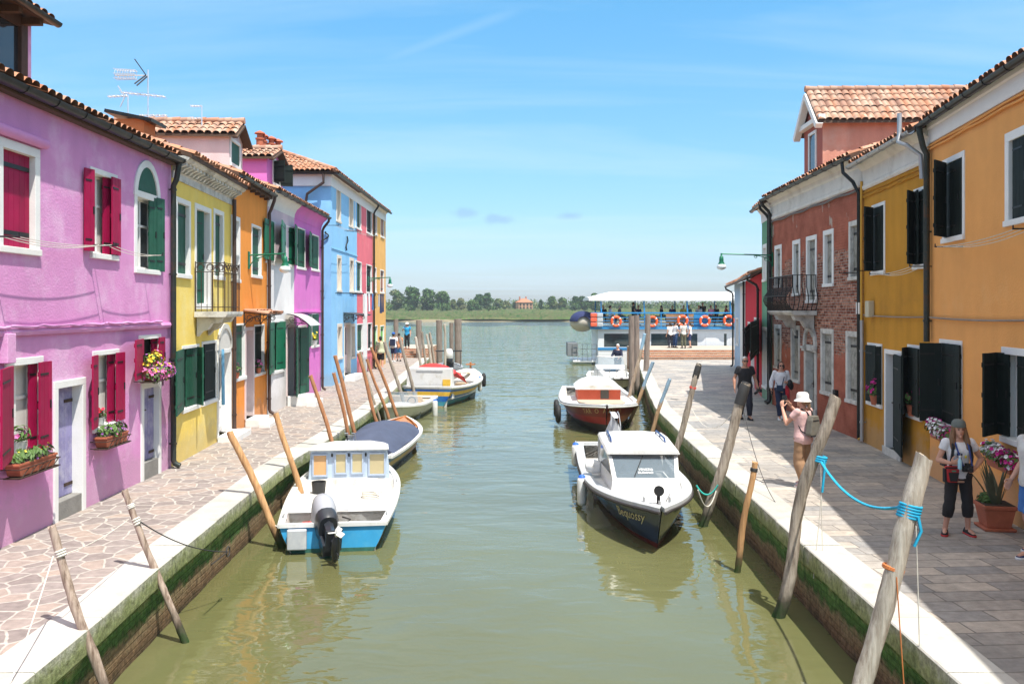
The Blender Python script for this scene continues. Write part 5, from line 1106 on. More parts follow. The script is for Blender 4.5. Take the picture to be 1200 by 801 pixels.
class Hull:
    def __init__(s, L, B, zs, draft=.28, tm=.42, tr=.85, bowp=2.2, pa=.34, pb=.8, rake=.5, rim=.12, nst=30):
        s.L, s.B, s.z3, s.dr, s.tm, s.tr, s.bp, s.pa, s.pb, s.rake, s.rim, s.n = L, B, zs, draft, tm, tr, bowp, pa, pb, rake, rim, nst
    def hb(s, t):
        if t <= s.tm: return s.B/2*(s.tr+(1-s.tr)*math.sin(PI/2*t/s.tm))
        return s.B/2*max(.012, 1-((t-s.tm)/(1-s.tm))**s.bp)
    def zs(s, t): a, b, c = s.z3; return a*(1-t)*(1-2*t)+b*4*t*(1-t)+c*t*(2*t-1)
    def zk(s, t): return -s.dr+(s.dr-.06)*max(0, (t-.82)/.18)**2
    def P(s, t, r, sd):
        p = s.pa+(s.pb-s.pa)*max(0, (t-.35)/.65)**1.2
        return V((s.L*t+s.rake*(r-1)*t**5, sd*s.hb(t)*r**p, s.zk(t)+(s.zs(t)-s.zk(t))*r))
    def shell(s, root, bands, mats, name='hull', transom=None):
        rows = sorted({0,.12,.25,.4,.55,.7,.85,1}|{b[0] for b in bands}); mb = MB(); n = s.n; ts = [1-(1-i/n)**1.25 for i in range(n+1)]
        mi = lambda r: next(b[1] for b in bands if r <= b[0])
        rw = s.dr/(s.dr+s.zs(0))
        def rr(r, t):       # the lowest painted bands follow the level waterline, the upper ones the sheer
            a = -s.zk(t)/(s.zs(t)-s.zk(t)); f = max(0.0, 1-abs(r-rw)/.45) if r >= rw else 1.0
            g = r/rw*a if r <= rw else a+(r-rw)/(1-rw)*(1-a)
            return g
        for sd in (1,-1):
            for k in range(len(rows)-1):
                mb.loft([[s.P(t,rr(rows[k],t),sd), s.P(t,rr(rows[k+1],t),sd)] for t in ts], False, mi((rows[k]+rows[k+1])/2), False)
        tm_ = [s.P(0,r,1) for r in rows]+[s.P(0,r,-1) for r in reversed(rows[1:])]
        for k in range(len(rows)-1):
            mb.add([s.P(0,rows[k],1), s.P(0,rows[k+1],1), s.P(0,rows[k+1],-1), s.P(0,rows[k],-1)], [(0,1,2,3)], mi((rows[k]+rows[k+1])/2) if transom is None else transom)
        return mb.build(name, mats, root, smooth=45)
    def gunwale(s, root, m, h=.05, out=.025, name='gunwale', rub=None):
        mb = MB(); n = s.n; ts = [1-(1-i/n)**1.25 for i in range(n+1)]
        for sd in (1,-1):
            rings = []
            for t in ts:
                b, z = s.hb(t), s.zs(t); x = s.L*t; w = min(s.rim, b*.9); ox = .03 if t > .98 else 0
                rings.append([V((x+ox,sd*(b+out),z-h)), V((x+ox,sd*(b+out),z+.012)), V((x+ox*.5,sd*(b+out-.02),z+.028)), V((x-ox*3,sd*(b-w),z+.028)), V((x-ox*3,sd*(b-w),z-h))])
            mb.loft(rings, True)
        b, z = s.hb(0), s.zs(0); mb.box(-.03,s.rim*.6,-b,b,z-h+.002,z+.025)
        g = mb.build(name, m, root, smooth=40)
        if rub:
            rb = MB()
            for sd in (1,-1): rb.tube([V((s.L*t+(.05 if t > .98 else 0), sd*(s.hb(t)+out+.005), s.zs(t)-h-.01)) for t in ts], .028, 6)
            rb.build('rub_rail', rub, root, smooth=60)
        return g
    def deck(s, root, fl, m, t0=.005, t1=.985, name='deck', wallm=None):
        """fl: list of (t_end, z or None for flush with the sheer)"""
        mb = MB(); a = t0
        for te, z in fl:
            te = min(te, t1); k = max(2, int((te-a)*26)); rings = []
            for i in range(k+1):
                t = a+(te-a)*i/k; b = max(.004, s.hb(t)-min(s.rim, s.hb(t)*.9)); zz0 = s.zs(t)-.02; zf = zz0 if z is None else z; bb = b if z is None else b*.94
                rings.append([V((s.L*t,b,zz0)), V((s.L*t,bb,zf)), V((s.L*t,bb*.5,zf+(.04 if z is None else 0))), V((s.L*t,0,zf+(.05 if z is None else .0))), V((s.L*t,-bb*.5,zf+(.04 if z is None else 0))), V((s.L*t,-bb,zf)), V((s.L*t,-b,zz0))])
            mb.loft(rings, False, 0, False)
            for rg in ((rings[0], rings[-1]) if te < t1 else (rings[0],)):
                lo = V((rg[0].x,0,-.05)); mb.add([rg[0]]+[p for p in rg[1:]]+[V((rg[0].x,-rg[0].y*.9,.0)),V((rg[0].x,rg[0].y*.9,.0))], [tuple(range(len(rg)+2))])
            a = te
        return mb.build(name, m, root, smooth=35)
    def writing(s, root, txt, size, tc, r0, side, m, sp=1.0, name='lettering', shear=0.0):
        cu = bpy.data.curves.new('txt', 'FONT'); cu.body = txt; cu.size = size; cu.align_x = 'CENTER'; cu.shear = shear; cu.space_character = sp; cu.resolution_u = 2
        ob = bpy.data.objects.new('txt', cu); COL.objects.link(ob); dg = bpy.context.evaluated_depsgraph_get(); dg.update()
        me = bpy.data.meshes.new_from_object(ob.evaluated_get(dg)); bpy.data.objects.remove(ob)
        H = s.zs(tc)-s.zk(tc)
        for v in me.vertices:
            dirx = -1 if side > 0 else 1
            t = tc+dirx*v.co.x/s.L; r = r0+v.co.y/H; t = min(max(t,.01),.995); p = s.P(t, r, side); e = .004
            a = s.P(min(t+e,.999), r, side)-s.P(t-e, r, side); b = s.P(t, r+.02, side)-s.P(t, r-.02, side); nn = a.cross(b).normalized()
            if nn.y*side < 0 and abs(nn.y) > .05: nn = -nn
            elif abs(nn.y) <= .05 and nn.x < 0: nn = -nn
            v.co = p+nn*.008
        me.materials.clear(); me.materials.append(m); o = bpy.data.objects.new(name, me); COL.objects.link(o); o.parent = root; return o
def boat(name, label, stern, bow, cat='boat'):
    a, b = V((*stern,0)), V((*bow,0)); d = b-a
    return empty(name, (a.x,a.y,WZ), math.atan2(d.y,d.x), label, cat, 'boats moored along the quays'), d.length
def outboard(root, x, y, z, tilt, cowl=COWLG, covered=False, sc=1.0, yaw=0):
    """outboard engine hung on the transom; tilt lifts the leg backwards"""
    M = Matrix.Translation((x,y,z)) @ Matrix.Rotation(math.radians(yaw),4,'Z') @ Matrix.Rotation(math.radians(tilt),4,'Y') @ Matrix.Scale(sc,4)
    if covered:
        c = MB(); c.loft([[V((-.30+.62*u*1.0*(.9+.1*k), w*(.205-.03*k*k), .02+.62*k/3+(.05 if .2 < u < .8 else 0))) for u, w in ((0,-.6),(.15,-1),(.8,-1),(1,-.55),(1,.55),(.8,1),(.15,1),(0,.6))] for k in (0,1,2,3)]); c.move(M)
        e = c.build('outboard_motor', COVER, root, smooth=60)
        q = MB()
        for w in (-.12,.12): q.tube([V((.34,w,.05)),V((.34,w*.9,.45)),V((.2,w*.7,.68)),V((-.1,w*.7,.68))], .012, 5)
        q.move(M); q.build('seam', COWLG, e)
    else:
        e = empty('outboard_motor', (0,0,0)); e.parent = root
        c = MB(); ring = lambda k, sx, sy, ox=0: [V((ox+sx*math.copysign(abs(math.cos(a))**.75,math.cos(a)), sy*math.copysign(abs(math.sin(a))**.75,math.sin(a)), k)) for a in [2*PI*j/18 for j in range(18)]]
        c.loft([ring(.20,.25,.17,.02), ring(.30,.29,.19,.02), ring(.46,.29,.185,.0), ring(.58,.24,.155,-.02), ring(.64,.15,.10,-.03), ring(.655,.05,.03,-.03)]); c.move(M); c.build('cowl', cowl, e, smooth=50)
        p = MB(); p.loft([ring(-.02,.20,.14,.01), ring(.08,.26,.175,.02), ring(.199,.25,.172,.02)]); p.move(M); p.build('pan', COWLD, e, smooth=50)
        l = MB(); l.loft([[V((ox+a*sx, b*sy, zz)) for a, b in ((-1,0),(-.6,1),(.6,1),(1,0),(.6,-1),(-.6,-1))] for zz, sx, sy, ox in ((-.02,.13,.07,0),(-.25,.11,.06,0),(-.42,.10,.045,-.01),(-.60,.09,.035,-.02))])
        l.ell((-.04,0,-.64), (.24,.065,.065), 12, 8); l.prism([(-.02,-.008,-.68),(.1,-.008,-.68),(.0,-.008,-.84),(-.06,-.008,-.84)], (0,.016,0)); l.obox((-.06,0,-.46), (.17,0,0), (0,.12,0), (0,0,.008))
        l.box(.12,.30,-.12,.12,-.30,.05); l.move(M); l.build('leg', COWLD, e, smooth=40)
        pr = MB()
        for k in range(3):
            a = 2*PI*k/3; u = V((0,math.cos(a),math.sin(a))); w = V((.5,-math.sin(a),math.cos(a))).normalized(); pr.obox(V((-.31,0,-.64))+u*.075, u*.055, w*.04, w.cross(u)*.006)
        pr.ell((-.30,0,-.64),(.09,.035,.035),8,6); pr.move(M); pr.build('propeller', BW, e, smooth=40)
    return e
def fender(root_world, label, h=.5, r=.11, m=None, top=None):
    mb = MB(); mb.lathe([(.03,-h/2-.03),(r*.8,-h/2),(r,-h/2+.06),(r,h/2-.06),(r*.8,h/2),(.03,h/2+.04)], 12); mb.tube([(0,0,h/2),(0,0,h/2+.10)], .012, 5)
    mb2 = MB()
    o = empty('fender', root_world, 0, label, 'fender'); mb.build('body', m or BW, o, smooth=50)
    MB().lathe([(r*.82,h/2-.03),(r*.75,h/2+.03),(.04,h/2+.06)], 12).build('cap', top or mat('blue_fender_end', (.02,.12,.55), .5), o, smooth=50); return o
# ---- 1 blue and white cuddy boat
rt, L = boat('cabin_boat', 'bright blue and white cabin boat with tilted outboard motor', (-3.03,14.42), (-3.73,20.6))
h = Hull(L, 2.12, (.47,.50,.72), .25, .45, .84, 2.3, .26, .7, .6, .10)
h.shell(rt, [(.44,1),(1.0,0)], [BBLUE, TEAL]); h.gunwale(rt, BW, .04)
h.deck(rt, [(.165,.10),(.575,.385),(1,None)], BWD)
zc = .385; xb = L*.58; hw0, hw1 = .86, .80
cb = MB(); cb.loft([[V((xb,hw0,zc)),V((xb,hw1,1.14)),V((xb,-hw1,1.14)),V((xb,-hw0,zc))],[V((xb+.9,.82,.55)),V((xb+.9,.70,1.10)),V((xb+.9,-.70,1.10)),V((xb+.9,-.82,.55))],[V((L*.88,.40,.62)),V((L*.86,.28,.86)),V((L*.86,-.28,.86)),V((L*.88,-.40,.62))]]); cabin = cb.build('cabin', PALEBLUE, rt, bevel=.02)
rf = MB(); rf.loft([[V((x,w,z)),V((x,w*.55,z+.05)),V((x,-w*.55,z+.05)),V((x,-w,z)),V((x,-w,z-.035)),V((x,w,z-.035))] for x, w, z in ((xb-.12,.83,1.175),(xb+.5,.80,1.165),(xb+.95,.70,1.13),(L*.865,.29,.885))]); rf.build('roof', BW, cabin, bevel=.01)
for y, w, zb_, zt_, m_ in ((.60,.13,.62,1.03,ORBL),(.17,.10,.66,1.05,TAN),(-.17,.10,.66,1.05,TAN),(-.58,.15,.62,1.04,TAN)):
    MB().box(xb-.022,xb-.012,y-w,y+w,zb_,zt_).build('pane', m_, cabin)
    f = MB(); t = .03
    for q in ((y-w-t,y-w,zb_-t,zt_+t),(y+w,y+w+t,zb_-t,zt_+t),(y-w,y+w,zt_,zt_+t),(y-w,y+w,zb_-t,zb_)): f.box(xb-.04,xb-.004,*q)
    f.build('frame', mat('lavender_grey_trim', (.40,.48,.60), .5), cabin)
dd = MB()
for y in (-.175,.175): dd.box(xb-.012,xb-.002,y-.165,y+.165,zc+.02,1.10)
dd.build('door', mat('lavender_grey_door', (.43,.51,.63), .5), cabin)
for y, m_ in ((-.35,IRON),(.35,IRON),(.0,IRON)): MB().box(xb-.05,xb-.041,y-.02,y+.02,1.0,1.07).build('latch', m_, cabin)
MB().box(-.14,-.045,.42,.74,.08,.42).build('trim_box', BGREY, rt, bevel=.02); MB().box(.15,.5,-.62,-.25,.10,.34).build('locker', BWD, rt, bevel=.02)
outboard(rt, -.18, .06, .46, 72, COWLG, sc=1.1, yaw=16)
mb = MB(); mb.tube([(.1,.2,.5),(.35,-.1,.3),(.6,-.25,.40),(.75,-.1,.41)], .014, 6); mb.build('fuel_hose', CABLE, rt, smooth=60)
mb = MB(); mb.box(.62,.95,.35,.62,.10,.30); mb.lathe([(.03,.30),(.03,.34)], 8, (.78,.48,0)); mb.build('fuel_tank', mat('red_fuel_tank', (.5,.03,.02), .4), rt, bevel=.03)
mb = MB()
for k in range(5): mb.torus((2.35+.02*k,-.52+.015*k,.40+.022*k), .17-.012*k, .013, (.05*k,.04,1), 20, 5)
mb.tube([(2.5,-.5,.41),(2.8,-.7,.41),(3.0,-.82,.45)], .013, 5); mb.build('rope_coil', ROPE_W, rt, smooth=60)
mb = MB(); mb.lathe([(.11,.386),(.14,.62),(.145,.62),(.13,.40),(.02,.395)], 14, (2.9,.55,0)); mb.build('bucket', mat('black_bucket', (.02,.02,.02), .5), rt, smooth=40)
mb = MB(); mb.prism([(1.3,-.16,.39),(1.9,-.16,.39),(1.9,.16,.39),(1.3,.16,.39)], (0,0,.012)); mb.build('hatch', BGREY, rt)
mb = MB()
for x, sd in ((.5,1),(.5,-1),(3.2,-1),(3.2,1)): mb.tube([(x-.08,sd*(h.hb(x/L)-.05),h.zs(x/L)+.06),(x+.08,sd*(h.hb(x/L)-.05),h.zs(x/L)+.06)], .015, 6); mb.tube([(x,sd*(h.hb(x/L)-.05),h.zs(x/L)+.02),(x,sd*(h.hb(x/L)-.05),h.zs(x/L)+.06)], .012, 5)
mb.build('cleat', ZINC, rt)
# ---- 2 boat under slate canvas
rt, L = boat('covered_boat', 'moored boat with slate blue canvas cover stretched over hoops', (-3.72,20.9), (-3.42,27.4))
h = Hull(L, 1.85, (.50,.50,.66), .25, .5, .84, 2.4, .3, .75, .5, .10)
h.shell(rt, [(.62,0),(.80,1),(1.0,2)], [mat('dark_hull_paint', (.012,.022,.045), .3), mat('ochre_wood_strake', (.50,.36,.16), .5), mat('steel_blue_strake', (.14,.22,.34), .4)]); h.gunwale(rt, BW, .05); h.deck(rt, [(.74,.15),(1,None)], VARN)
tp = MB(); xs0, xs1 = .35, L*.76
def tz(u, w):
    hoop = abs(math.sin(u*PI*2.5)); pk = .46*math.sin(PI*min(1,.18+u*.72))**.8
    return .53+(pk*(.76+.24*hoop))*(1-abs(w)**2.4)+.012*math.sin(w*9+u*14)
tp.grid(lambda u, v: V((xs0+(xs1-xs0)*u, (v*2-1)*(h.hb((xs0+(xs1-xs0)*u)/L)-.04)*(1-.12*max(0,(u-.85)/.15)), tz(u, v*2-1))), 46, 18)
tp.grid(lambda u, v: V((xs0-.002, (u*2-1)*(h.hb(xs0/L)-.04), .42+(tz(0, u*2-1)-.42)*v)), 18, 2)
tp.build('canvas_cover', TARP, rt, smooth=60)
mb = MB()
for sd in (1,-1): mb.tube([V((L*.77+.22*L*t, sd*(h.hb(.77+.2*t)-.16), h.zs(.77+.2*t)+.035)) for t in [i/8 for i in range(9)]], .025, 6)
mb.build('toe_rail', VARN, rt)
outboard(rt, -.05, .28, .38, 8, covered=True)
mb = MB(); mb.torus((-.03,-.45,.28), .07, .025, (1,0,0), 16, 6); mb.build('drain_ring', BW, rt)
# ---- 3 white runabout
rt, L = boat('white_runabout', 'white open motorboat with dark windscreen and cluttered cream cockpit', (-3.85,34.9), (-4.50,29.7))
h = Hull(L, 1.85, (.55,.56,.74), .25, .45, .88, 2.8, .36, .8, .45, .14)
h.shell(rt, [(.5,1),(1,0)], [BW, mat('grimy_hull_bottom', (.42,.42,.33), .6, var=.15, vs=4, dirt=(.22,.25,.14), ds=3, dth=.58)]); h.gunwale(rt, BW, .06); h.deck(rt, [(.5,.18),(1,None)], BWD)
sc = MB(); xw = L*.56; sc.grid(lambda u, v: V((xw+.30*math.sin(PI*u)-.22*v, (u*2-1)*(.72-.1*v), .60+.38*v)), 14, 3); sc.build('windscreen', SCREEN, rt, smooth=60)
fr = MB(); fr.tube([V((xw+.30*math.sin(PI*u)-.22, (u*2-1)*.62, .985)) for u in [i/14 for i in range(15)]], .018, 6); fr.tube([V((xw+.30*math.sin(PI*u), (u*2-1)*.72, .605)) for u in [i/14 for i in range(15)]], .018, 6); fr.build('screen_frame', ZINC, rt)
CREAMV = mat('cream_vinyl', (.60,.48,.36), .6, var=.1)
st = MB(); st.box(L*.40,L*.5,-.65,.65,.18,.50); st.box(L*.36,L*.40,-.65,.65,.18,.78); st.box(.1,.55,-.7,.7,.18,.45); st.build('bench', CREAMV, rt, bevel=.04)
mb = MB(); mb.box(.7,1.1,-.4,.0,.18,.52); mb.box(1.2,1.5,.1,.5,.18,.4); mb.build('tank', mat('pink_canister', (.55,.25,.2), .5), rt, bevel=.03)
mb = MB(); mb.torus((xw-.45,.35,.62),.15,.02,(.9,0,.5),18,6); mb.build('steering_wheel', BLACKR, rt)
fender((-2.95,32.7,-.62), 'white and blue fender hanging off the white runabout', .62, .10)
# ---- 4 blue / yellow work boat
rt, L = boat('work_boat', 'big white, blue and yellow striped work boat with red tarpaulin', (-3.55,35.8), (-2.05,43.4))
h = Hull(L, 2.75, (.85,.78,1.12), .3, .42, .78, 2.2, .36, .8, .5, .16)
YEL = mat('yellow_hull_paint', (.76,.47,.05), .45, var=.12, dirt=(.45,.25,.06), ds=3, dth=.6); CBL = mat('cobalt_hull_paint', (.012,.10,.40), .4, var=.15, dirt=(.03,.22,.42), ds=2, dth=.55); TURQ = mat('turquoise_antifoul', (.04,.26,.34), .6, var=.35, vs=3, dirt=(.28,.15,.05), ds=2, dth=.6)
h.shell(rt, [(.30,3),(.46,2),(.66,1),(.82,4),(.90,1),(1,0)], [BW, CBL, TURQ, mat('tan_waterline', (.42,.33,.18), .8), YEL]); h.gunwale(rt, BW, .05); h.deck(rt, [(.52,.30),(1,None)], BWD)
bx = MB(); bx.loft([[V((.25,1.02,.30)),V((.25,.98,1.62)),V((.25,-.98,1.62)),V((.25,-1.02,.30))],[V((.62,1.02,.30)),V((.55,.98,1.62)),V((.55,-.98,1.62)),V((.62,-1.02,.30))]]); wb = bx.build('wheelhouse_back', BW, rt, bevel=.04)
MB().box(.225,.246,-.6,.55,1.48,1.52).build('grab_slot', BGREY, wb)
MB().box(.215,.246,-.93,-.60,.80,1.14).build('yellow_panel', YEL, wb); MB().box(.212,.246,-1.0,-.56,.40,.795).build('blue_panel', CBL, wb)
rtp = MB(); RED = mat('red_tarpaulin', (.66,.025,.02), .6, var=.15, vs=3)
rtp.grid(lambda u, v: V((.58+2.2*u, (v*2-1)*1.02, 1.60-.55*u*u-.25*abs(v*2-1)**3+.16*math.sin(PI*v)*math.sin(PI*min(1,u*1.5))+.05*math.sin(u*11+v*7))), 20, 14); rtp.build('tarpaulin', RED, rt, smooth=60)
wk = MB(); wk.box(3.0,3.5,-.9,-.4,.3,.75); wk.lathe([(.22,.3),(.24,.6),(.2,.85)], 12, (3.5,.3,0)); wk.build('bucket', mat('tan_crate', (.45,.34,.22), .8), rt)
GOLDW = mat('yellow_grey_oar_wood', (.55,.42,.18), .6, var=.3, vs=5)
for i, y in enumerate((.05,-.42)):
    o = MB(); a, b = rt.matrix_world, None
    ow = MB(); ow.prism([(-1.05,-.10,-.012),(.2,-.13,-.012),(.95,-.085,-.012),(1.05,-.05,-.012),(1.05,.05,-.012),(.95,.085,-.012),(.2,.13,-.012),(-1.05,.10,-.012)], (0,0,.03))
    th = math.atan2(7.6,1.5); loc = V((-3.55,35.8,WZ))+Matrix.Rotation(th,3,'Z') @ V((L*.66,y,1.06))
    q = empty('plank', loc, th, ('plain weathered plank on the striped work boat foredeck, nearer the bow rail', 'plain weathered plank on the striped work boat foredeck, nearer the wheel side')[1-i], 'plank'); q.rotation_euler = (0,.05,th+.12)
    ow.build('board', GOLDW, q); MB().box(-1.06,-.5,-.104,.104,.018,.024).build('painted_end', BGREY, q)
mb = MB(); mb.tube([(L*.97,0,1.1),(L*.97,0,1.42)], .05, 8); mb.box(L*.95,L*.99,-.22,.22,1.28,1.34); mb.build('bitts', VARN, rt)
fender((-1.52,40.3,-.35), 'white fender on the yellow striped work boat, near its bow', .6, .10); fender((-1.36,41.0,-.22), 'black fender on the yellow striped work boat, nearest its bow', .55, .11, BLACKR, BLACKR)
# ---- 5 small grey dinghy at the piles
rt, L = boat('grey_dinghy', 'small grey dinghy with white outboard moored among the far piles', (-3.75,50.8), (-4.1,54.4))
h = Hull(L, 1.7, (.6,.6,.75), .2, .45, .9, 2.4, .3, .7, .4, .16); h.shell(rt, [(1,0)], [mat('grey_inflatable_rubber', (.24,.26,.28), .6)]); h.gunwale(rt, mat('grey_inflatable_rubber', (.24,.26,.28)), .12, .05); h.deck(rt, [(.85,.2),(1,None)], BGREY)
outboard(rt, -.1, 0, .9, 5, BW, sc=1.3)
mb = MB(); mb.tube([(.8,-.7,.6),(.8,-.7,1.55),(.8,.7,1.55),(.8,.7,.6)], .025, 6); mb.box(.6,1.0,-.8,.8,1.55,1.60); mb.box(.5,1.1,-.3,.3,.2,.9); mb.build('console', BLACKR, rt)
# ---- 6 navy cabin boat
rt, L = boat('navy_cabin_boat', 'navy hulled boat with white cabin and name on its bow', (2.62,22.25), (2.48,14.12))
h = Hull(L, 2.08, (.62,.60,.80), .3, .45, .9, 2.9, .36, .72, .55, .17)
h.shell(rt, [(.345,1),(.41,1),(1,0)], [NAVY, BOOT]); h.gunwale(rt, BGREY, .06, .03, rub=mat('blackened_rub_rail', (.035,.03,.028), .7)); h.deck(rt, [(.47,.22),(1,None)], BWD)
x0, x1 = L*.475, L*.765
def cabin6():
    cs = MB(); zr0, zr1 = 1.385, 1.33
    S_ = [V((x0,.70,.62)),V((x0+.1,.66,zr0)),V((x1-.42,.67,zr1)),V((x1,.62,.90)),V((x1+.12,.66,.66))]
    for sd in (1,-1):
        q = [V((p.x,p.y*sd,p.z)) for p in S_]; wl = [q[0]+V((.25,0,.28)), q[1]+V((.2,0,-.10)), q[2]+V((-.12,0,-.10)), q[3]+V((-.36,0,.02))]
        cs.add([q[0],q[1],q[2],q[3],q[4]]+wl, [(0,1,6,5),(1,2,7,6),(2,3,8,7),(3,4,0,5,8)])
    a, b, c_, d_ = S_[2], S_[3], V((S_[3].x,-S_[3].y,S_[3].z)), V((S_[2].x,-S_[2].y,S_[2].z)); up = a-b
    i0 = [b+up*.06+V((0,-.07,0)), a-up*.07+V((0,-.07,0)), d_-up*.07+V((0,.07,0)), c_+up*.06+V((0,.07,0))]
    cs.add([b,a,d_,c_]+i0, [(0,1,5,4),(1,2,6,5),(2,3,7,6),(3,0,4,7)])
    cs.add([S_[3],S_[4],V((S_[4].x,-S_[4].y,S_[4].z)),V((S_[3].x,-S_[3].y,S_[3].z))], [(0,1,2,3)])
    # rear bulkhead with three windows
    for y0_, y1_ in ((-.70,-.52),(-.22,-.12),(.12,.22),(.52,.70)): cs.box(x0-.01,x0+.01,y0_,y1_,.62,1.38)
    cs.box(x0-.012,x0+.012,-.7,.7,.62,.98); cs.box(x0-.011,x0+.011,-.68,.68,1.22,1.38)
    cab = cs.build('cabin', BW, rt)
    sh = sum((p for p in i0), V())/4
    MB().add([p-V((.006,0,.004)) for p in i0], [(0,1,2,3)]).build('windscreen', SCREEN, cab)
    for sd in (1,-1): MB().add([V((p.x,p.y*sd*.997,p.z)) for p in (S_[0]+V((.25,0,.28)), S_[1]+V((.2,0,-.10)), S_[2]+V((-.12,0,-.10)), S_[3]+V((-.36,0,.02)))], [(0,1,2,3)]).build('side_window', alpha_glass('smoky_side_window', (.10,.10,.085), .7), cab)
    rf = MB(); rf.loft([[V((x,w,z-.03)),V((x,w*.96,z+.02)),V((x,w*.4,z+.055)),V((x,-w*.4,z+.055)),V((x,-w*.96,z+.02)),V((x,-w,z-.03))] for x, w, z in ((x0-.10,.70,1.41),(x0+.6,.72,1.42),(x1-.34,.70,1.36),(x1-.31,.69,1.35))]); rf.build('roof', BW, cab, smooth=30)
    for sd in (1,-1):
        r_ = MB(); r_.tube([(x0+.15,sd*.52,1.45),(x0+.22,sd*.52,1.51),(x0+1.15,sd*.54,1.50),(x0+1.25,sd*.54,1.43)], .02, 6); r_.tube([(x0+.65,sd*.53,1.45),(x0+.65,sd*.53,1.51)], .016, 5); r_.build('roof_rail', mat('navy_rail', (.02,.05,.16), .4), cab)
    wp = MB(); p0 = (i0[1]+i0[2])/2+V((.02,0,.0)); p1 = p0+(i0[0]-i0[1])*.9+V((.012,-.16,0)); wp.tube([p0,p1], .009, 5); wp.build('wiper', BLACKR, cab)
    vis = MB(); vis.box(x1-.45,x1-.30,-.64,.64,1.305,1.315); vis.build('drip_edge', BLACKR, cab)
    tx = bpy.data.curves.new('t','FONT'); tx.body = 'VENEZIA\nBURANO'; tx.size = .07; tx.align_x = 'CENTER'
    ob = bpy.data.objects.new('t', tx); COL.objects.link(ob); dg = bpy.context.evaluated_depsgraph_get(); dg.update(); me = bpy.data.meshes.new_from_object(ob.evaluated_get(dg)); bpy.data.objects.remove(ob)
    ya = V((0,1,0)); ua = (a-b).normalized(); o_ = (i0[0]+i0[3])/2+ua*.16+ya.cross(ua)*-.0
    nn = ya.cross(ua)
    if nn.x < 0: nn = -nn
    for v in me.vertices: v.co = o_+ya*v.co.x+ua*v.co.y+nn*.012
    me.materials.append(BW); t_ = bpy.data.objects.new('lettering', me); COL.objects.link(t_); t_.parent = cab
cabin6()
h.writing(rt, 'Bequossy', .26, .885, .66, -1, mat('faded_gold_lettering', (.62,.55,.30), .6), 1.0, shear=.35)
mb = MB(); xl = L*.955; mb.tube([(xl,0,.80),(xl,0,.98)], .03, 8); mb.lathe([(.03,-.06),(.075,-.03),(.09,.05)], 14, (0,0,0)); 
for i in range(len(mb.v)-14*3, len(mb.v)): p = mb.v[i]; mb.v[i] = V((xl+.02+p.z, p.y, 1.03+p.x))
mb.build('searchlight', BLACKR, rt, smooth=40)
mb = MB()
for x, y in ((L*.93,.22),(L*.93,-.22),(L*.97,.0)): mb.box(x-.05,x+.05,y-.015,y+.015,.80,.87)
mb.build('cleat', ZINC, rt)
mb = MB(); mb.tube([(L*.80,.42,.74),(L*.92,.18,.80)], .012, 5); mb.build('boathook', ZINC, rt)
outboard(rt, -.10, .05, .62, 4, covered=True, sc=1.15)
fender((1.44,17.6,-.55), 'white fender hanging low amidships on the navy boat', .55, .10); fender((1.58,21.2,-.42), 'blue topped white fender at the navy boat stern', .5, .10)
mb = MB(); mb.lathe([(.02,-.2),(.12,-.15),(.15,0),(.12,.15),(.02,.2)], 14); mb.v = [V((p.z,p.y,p.x)) for p in mb.v]
o = single('buoy', mb, BW, 'round white buoy lying on the navy boat side deck', 'buoy', (1.72,17.85,-.09), smooth=50); o.rotation_euler = (0,0,-.4)
# ---- 7 red boat
rt, L = boat('red_boat', 'dark red hulled boat with white canopy and gilt lettering', (3.35,36.2), (3.05,27.45))
h = Hull(L, 2.8, (.82,.74,1.0), .3, .4, .86, 3.6, .34, .62, .45, .16)
REDH = mat('oxblood_hull_paint', (.20,.012,.014), .35, var=.15, vs=2); 
h.shell(rt, [(.52,1),(.70,2),(1,0)], [REDH, mat('charcoal_hull_bottom', (.045,.043,.04), .5, var=.25, vs=3), mat('scarlet_hull_paint', (.36,.012,.012), .35)]); h.gunwale(rt, BGREY, .05, .03, rub=BW); h.deck(rt, [(.33,.28),(1,None)], BWD)
pn = MB(); pn.loft([[V((L*t,w,h.zs(t)+.055)),V((L*t,-w,h.zs(t)+.055)),V((L*t,-w,h.zs(t)+.02)),V((L*t,w,h.zs(t)+.02))] for t, w in ((.60,.80),(.75,.80),(.9,.62))]); pn.build('foredeck_panel', mat('sandy_deck_paint', (.48,.38,.28), .8, var=.08), rt)
hs = MB(); hs.box(L*.36,L*.585,-.78,.78,.6,1.22); wh = hs.build('wheelhouse', mat('coral_canvas', (.66,.12,.06), .7, var=.1), rt, bevel=.03)
MB().box(L*.585,L*.588,.05,.35,.84,1.15).build('pane', GLASS, wh)
cn = MB(); cn.grid(lambda u, v: V((L*.33+(L*.60-L*.33)*u, (v*2-1)*.86, 1.12+.30*(1-abs(v*2-1)**3)*(1-.45*u**3)+.06)), 14, 16); cn.grid(lambda u, v: V((L*.33+(L*.60-L*.33)*u, (v*2-1)*.86, 1.18)), 1, 1)
cn.grid(lambda u, v: V((L*.60, (u*2-1)*.86, 1.18+(.30*(1-abs(u*2-1)**3)*.55)*v)), 16, 1); cn.build('canopy', BW, rt, smooth=60)
GILT = mat('gilt_lettering', (.60,.42,.20), .5)
h.writing(rt, 'TAR  O  ASSA', .22, .962, .76, -1, GILT, 1.1); h.writing(rt, 'SAN  O', .22, .962, .76, 1, GILT, 1.1)
mb = MB(); mb.torus((0,0,0), .24, .09, (1,0,0), 20, 8)
for i, (x, y, lab) in enumerate(((1.60,29.6,'black tyre fender on the red boat, nearer its bow'),(1.62,31.2,'black tyre fender on the red boat, further from its bow'))): single('tyre_fender', mb, BLACKR, lab, 'fender', (x,y,-.42), smooth=60)
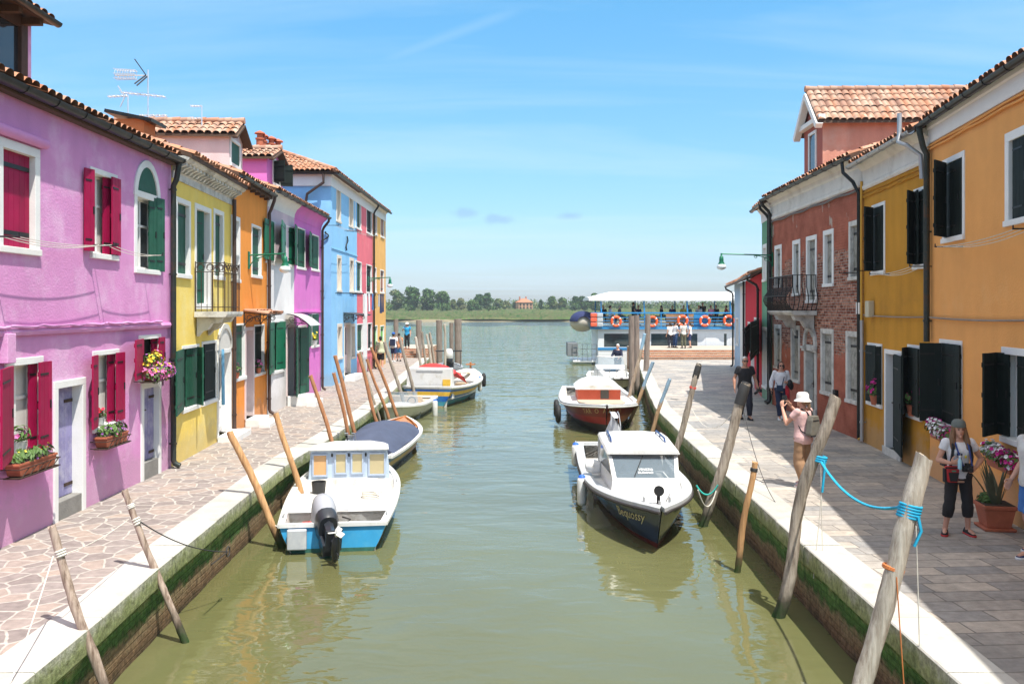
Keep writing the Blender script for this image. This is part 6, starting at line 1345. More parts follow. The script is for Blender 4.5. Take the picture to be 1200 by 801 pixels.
mb = MB(); mb.tube([(L*.93,.25,.84),(L*.93,.25,.95),(L*.93,-.0,.95),(L*.93,-.0,.84)], .02, 6); mb.build('mooring_bitt', ZINC, rt)
# ---- 8 white cruiser
rt, L = boat('white_cruiser', 'small white cruiser with black hull side and a helmsman aboard', (5.15,46.0), (4.62,38.9))
h = Hull(L, 2.3, (.75,.75,.95), .3, .42, .88, 2.4, .36, .78, .6, .14)
h.shell(rt, [(.62,1),(1,0)], [BW, BLACKR]); h.gunwale(rt, BW, .05, .03, rub=BLACKR); h.deck(rt, [(.40,.30),(1,None)], BW)
cc = MB(); cc.loft([[V((x,w,z0)),V((x,w*.86,z1)),V((x,-w*.86,z1)),V((x,-w,z0))] for x, w, z0, z1 in ((L*.42,.85,.7,1.32),(L*.62,.80,.75,1.28),(L*.82,.45,.85,1.02))]); cc_ = cc.build('cabin', BW, rt, bevel=.05)
ws = MB(); ws.grid(lambda u, v: V((L*.44+.30*math.sin(PI*u)-.32*v, (u*2-1)*(.74-.1*v), 1.30+.40*v)), 12, 2); ws.build('windscreen', SCREEN, rt, smooth=60)
fr = MB(); fr.tube([V((L*.44+.30*math.sin(PI*u)-.32, (u*2-1)*.64, 1.70)) for u in [i/12 for i in range(13)]], .025, 6); fr.build('screen_frame', BW, rt)
hv = MB(); 
hv.prism([(L*.82-.50,-.30,1.135),(L*.82-.9,-.42,1.215),(L*.82-.9,.42,1.215),(L*.82-.50,.30,1.135)], (0,0,.012)); hv.build('hatch', GLASS, cc_)
MB().prism([(L*.62-.1,-.3,1.292),(L*.62-.25,-.3,1.295),(L*.62-.25,.3,1.295),(L*.62-.1,.3,1.292)], (0,0,.012)).build('vent', GLASS, cc_)
rl = MB()
for sd in (1,-1):
    rl.tube([V((L*t, sd*(h.hb(t)-.06), h.zs(t)+.38)) for t in (.5,.6,.7,.8,.9,.96)], .016, 5)
    for t in (.5,.65,.8,.95): rl.tube([V((L*t, sd*(h.hb(t)-.06), h.zs(t))), V((L*t, sd*(h.hb(t)-.06), h.zs(t)+.38))], .013, 5)
rl.build('pulpit_rail', ZINC, rt)
mb = MB(); mb.ell((0,0,0),(.13,.13,.16),10,8); single('buoy', mb, mat('orange_buoy', (.8,.09,.03), .5), 'small orange buoy floating beyond the red boat', 'buoy', (3.35,40.0,WZ+.06), smooth=60)
# ---- ferry
FBL = mat('ferry_blue_paint', (.03,.24,.52), .4, var=.08); FW = mat('ferry_white_paint', (.78,.78,.78), .45, var=.03)
rt = empty('ferry', (6.0,62.6,WZ), 0, 'long white two-deck passenger ferry with blue rails and white canopy', 'ferry')
x1 = 20.5
mb = MB(); mb.box(.3,x1,0,5,-.5,.95); mb.box(-1.5,.3,.4,4.6,.15,.32); mb.build('hull', FW, rt, bevel=.05)
mb = MB(); mb.box(.29,x1,-.03,0,1.10,1.28); mb.build('blue_stripe', FBL, rt)
lw = MB()
LX = [.3]+[.3+k*3.25 for k in range(1,7)]+[x1]
lw.box(.3,x1,.0,.06,.951,1.32); lw.box(.3,x1,0,.06,2.30,2.62)
wins = [(.75,3.15),(4.2,5.55),(5.7,7.6),(9.55,9.75),(10.85,11.95),(12.75,13.95),(14.6,16.0),(16.6,18.0)]
px_ = .3
for a, b in wins: lw.box(px_,a,0,.06,1.32,2.30); px_ = b
lw.box(px_,x1,0,.06,1.32,2.30); lw.box(.3,.36,.06,5,.951,2.62); lw.box(.3,x1,4.94,5,.951,2.62); lw.box(.28,x1,-.025,-.001,2.42,2.5)
lower = lw.build('cabin', FW, rt)
FG = mat('ferry_window_glass', (.03,.05,.055), .06, spec=.7)
for a, b in wins: MB().box(a,b,.03,.045,1.32,2.30).build('window', FG, lower)
for a, b in ((8.2,9.0),(10.0,10.6)): MB().box(a,b,-.02,-.002,.97,2.30).build('door', FW, lower)
mb = MB(); mb.box(-.25,x1,-.25,5.2,2.63,2.78); mb.build('upper_deck', FBL, rt)
rl = MB()
for z in (3.02,3.25,3.48,3.82): rl.bar((-.2,-.2,z),(x1,-.2,z), .05 if z < 3.8 else .09, .05 if z < 3.8 else .10); rl.bar((-.2,5.1,z),(x1,5.1,z), .05, .05)
for k in range(13): rl.bar((-.2+k*1.7,-.2,2.78),(-.2+k*1.7,-.2,3.8), .06, .06)
rl.build('railing', FBL, rt)
ps = MB()
for k in range(7): ps.bar((.6+k*3.15,-.15,2.78),(.5+k*3.15,-.1,4.82), .10, .10); ps.bar((.6+k*3.15,5.0,2.78),(.6+k*3.15,5.0,4.82), .09, .09)
ps.build('canopy_post', FBL, rt)
cn = MB(); cn.grid(lambda u, v: V((-.35+21*u, -.35+5.7*v, 4.85+.55*math.sin(PI*v)**.6*min(1,u*9+.25))), 60, 16); cn.box(-.4,x1,-.36,-.30,4.70,4.88); cn.grid(lambda u, v: V((-.36, -.35+5.7*v, 4.74+(.11+.55*math.sin(PI*v)**.6*.25)*u)), 1, 16); cn.build('canopy', FW, rt, smooth=60)
bs = MB()
for k in range(11): bs.box(1.0+k*1.75,1.4+k*1.75,.5,4.6,3.10,3.16); bs.box(1.36+k*1.75,1.41+k*1.75,.5,4.6,3.16,3.62)
bs.build('bench', mat('wood_slat_bench', (.45,.24,.10), .6), rt)
MB().box(5.3,7.3,.0,.05,2.80,3.78).build('stair_panel', mat('ferry_timber_panel', (.42,.22,.10), .6), rt); MB().box(7.35,8.3,.0,.05,2.80,3.78).build('notice_panel', FBL, rt)
gr = MB()
for z in (.75,1.15,1.5):
    gr.bar((-1.5,.4,z),(.25,.4,z), .035,.035); gr.bar((-1.5,.4,z),(-1.5,4,z), .035,.035)
for k in range(6): gr.bar((-1.5+k*.35,.4,.3),(-1.5+k*.35,.4,1.5), .035,.035)
gr.build('stern_railing', ZINC, rt)
MB().box(-1.9,-1.15,.5,2.2,.62,1.62).build('gangway', mat('grey_gangway', (.22,.23,.24), .6), rt, bevel=.03)
mb = MB(); mb.ell((-.75,1.2,3.15),(.95,1.1,.75),16,12); mb.build('tender', mat('tender_cream', (.55,.5,.42), .6), rt, smooth=60)
mb = MB(); mb.grid(lambda u, v: V((-.72+.98*math.cos(.2+PI*.93*u)*(.3+.7*math.sin(PI*(.08+.84*v))), 1.2-1.14*math.cos(PI*v), 3.17+.80*math.sin(.2+PI*.93*u)*(.3+.7*math.sin(PI*(.08+.84*v))))), 16, 12); mb.build('tender_cover', mat('navy_tender_cover', (.015,.025,.10), .8), rt, smooth=60)
for k in range(3):
    MB().box(-.28,.18,-.55,-.27,2.82+k*.34,3.12+k*.34).build('life_raft_case', mat('orange_raft_case', (.80,.13,.06), .5), rt, bevel=.05); MB().box(.185,.62,-.55,-.27,2.82+k*.34,3.12+k*.34).build('life_raft_case', BGREY, rt, bevel=.05)
LR = mat('orange_life_ring', (.85,.11,.02), .5)
for (px, py), lab in zip(((722,376.5),(764.5,376.5),(800,375.5),(826,376),(854,375.5)), ('orange life ring nearest the ferry stern','orange life ring behind the grey mooring piles','orange life ring above the group boarding the ferry','orange life ring between the boarding group and the red house','orange life ring closest to the pale blue house')):
    p = pd(px, py, 62.25); mb = MB(); mb.torus((0,0,0), .33, .095, (0,1,0), 32, 8, sect=lambda i: 1 if (i % 8) == 0 else 0)
    single('life_ring', mb, [LR, BW], lab, 'life ring', p, 'life rings on the ferry rail', smooth=60)
# =================================================================== MOORING POLES
def wood(name, base, dark, algae=True, paint=None, zp=None, capc=None, zc=None):
    m = bpy.data.materials.new(name); nt, N, L, B = nodes(m); tc = N.new('ShaderNodeTexCoord')
    mp = N.new('ShaderNodeMapping'); mp.inputs['Scale'].default_value = (9,9,.7); L.new(tc.outputs['Object'], mp.inputs[0])
    n = N.new('ShaderNodeTexNoise'); n.inputs['Scale'].default_value = 2.2; n.inputs['Detail'].default_value = 8; n.inputs['Roughness'].default_value = .7; L.new(mp.outputs[0], n.inputs['Vector'])
    cr = N.new('ShaderNodeValToRGB'); e = cr.color_ramp.elements; e[0].position = .32; e[0].color = (*dark,1); e[1].position = .6; e[1].color = (*base,1); L.new(n.outputs['Fac'], cr.inputs[0]); out = cr.outputs[0]
    sp = N.new('ShaderNodeSeparateXYZ'); L.new(tc.outputs['Object'], sp.inputs[0])
    n2 = N.new('ShaderNodeTexNoise'); n2.inputs['Scale'].default_value = 7; n2.inputs['Detail'].default_value = 6; L.new(tc.outputs['Object'], n2.inputs['Vector'])
    zz = N.new('ShaderNodeMath'); zz.operation = 'MULTIPLY_ADD'; L.new(n2.outputs['Fac'], zz.inputs[0]); zz.inputs[1].default_value = .45; L.new(sp.outputs['Z'], zz.inputs[2])
    def over(col, lo, hi, up, out, amt=1.0):
        r = N.new('ShaderNodeMapRange'); r.inputs[1].default_value = lo; r.inputs[2].default_value = hi; r.inputs[3].default_value = 0 if up else amt; r.inputs[4].default_value = amt if up else 0; L.new(zz.outputs[0], r.inputs[0])
        mx = N.new('ShaderNodeMix'); mx.data_type = 'RGBA'; L.new(r.outputs[0], mx.inputs['Factor']); L.new(out, mx.inputs['A']); mx.inputs['B'].default_value = (*col,1); return mx.outputs['Result']
    if paint: out = over(paint, zp, zp+.08, True, out, .8)
    if capc: out = over(capc, zc, zc+.03, True, out)
    if algae: out = over((.035,.032,.02), .42, .72, False, out, .85); out = over((.02,.055,.012), .22, .42, False, out)
    L.new(out, B.inputs['Base Color']); B.inputs['Roughness'].default_value = .85; B.inputs['Specular IOR Level'].default_value = .2
    bp = N.new('ShaderNodeBump'); bp.inputs['Strength'].default_value = .7; bp.inputs['Distance'].default_value = .02; L.new(n.outputs['Fac'], bp.inputs['Height']); L.new(bp.outputs[0], B.inputs['Normal']); return m
WGREY = wood('weathered_grey_oak', (.40,.345,.28), (.13,.10,.075)); WPALE = wood('bleached_oak', (.56,.51,.43), (.25,.20,.15)); WORANGE = wood('fresh_larch_pole', (.43,.205,.10), (.24,.105,.055)); WTAN = wood('tan_larch_pole', (.58,.34,.16), (.36,.19,.09)); WSTRIPE = wood('two_tone_old_pole', (.46,.36,.29), (.12,.075,.05))
WBLUE = wood('flaking_blue_pole', (.42,.27,.15), (.2,.13,.08), paint=(.20,.36,.50), zp=1.55)
WBLUE2 = wood('blue_topped_pole', (.46,.37,.28), (.22,.16,.11), paint=(.22,.42,.58), zp=2.75)
PILE = wood('grey_brown_pile', (.30,.245,.205), (.17,.135,.115))
CAPM = mat('black_pole_cap', (.025,.025,.025), .7, var=.2)
def pole(pb, pt, r0, r1, m, lab, D=None, wob=.03, cap=0, name='mooring_pole', flat=False, yoff=0, group=None, k=14, bandm=None, bands=()):
    b = gp(*pb, WZ) if D is None else pd(*pb, D)
    t = pd(pt[0], pt[1], b.y); rnd = random.Random(hash(lab) % 1000 if False else int(pb[0]*7+pb[1]))
    if D is not None: b = b+(b-t)*((b.z-WZ)/(t.z-b.z)) if abs(t.z-b.z) > .01 else b
    loc = V((b.x, b.y, WZ)); d = t-b; mb = MB(); n = 26; pts = []; rs = []
    a1, a2 = rnd.uniform(0,6), rnd.uniform(0,6)
    for i in range(-2, n+1):
        f = i/n; w = wob*math.sin(PI*max(0,f))
        pts.append(d*f+V((w*math.sin(a1+f*4),w*math.sin(a2+f*5),0))); rs.append((r0+(r1-r0)*max(0,f))*(1+rnd.uniform(-.045,.045)))
    mb.tube(pts, [q*(.60 if name == 'mooring_pole' else 1) for q in rs], k)
    if name == 'mooring_pole':                                      # knots and splits
        from mathutils import noise
        for i, q in enumerate(mb.v):
            c_ = pts[min(i//k, len(pts)-1)]; rad = q-c_; s_ = noise.noise(V((q.x*9+pb[0],q.y*9,q.z*2.2)))+.6*noise.noise(V((q.x*22,q.y*22+pb[1],q.z*7)))
            mb.v[i] = q+rad*s_*.16
        for i in range(len(mb.v)-k, len(mb.v)): mb.v[i] = mb.v[i]+V((0,0,rnd.uniform(-.025,.025)))
    if flat:                                                        # slanting saw cut at the head
        for i in range(len(mb.v)-k, len(mb.v)): mb.v[i].z += (mb.v[i].x-pts[-1].x)*-.35
    o = empty(name, loc, 0, lab, 'pole', group or 'mooring poles in the canal')
    mb.build('shaft', m, o, smooth=60)
    if cap:
        c = MB(); u = d.normalized(); c.tube([d-u*cap, d-u*cap*.5, d-u*.05, d+u*.03], [r1*.69,r1*.69,r1*.66,r1*.42], 12); c.build('cap', CAPM, o, smooth=50)
    for f, w, bm in bands:
        c = MB(); u = d.normalized(); c.tube([d*f-u*w/2, d*f+u*w/2], [(r0+(r1-r0)*f)*.66]*2, 12)
        for q in range(3): c.torus(d*f+u*(q-1)*w*.36, (r0+(r1-r0)*f)*.64, .012, u, 16, 5)
        c.build('rope_lashing', bm, o, smooth=50)
    return o, b, t
P = {}
P['l1'] = pole((133,841.5),(61,616), .085,.065, WSTRIPE, 'old two-tone pole lashed with white rope, nearest the camera on the sunny side', bands=[(.86,.07,ROPE_W)])
P['l2'] = pole((217,752),(146,575), .075,.06, WSTRIPE, 'brown pole lashed with pale rope beside the second purple door', bands=[(.80,.09,ROPE_W),(.9,.05,ROPE_W)])
P['l3'] = pole((331,641),(269,506), .102,.094, WTAN, 'clean tan pole leaning at the stern corner of the blue cabin boat')
P['l4'] = pole((359,600),(323,484), .096,.09, WTAN, 'clean tan pole in front of the white house, behind the blue cabin boat')
P['l5'] = pole((404,569),(364,440), .085,.075, WORANGE, 'red-brown pole in front of the small magenta house')
P['l6'] = pole((418,550),(391,437), .078,.072, WORANGE, 'shorter red-brown pole of the pair before the blue house corner')
P['l7'] = pole((426,541),(392.5,417), .095,.085, WORANGE, 'taller red-brown pole of the pair before the blue house corner')
P['l8'] = pole((447,514),(420,414), .10,.09, WORANGE, 'tall red-brown pole touching the bow of the white runabout')
P['l8b'] = pole((449,506),(422.5,412), .075,.065, WGREY, 'thin grey pole tucked behind a tall red-brown one by the runabout')
P['l9'] = pole((460,503),(430,421), .09,.08, WORANGE, 'short red-brown pole between two taller ones behind the runabout')
P['l10'] = pole((470,499),(435,407), .10,.09, WORANGE, 'red-brown pole before the coral house, tallest at the white runabout')
P['l11'] = pole((478,488),(450.5,400), .12,.11, WGREY, 'dark grey pole beside the walker in the pale green shirt')
P['l12'] = pole((489,477),(468,394), .12,.11, WGREY, 'thick grey pole beside the walker with the blue cap')
for i, (a, b, lab, m) in enumerate([((497,455),(487,395),'pale grey pole leaning left in the far cluster by the brick steps',WPALE),((503,452),(494.5,388.5),'tallest leaning pole in the far cluster by the brick steps',WGREY),((509,450),(500,391.6),'bleached leaning pole third in the far cluster by the steps',WPALE),((514,449),(503.5,389.5),'leaning grey pole fourth in the far cluster by the steps',WGREY),((522.5,447),(521,380),'upright slim pole with white painted head by the grey dinghy',WPALE)]): P['f%d' % i] = pole(a, b, .12, .11, m, lab)
for i, (x, y, w, lab) in enumerate([(464,374,.16,'round pile behind the peach end house, partly hidden'),(490.8,375,.19,'round pile standing behind the far cluster of leaning poles'),(514.7,375,.20,'lone thick round pile off the end of the sunny quay'),(529,378,.14,'slim round pile next to the thickest one by the dinghy'),(536.6,373.4,.24,'thickest round pile beside the grey dinghy')]): P['p%d' % i] = pole((x+.3,424),(x,y), w, w, PILE, lab, wob=.0, name='pile', group='round piles at the canal mouth', D=56)
P['r1'] = pole((992,862),(1083.5,534), .155,.138, WPALE, 'stout bleached pole with turquoise rope, nearest the camera', flat=True, bands=[(.60,.03,mat('orange_twine', (.6,.2,.06), .8)),(.79,.04,ROPE_W)])
P['r2'] = pole((912,722),(979,466), .135,.13, WGREY, 'bent grey pole with turquoise rope beside the photographer in pink', flat=True, wob=.10)
P['r3'] = pole((864,670),(885,541), .085,.075, WTAN, 'short slim tan pole with dark band standing by the quay wall', cap=0, bands=[(.93,.05,CAPM)])
P['r4'] = pole((824,616),(874,449), .15,.15, WGREY, 'thick scarred grey pole with a black cap in front of the walking man', cap=.42)
P['r5'] = pole((783,562),(819,427), .12,.115, WGREY, 'grey pole with a bullet-shaped black cap behind the navy boat', cap=.34, bands=[(.80,.05,mat('red_reflector_tape', (.6,.06,.04), .5))])
P['r6'] = pole((757,527),(785,444), .10,.09, WBLUE, 'orange pole with flaking pale blue head behind the navy boat')
P['r7'] = pole((735,500),(765.5,424), .10,.10, WBLUE, 'slim pole painted pale blue leaning over the kerb by the red boat')
P['r8'] = pole((733,487),(755.5,391), .12,.11, WBLUE2, 'tall leaning pole with a light blue head by the white cruiser')
P['r9'] = pole((740,460),(740,370), .13,.13, PILE, 'brown upright pile in front of the ferry, leftmost of the thick three', D=39, wob=0, name='pile', group='round piles at the canal mouth')
P['r10'] = pole((746.5,455),(746,369), .13,.13, PILE, 'grey upright pile touching a brown one in front of the ferry', D=41, wob=0, name='pile', group='round piles at the canal mouth')
P['r11'] = pole((757,440),(759.5,369), .15,.14, PILE, 'grey leaning pile standing alone in front of the ferry life ring', D=44, wob=0, name='pile', group='round piles at the canal mouth')
# =================================================================== ROPES AND WIRES
def rope(a, b, sag, r, m, lab, cat='rope', n=24, extra=None, name='rope'):
    a, b = V(a), V(b); pts = [a+(b-a)*t-V((0,0,1))*sag*4*t*(1-t) for t in [i/n for i in range(n+1)]]
    mb = MB(); mb.tube([p-a for p in pts], r, 6)
    if extra:
        for q in extra: mb.tube([V(p)-a for p in q], r, 6)
    return single(name, mb, m, lab, cat, a, smooth=60)
def coil(c, u, rad, turns, r, pitch=.028):
    u = V(u).normalized(); x = u.orthogonal().normalized(); y = u.cross(x)
    return [V(c)+u*(pitch*i/14)+(x*math.cos(2*PI*i/14)+y*math.sin(2*PI*i/14))*rad for i in range(int(turns*14)+1)]
def at(p, f): _, b, t = P[p]; return V((b.x,b.y,WZ))+(t-V((b.x,b.y,WZ)))*f
u1 = (P['r1'][2]-P['r1'][1]).normalized(); u2 = (P['r2'][2]-P['r2'][1]).normalized()
c1, c2 = at('r1',.80), at('r2',.72)
rope(c2, c1+V((-.08,0,.05)), .22, .016, ROPE_B, 'turquoise rope slung between the two big bleached poles', extra=[coil(c1-u1*.06,u1,.094,5,.014),coil(c2-u2*.04,u2,.086,3,.014),[c2+V((.03,-.085,0)),c2+V((.03,-.11,-.12)),c2+V((.0,-.10,-.42))],[c1+V((.04,-.10,-.02)),c1+V((.06,-.12,-.15)),c1+V((.0,-.11,-.3))]])
rope(at('r2',.70)+V((0,-.09,0)), at('r2',.70)+V((.02,-.11,-1.35)), 0, .005, ROPE_W, 'thin pale cords dangling from the bent grey pole', extra=[[at('r2',.70)+V((.04,-.09,0)),at('r2',.70)+V((-.02,-.10,-.7)),at('r2',.70)+V((-.10,-.10,-1.5))]])
rope(at('r1',.76)+V((.05,-.10,0)), at('r1',.76)+V((.08,-.12,-1.3)), 0, .006, ROPE_W, 'white cord dangling from the stout bleached pole')
rope(at('r1',.58)+V((0,-.10,0)), at('r1',.58)+V((.12,-.14,-2.0)), 0, .006, mat('orange_twine', (.6,.2,.06)), 'orange twine hanging down the stout bleached pole')
rope((3.48,16.1,-.12), at('r4',.30)+V((0,-.15,0)), .18, .015, mat('sea_green_rope', (.03,.42,.36), .8), 'sea green mooring line from the navy boat to the thick scarred pole')
rope((3.40,15.6,-.10), at('r4',.26)+V((0,-.15,0)), .30, .012, ROPE_W, 'white mooring line drooping from the navy boat bow')
rope(at('r4',.80)+V((.1,-.1,0)), (4.35,13.0,.02), .5, .006, CABLE, 'thin dark line trailing from the thick scarred pole to the kerb')
rope(at('r5',.62)+V((.1,-.05,0)), at('r4',.78)+V((-.1,0,0)), .35, .006, ROPE_W, 'slack pale line between the two black-capped poles')
q = gp(263,634,0)+V((.05,0,-.14))
rope(at('l2',.80)+V((.06,-.03,0)), q, .10, .008, CABLE, 'dark line from the pale-lashed pole to an iron ring in the kerb', extra=[[q+V((-.02,-.6,.0)),q],coil(q,(1,0,0),.07,1,.01,0)])
rope(at('l1',.85)+V((-.06,-.04,0)), gp(12,800,.015), .03, .006, ROPE_W, 'white line running down from the nearest two-tone pole to the paving')
rope(at('l1',.86)+V((.07,0,.0)), at('l2',.82)+V((-.07,0,0)), .04, .005, ROPE_W, 'thin white line stretched between the two lashed poles')
rope((-3.85,14.6,-.38), at('l3',.22), .10, .012, ROPE_W, 'short white mooring line at the blue cabin boat stern')
rope((-4.10,22.6,-.35), at('l7',.30), .08, .014, mat('sea_green_rope', (.03,.42,.36)), 'green mooring line from the canvas covered boat to a red-brown pole')
# facade wires
def wires(H, px0, py0, px1, py1, offs_, lab, m=ROPE_W, r=.006, n=3, sag=.05, iron=True):
    mb = MB(); a0 = H.world(H.p(px0,py0,offs_)); b0 = H.world(H.p(px1,py1,offs_))
    if (b0-a0).length < .1: return
    for k in range(n):
        dn = H.n*(-.10*k); mb.tube([a0+dn+(b0-a0)*t-V((0,0,1))*(sag*(1+.4*k)*4*t*(1-t))-a0 for t in [i/14 for i in range(15)]], r, 5)
    o = empty('clothesline', a0, 0, lab, 'clothesline'); mb.build('line', m, o, smooth=60)
    if iron:
        for q in (a0, b0):
            ib = MB(); w = q-H.n*(offs_-.0)
            ib.tube([w-a0+H.n*.0, q-a0+H.n*.04], .012, 6); ib.tube([q-a0+H.n*.03, q-a0+H.n*.03+V((0,0,.05))], .010, 6); ib.build('bracket', IRON, o)
wires(L1, 20,277, 131,287, .40, 'clothesline stretched below the upstairs windows of the pink house')
wires(L1, 134,288, 189,299, .38, 'clothesline below the arched window of the pink house', n=2)
wires(R1, 1098,289, 1190,268, .42, 'clothesline stretched under the upstairs windows of the apricot house')
wires(R2, 1021,321, 1068,312, .38, 'clothesline stretched under the upstairs windows of the ochre house')
wires(R3, 985,320, 1006,317, .42, 'short clothesline rod at the end window of the brick house', m=IRON, n=1, sag=0)
wires(L6, 396,264, 417,270, .5, 'clothesline under the top windows of the blue house', n=2)
wires(L7, 419,271, 441,276, .5, 'clothesline under the top windows of the coral house', n=2)
a = R1.world(R1.p(1215,375,.04)); b = R2.world(R2.p(1012,369,.04))
rope(a, (R1.P0+R1.n*.05)+V((0,0,R1.z_(1092,371.5,.04))), .03, .018, mat('twisted_cable', (.28,.22,.17), .8), 'twisted cable across the apricot house between its storeys', 'cable', name='cable')
rope((R2.P1+R2.n*.05)+V((0,0,R1.z_(1092,371.5,.04))), b, .02, .016, mat('twisted_cable', (.28,.22,.17)), 'twisted cable across the ochre house between its storeys', 'cable', name='cable')
# laundry at the far houses
CL = [mat('laundry_'+n, c, .9, var=.06, bump=.2, bs=5) for n, c in (('white',(.8,.8,.8)),('blue',(.10,.25,.55)),('tan',(.62,.40,.14)),('navy',(.02,.035,.10)),('grey',(.45,.45,.48)))]
mb = MB(); a = L7.world(L7.p(418,343.5,.9)); b = L8.world(L8.p(450,345,.9))
mb.tube([V((0,0,0)), b-a], .012, 5)
for q in (a, (a+b)/2, b): mb.tube([q-a, q-a-V((.9,0,0))], .02, 5)
single('clothesline', mb, IRON, 'long laundry line out from the coral and peach houses', 'clothesline', a)
for i, (f, w, h, c, lab) in enumerate([(.28,.75,1.0,0,'white sheet hanging on the long laundry line, widest of all'),(.40,.5,.8,0,'smaller white towel hanging on the long laundry line'),(.53,.4,.75,1,'blue shirt hanging on the long laundry line'),(.68,.4,.7,2,'tan cloth hanging on the long laundry line'),(.78,.35,.62,4,'grey garment hanging on the long laundry line'),(.86,.45,.95,3,'navy trousers hanging on the long laundry line, second from its outer end'),(.95,.4,.9,3,'navy garment at the outer end of the long laundry line')]):
    p = a+(b-a)*f; mb = MB()
    for e in (0,.012): mb.grid(lambda u, v: V((.03*math.sin(u*9+i)*v+e, (u-.5)*w*(1-.12*v), -h*v+.03*abs(u-.5))), 8, 6)
    single('laundry', mb, CL[c], lab, 'laundry', p, 'washing on the far line', smooth=60)
# =================================================================== STREET LAMPS
def lamp(H, px, py, reach, lab):
    q = H.p(px,py,0); base = H.world(q); o = empty('street_lamp', base, math.atan2(H.u.y,H.u.x), lab, 'street lamp', 'green bracket lamps on the houses')
    mb = MB(); mb.box(-.06,.06,-.04,-.004,-.38,.10); mb.tube([(0,-.03,0),(0,-reach,.05)], .022, 8); mb.tube(arc((0,-.04,-.33),(0,-.1,-.06),(0,-.6,.0)), .014, 6)
    scroll(mb, (0,-.22,-.12), .085, (0,1,0), (0,0,1), th=.010); scroll(mb, (0,-.58,-.05), .06, (0,-1,0), (0,0,1), th=.009); mb.build('bracket', LAMPGREEN, o, smooth=50)
    h = MB(); h.lathe([(.03,.07),(.03,-.02),(.065,-.05),(.075,-.17),(.07,-.2),(.12,-.30)], 14, (0,-reach,0)); h.build('lamp_head', LAMPGREEN, o, smooth=50)
    g = MB(); g.lathe([(.12,-.302),(.155,-.37),(.15,-.42),(.09,-.47),(.02,-.49)], 14, (0,-reach,0)); g.build('lamp_glass', LAMPGLASS, o, smooth=60)
lamp(L3, 291,299, 1.0, 'green bracket lamp on the orange house')
lamp(L7, 431,326, 1.15, 'green bracket lamp on the coral house by the laundry')
lamp(R3, 906,299, 1.72, 'green bracket lamp reaching out between green and brick houses')
# =================================================================== AERIALS
ALU = mat('aerial_aluminium', (.72,.73,.75), .35, .6, var=.05)
def aerial(px, ytop, ybase, d, lab, parts):
    b = pd(px, ybase, d); t = pd(px, ytop, d); h = t.z-b.z; o = empty('tv_aerial', b, 0, lab, 'aerial'); m = MB(); m.tube([(0,0,-.8),(0,0,h)], .016, 6); m.build('mast', ALU, o)
    for f, l0, l1, ne, el, tilt in parts:
        z = h*f; q = MB(); q.tube([(l0,0,z),(l1,0,z+tilt)], .011, 5)
        for k in range(ne): x = l0+(l1-l0)*(k+.5)/ne; zz = z+tilt*(k+.5)/ne; q.tube([(x,-el,zz),(x,el,zz)], .006, 4); q.box(x-.012,x+.012,-.02,.02,zz-.02,zz+.03)
        q.build('yagi', ALU, o)
    return o, h
o, h = aerial(173.5, 82, 137, 19.5, 'tallest roof aerial, with a long basket array', [(.52,-.62,.40,8,.22,-.10),(.03,-.20,.44,5,.15,0)])
q = MB()
for dy in (-.07,.0,.07):
    for dz in (-.09,0,.09): q.tube([(-.76,dy*1.3,h*.88+dz*1.2+.03),(-.27,dy,h*.88+dz+.02)], .008, 4)
for k in range(8): q.torus((-.72+.06*k,0,h*.88+.03), .105, .006, (1,0,0), 10, 4)
q.tube([(-.76,0,h*.88),(0,0,h*.88)], .012, 5); q.build('basket', ALU, o)
q = MB(); q.tube([(-.04,0,h*.88),(-.22,-.2,h*.88+.32)], .012, 4); q.tube([(-.06,0,h*.88),(-.22,-.2,h*.88-.24)], .016, 4); q.tube([(-.02,0,h*.86),(-.17,-.2,h*.86-.26)], .016, 4); q.build('reflector', COWLD, o)
o, h = aerial(150, 112, 141, 18.6, 'lower roof aerial with a three-armed reflector', [(.95,-.44,0,5,.12,.02)])
q = MB(); q.tube([(-.07,0,h*.95),(-.22,0,h*.95+.24)], .014, 4); q.tube([(-.07,0,h*.95),(-.17,0,h*.95-.22)], .014, 4); q.build('reflector', ALU, o)
aerial(236.5, 124, 143, 24, 'small faint roof aerial standing behind the pale dormer', [(.98,-.32,.02,4,.16,0),(.22,-.32,.02,4,.16,0)])
# =================================================================== FLOWERS
PET = {n: mat('petal_'+n, c, .6, var=.15, vs=9) for n, c in (('white',(.82,.80,.80)),('magenta',(.56,.012,.24)),('pink',(.66,.16,.40)),('yellow',(.80,.62,.05)),('red',(.62,.02,.06)),('lilac',(.40,.14,.48)))}
def blooms(mb, c, r, n, s, rnd, mi=0, leaf=False):
    for _ in range(n):
        while True:
            q = V((rnd.uniform(-1,1),rnd.uniform(-1,1),rnd.uniform(-1,1)))
            if .45 < q.length < 1: break
        p = V(c)+V((q.x*r[0],q.y*r[1],q.z*r[2])); nn = (q+V((0,0,.4))+V((rnd.uniform(-.4,.4),rnd.uniform(-.4,.4),rnd.uniform(-.4,.4)))).normalized(); a = nn.orthogonal().normalized(); b = nn.cross(a); k = s*rnd.uniform(.7,1.25)
        if leaf: mb.add([p-a*k, p+b*k*.45+nn*k*.1, p+a*k, p-b*k*.45+nn*k*.1], [(0,1,2,3)], mi)
        else:
            vs = [p-nn*k*.35]+[p+(a*math.cos(2*PI*j/10)+b*math.sin(2*PI*j/10))*k*(1 if j % 2 == 0 else .72)+nn*k*.12 for j in range(10)]; mb.add(vs, [(0,1+j,1+(j+1) % 10) for j in range(10)], mi)
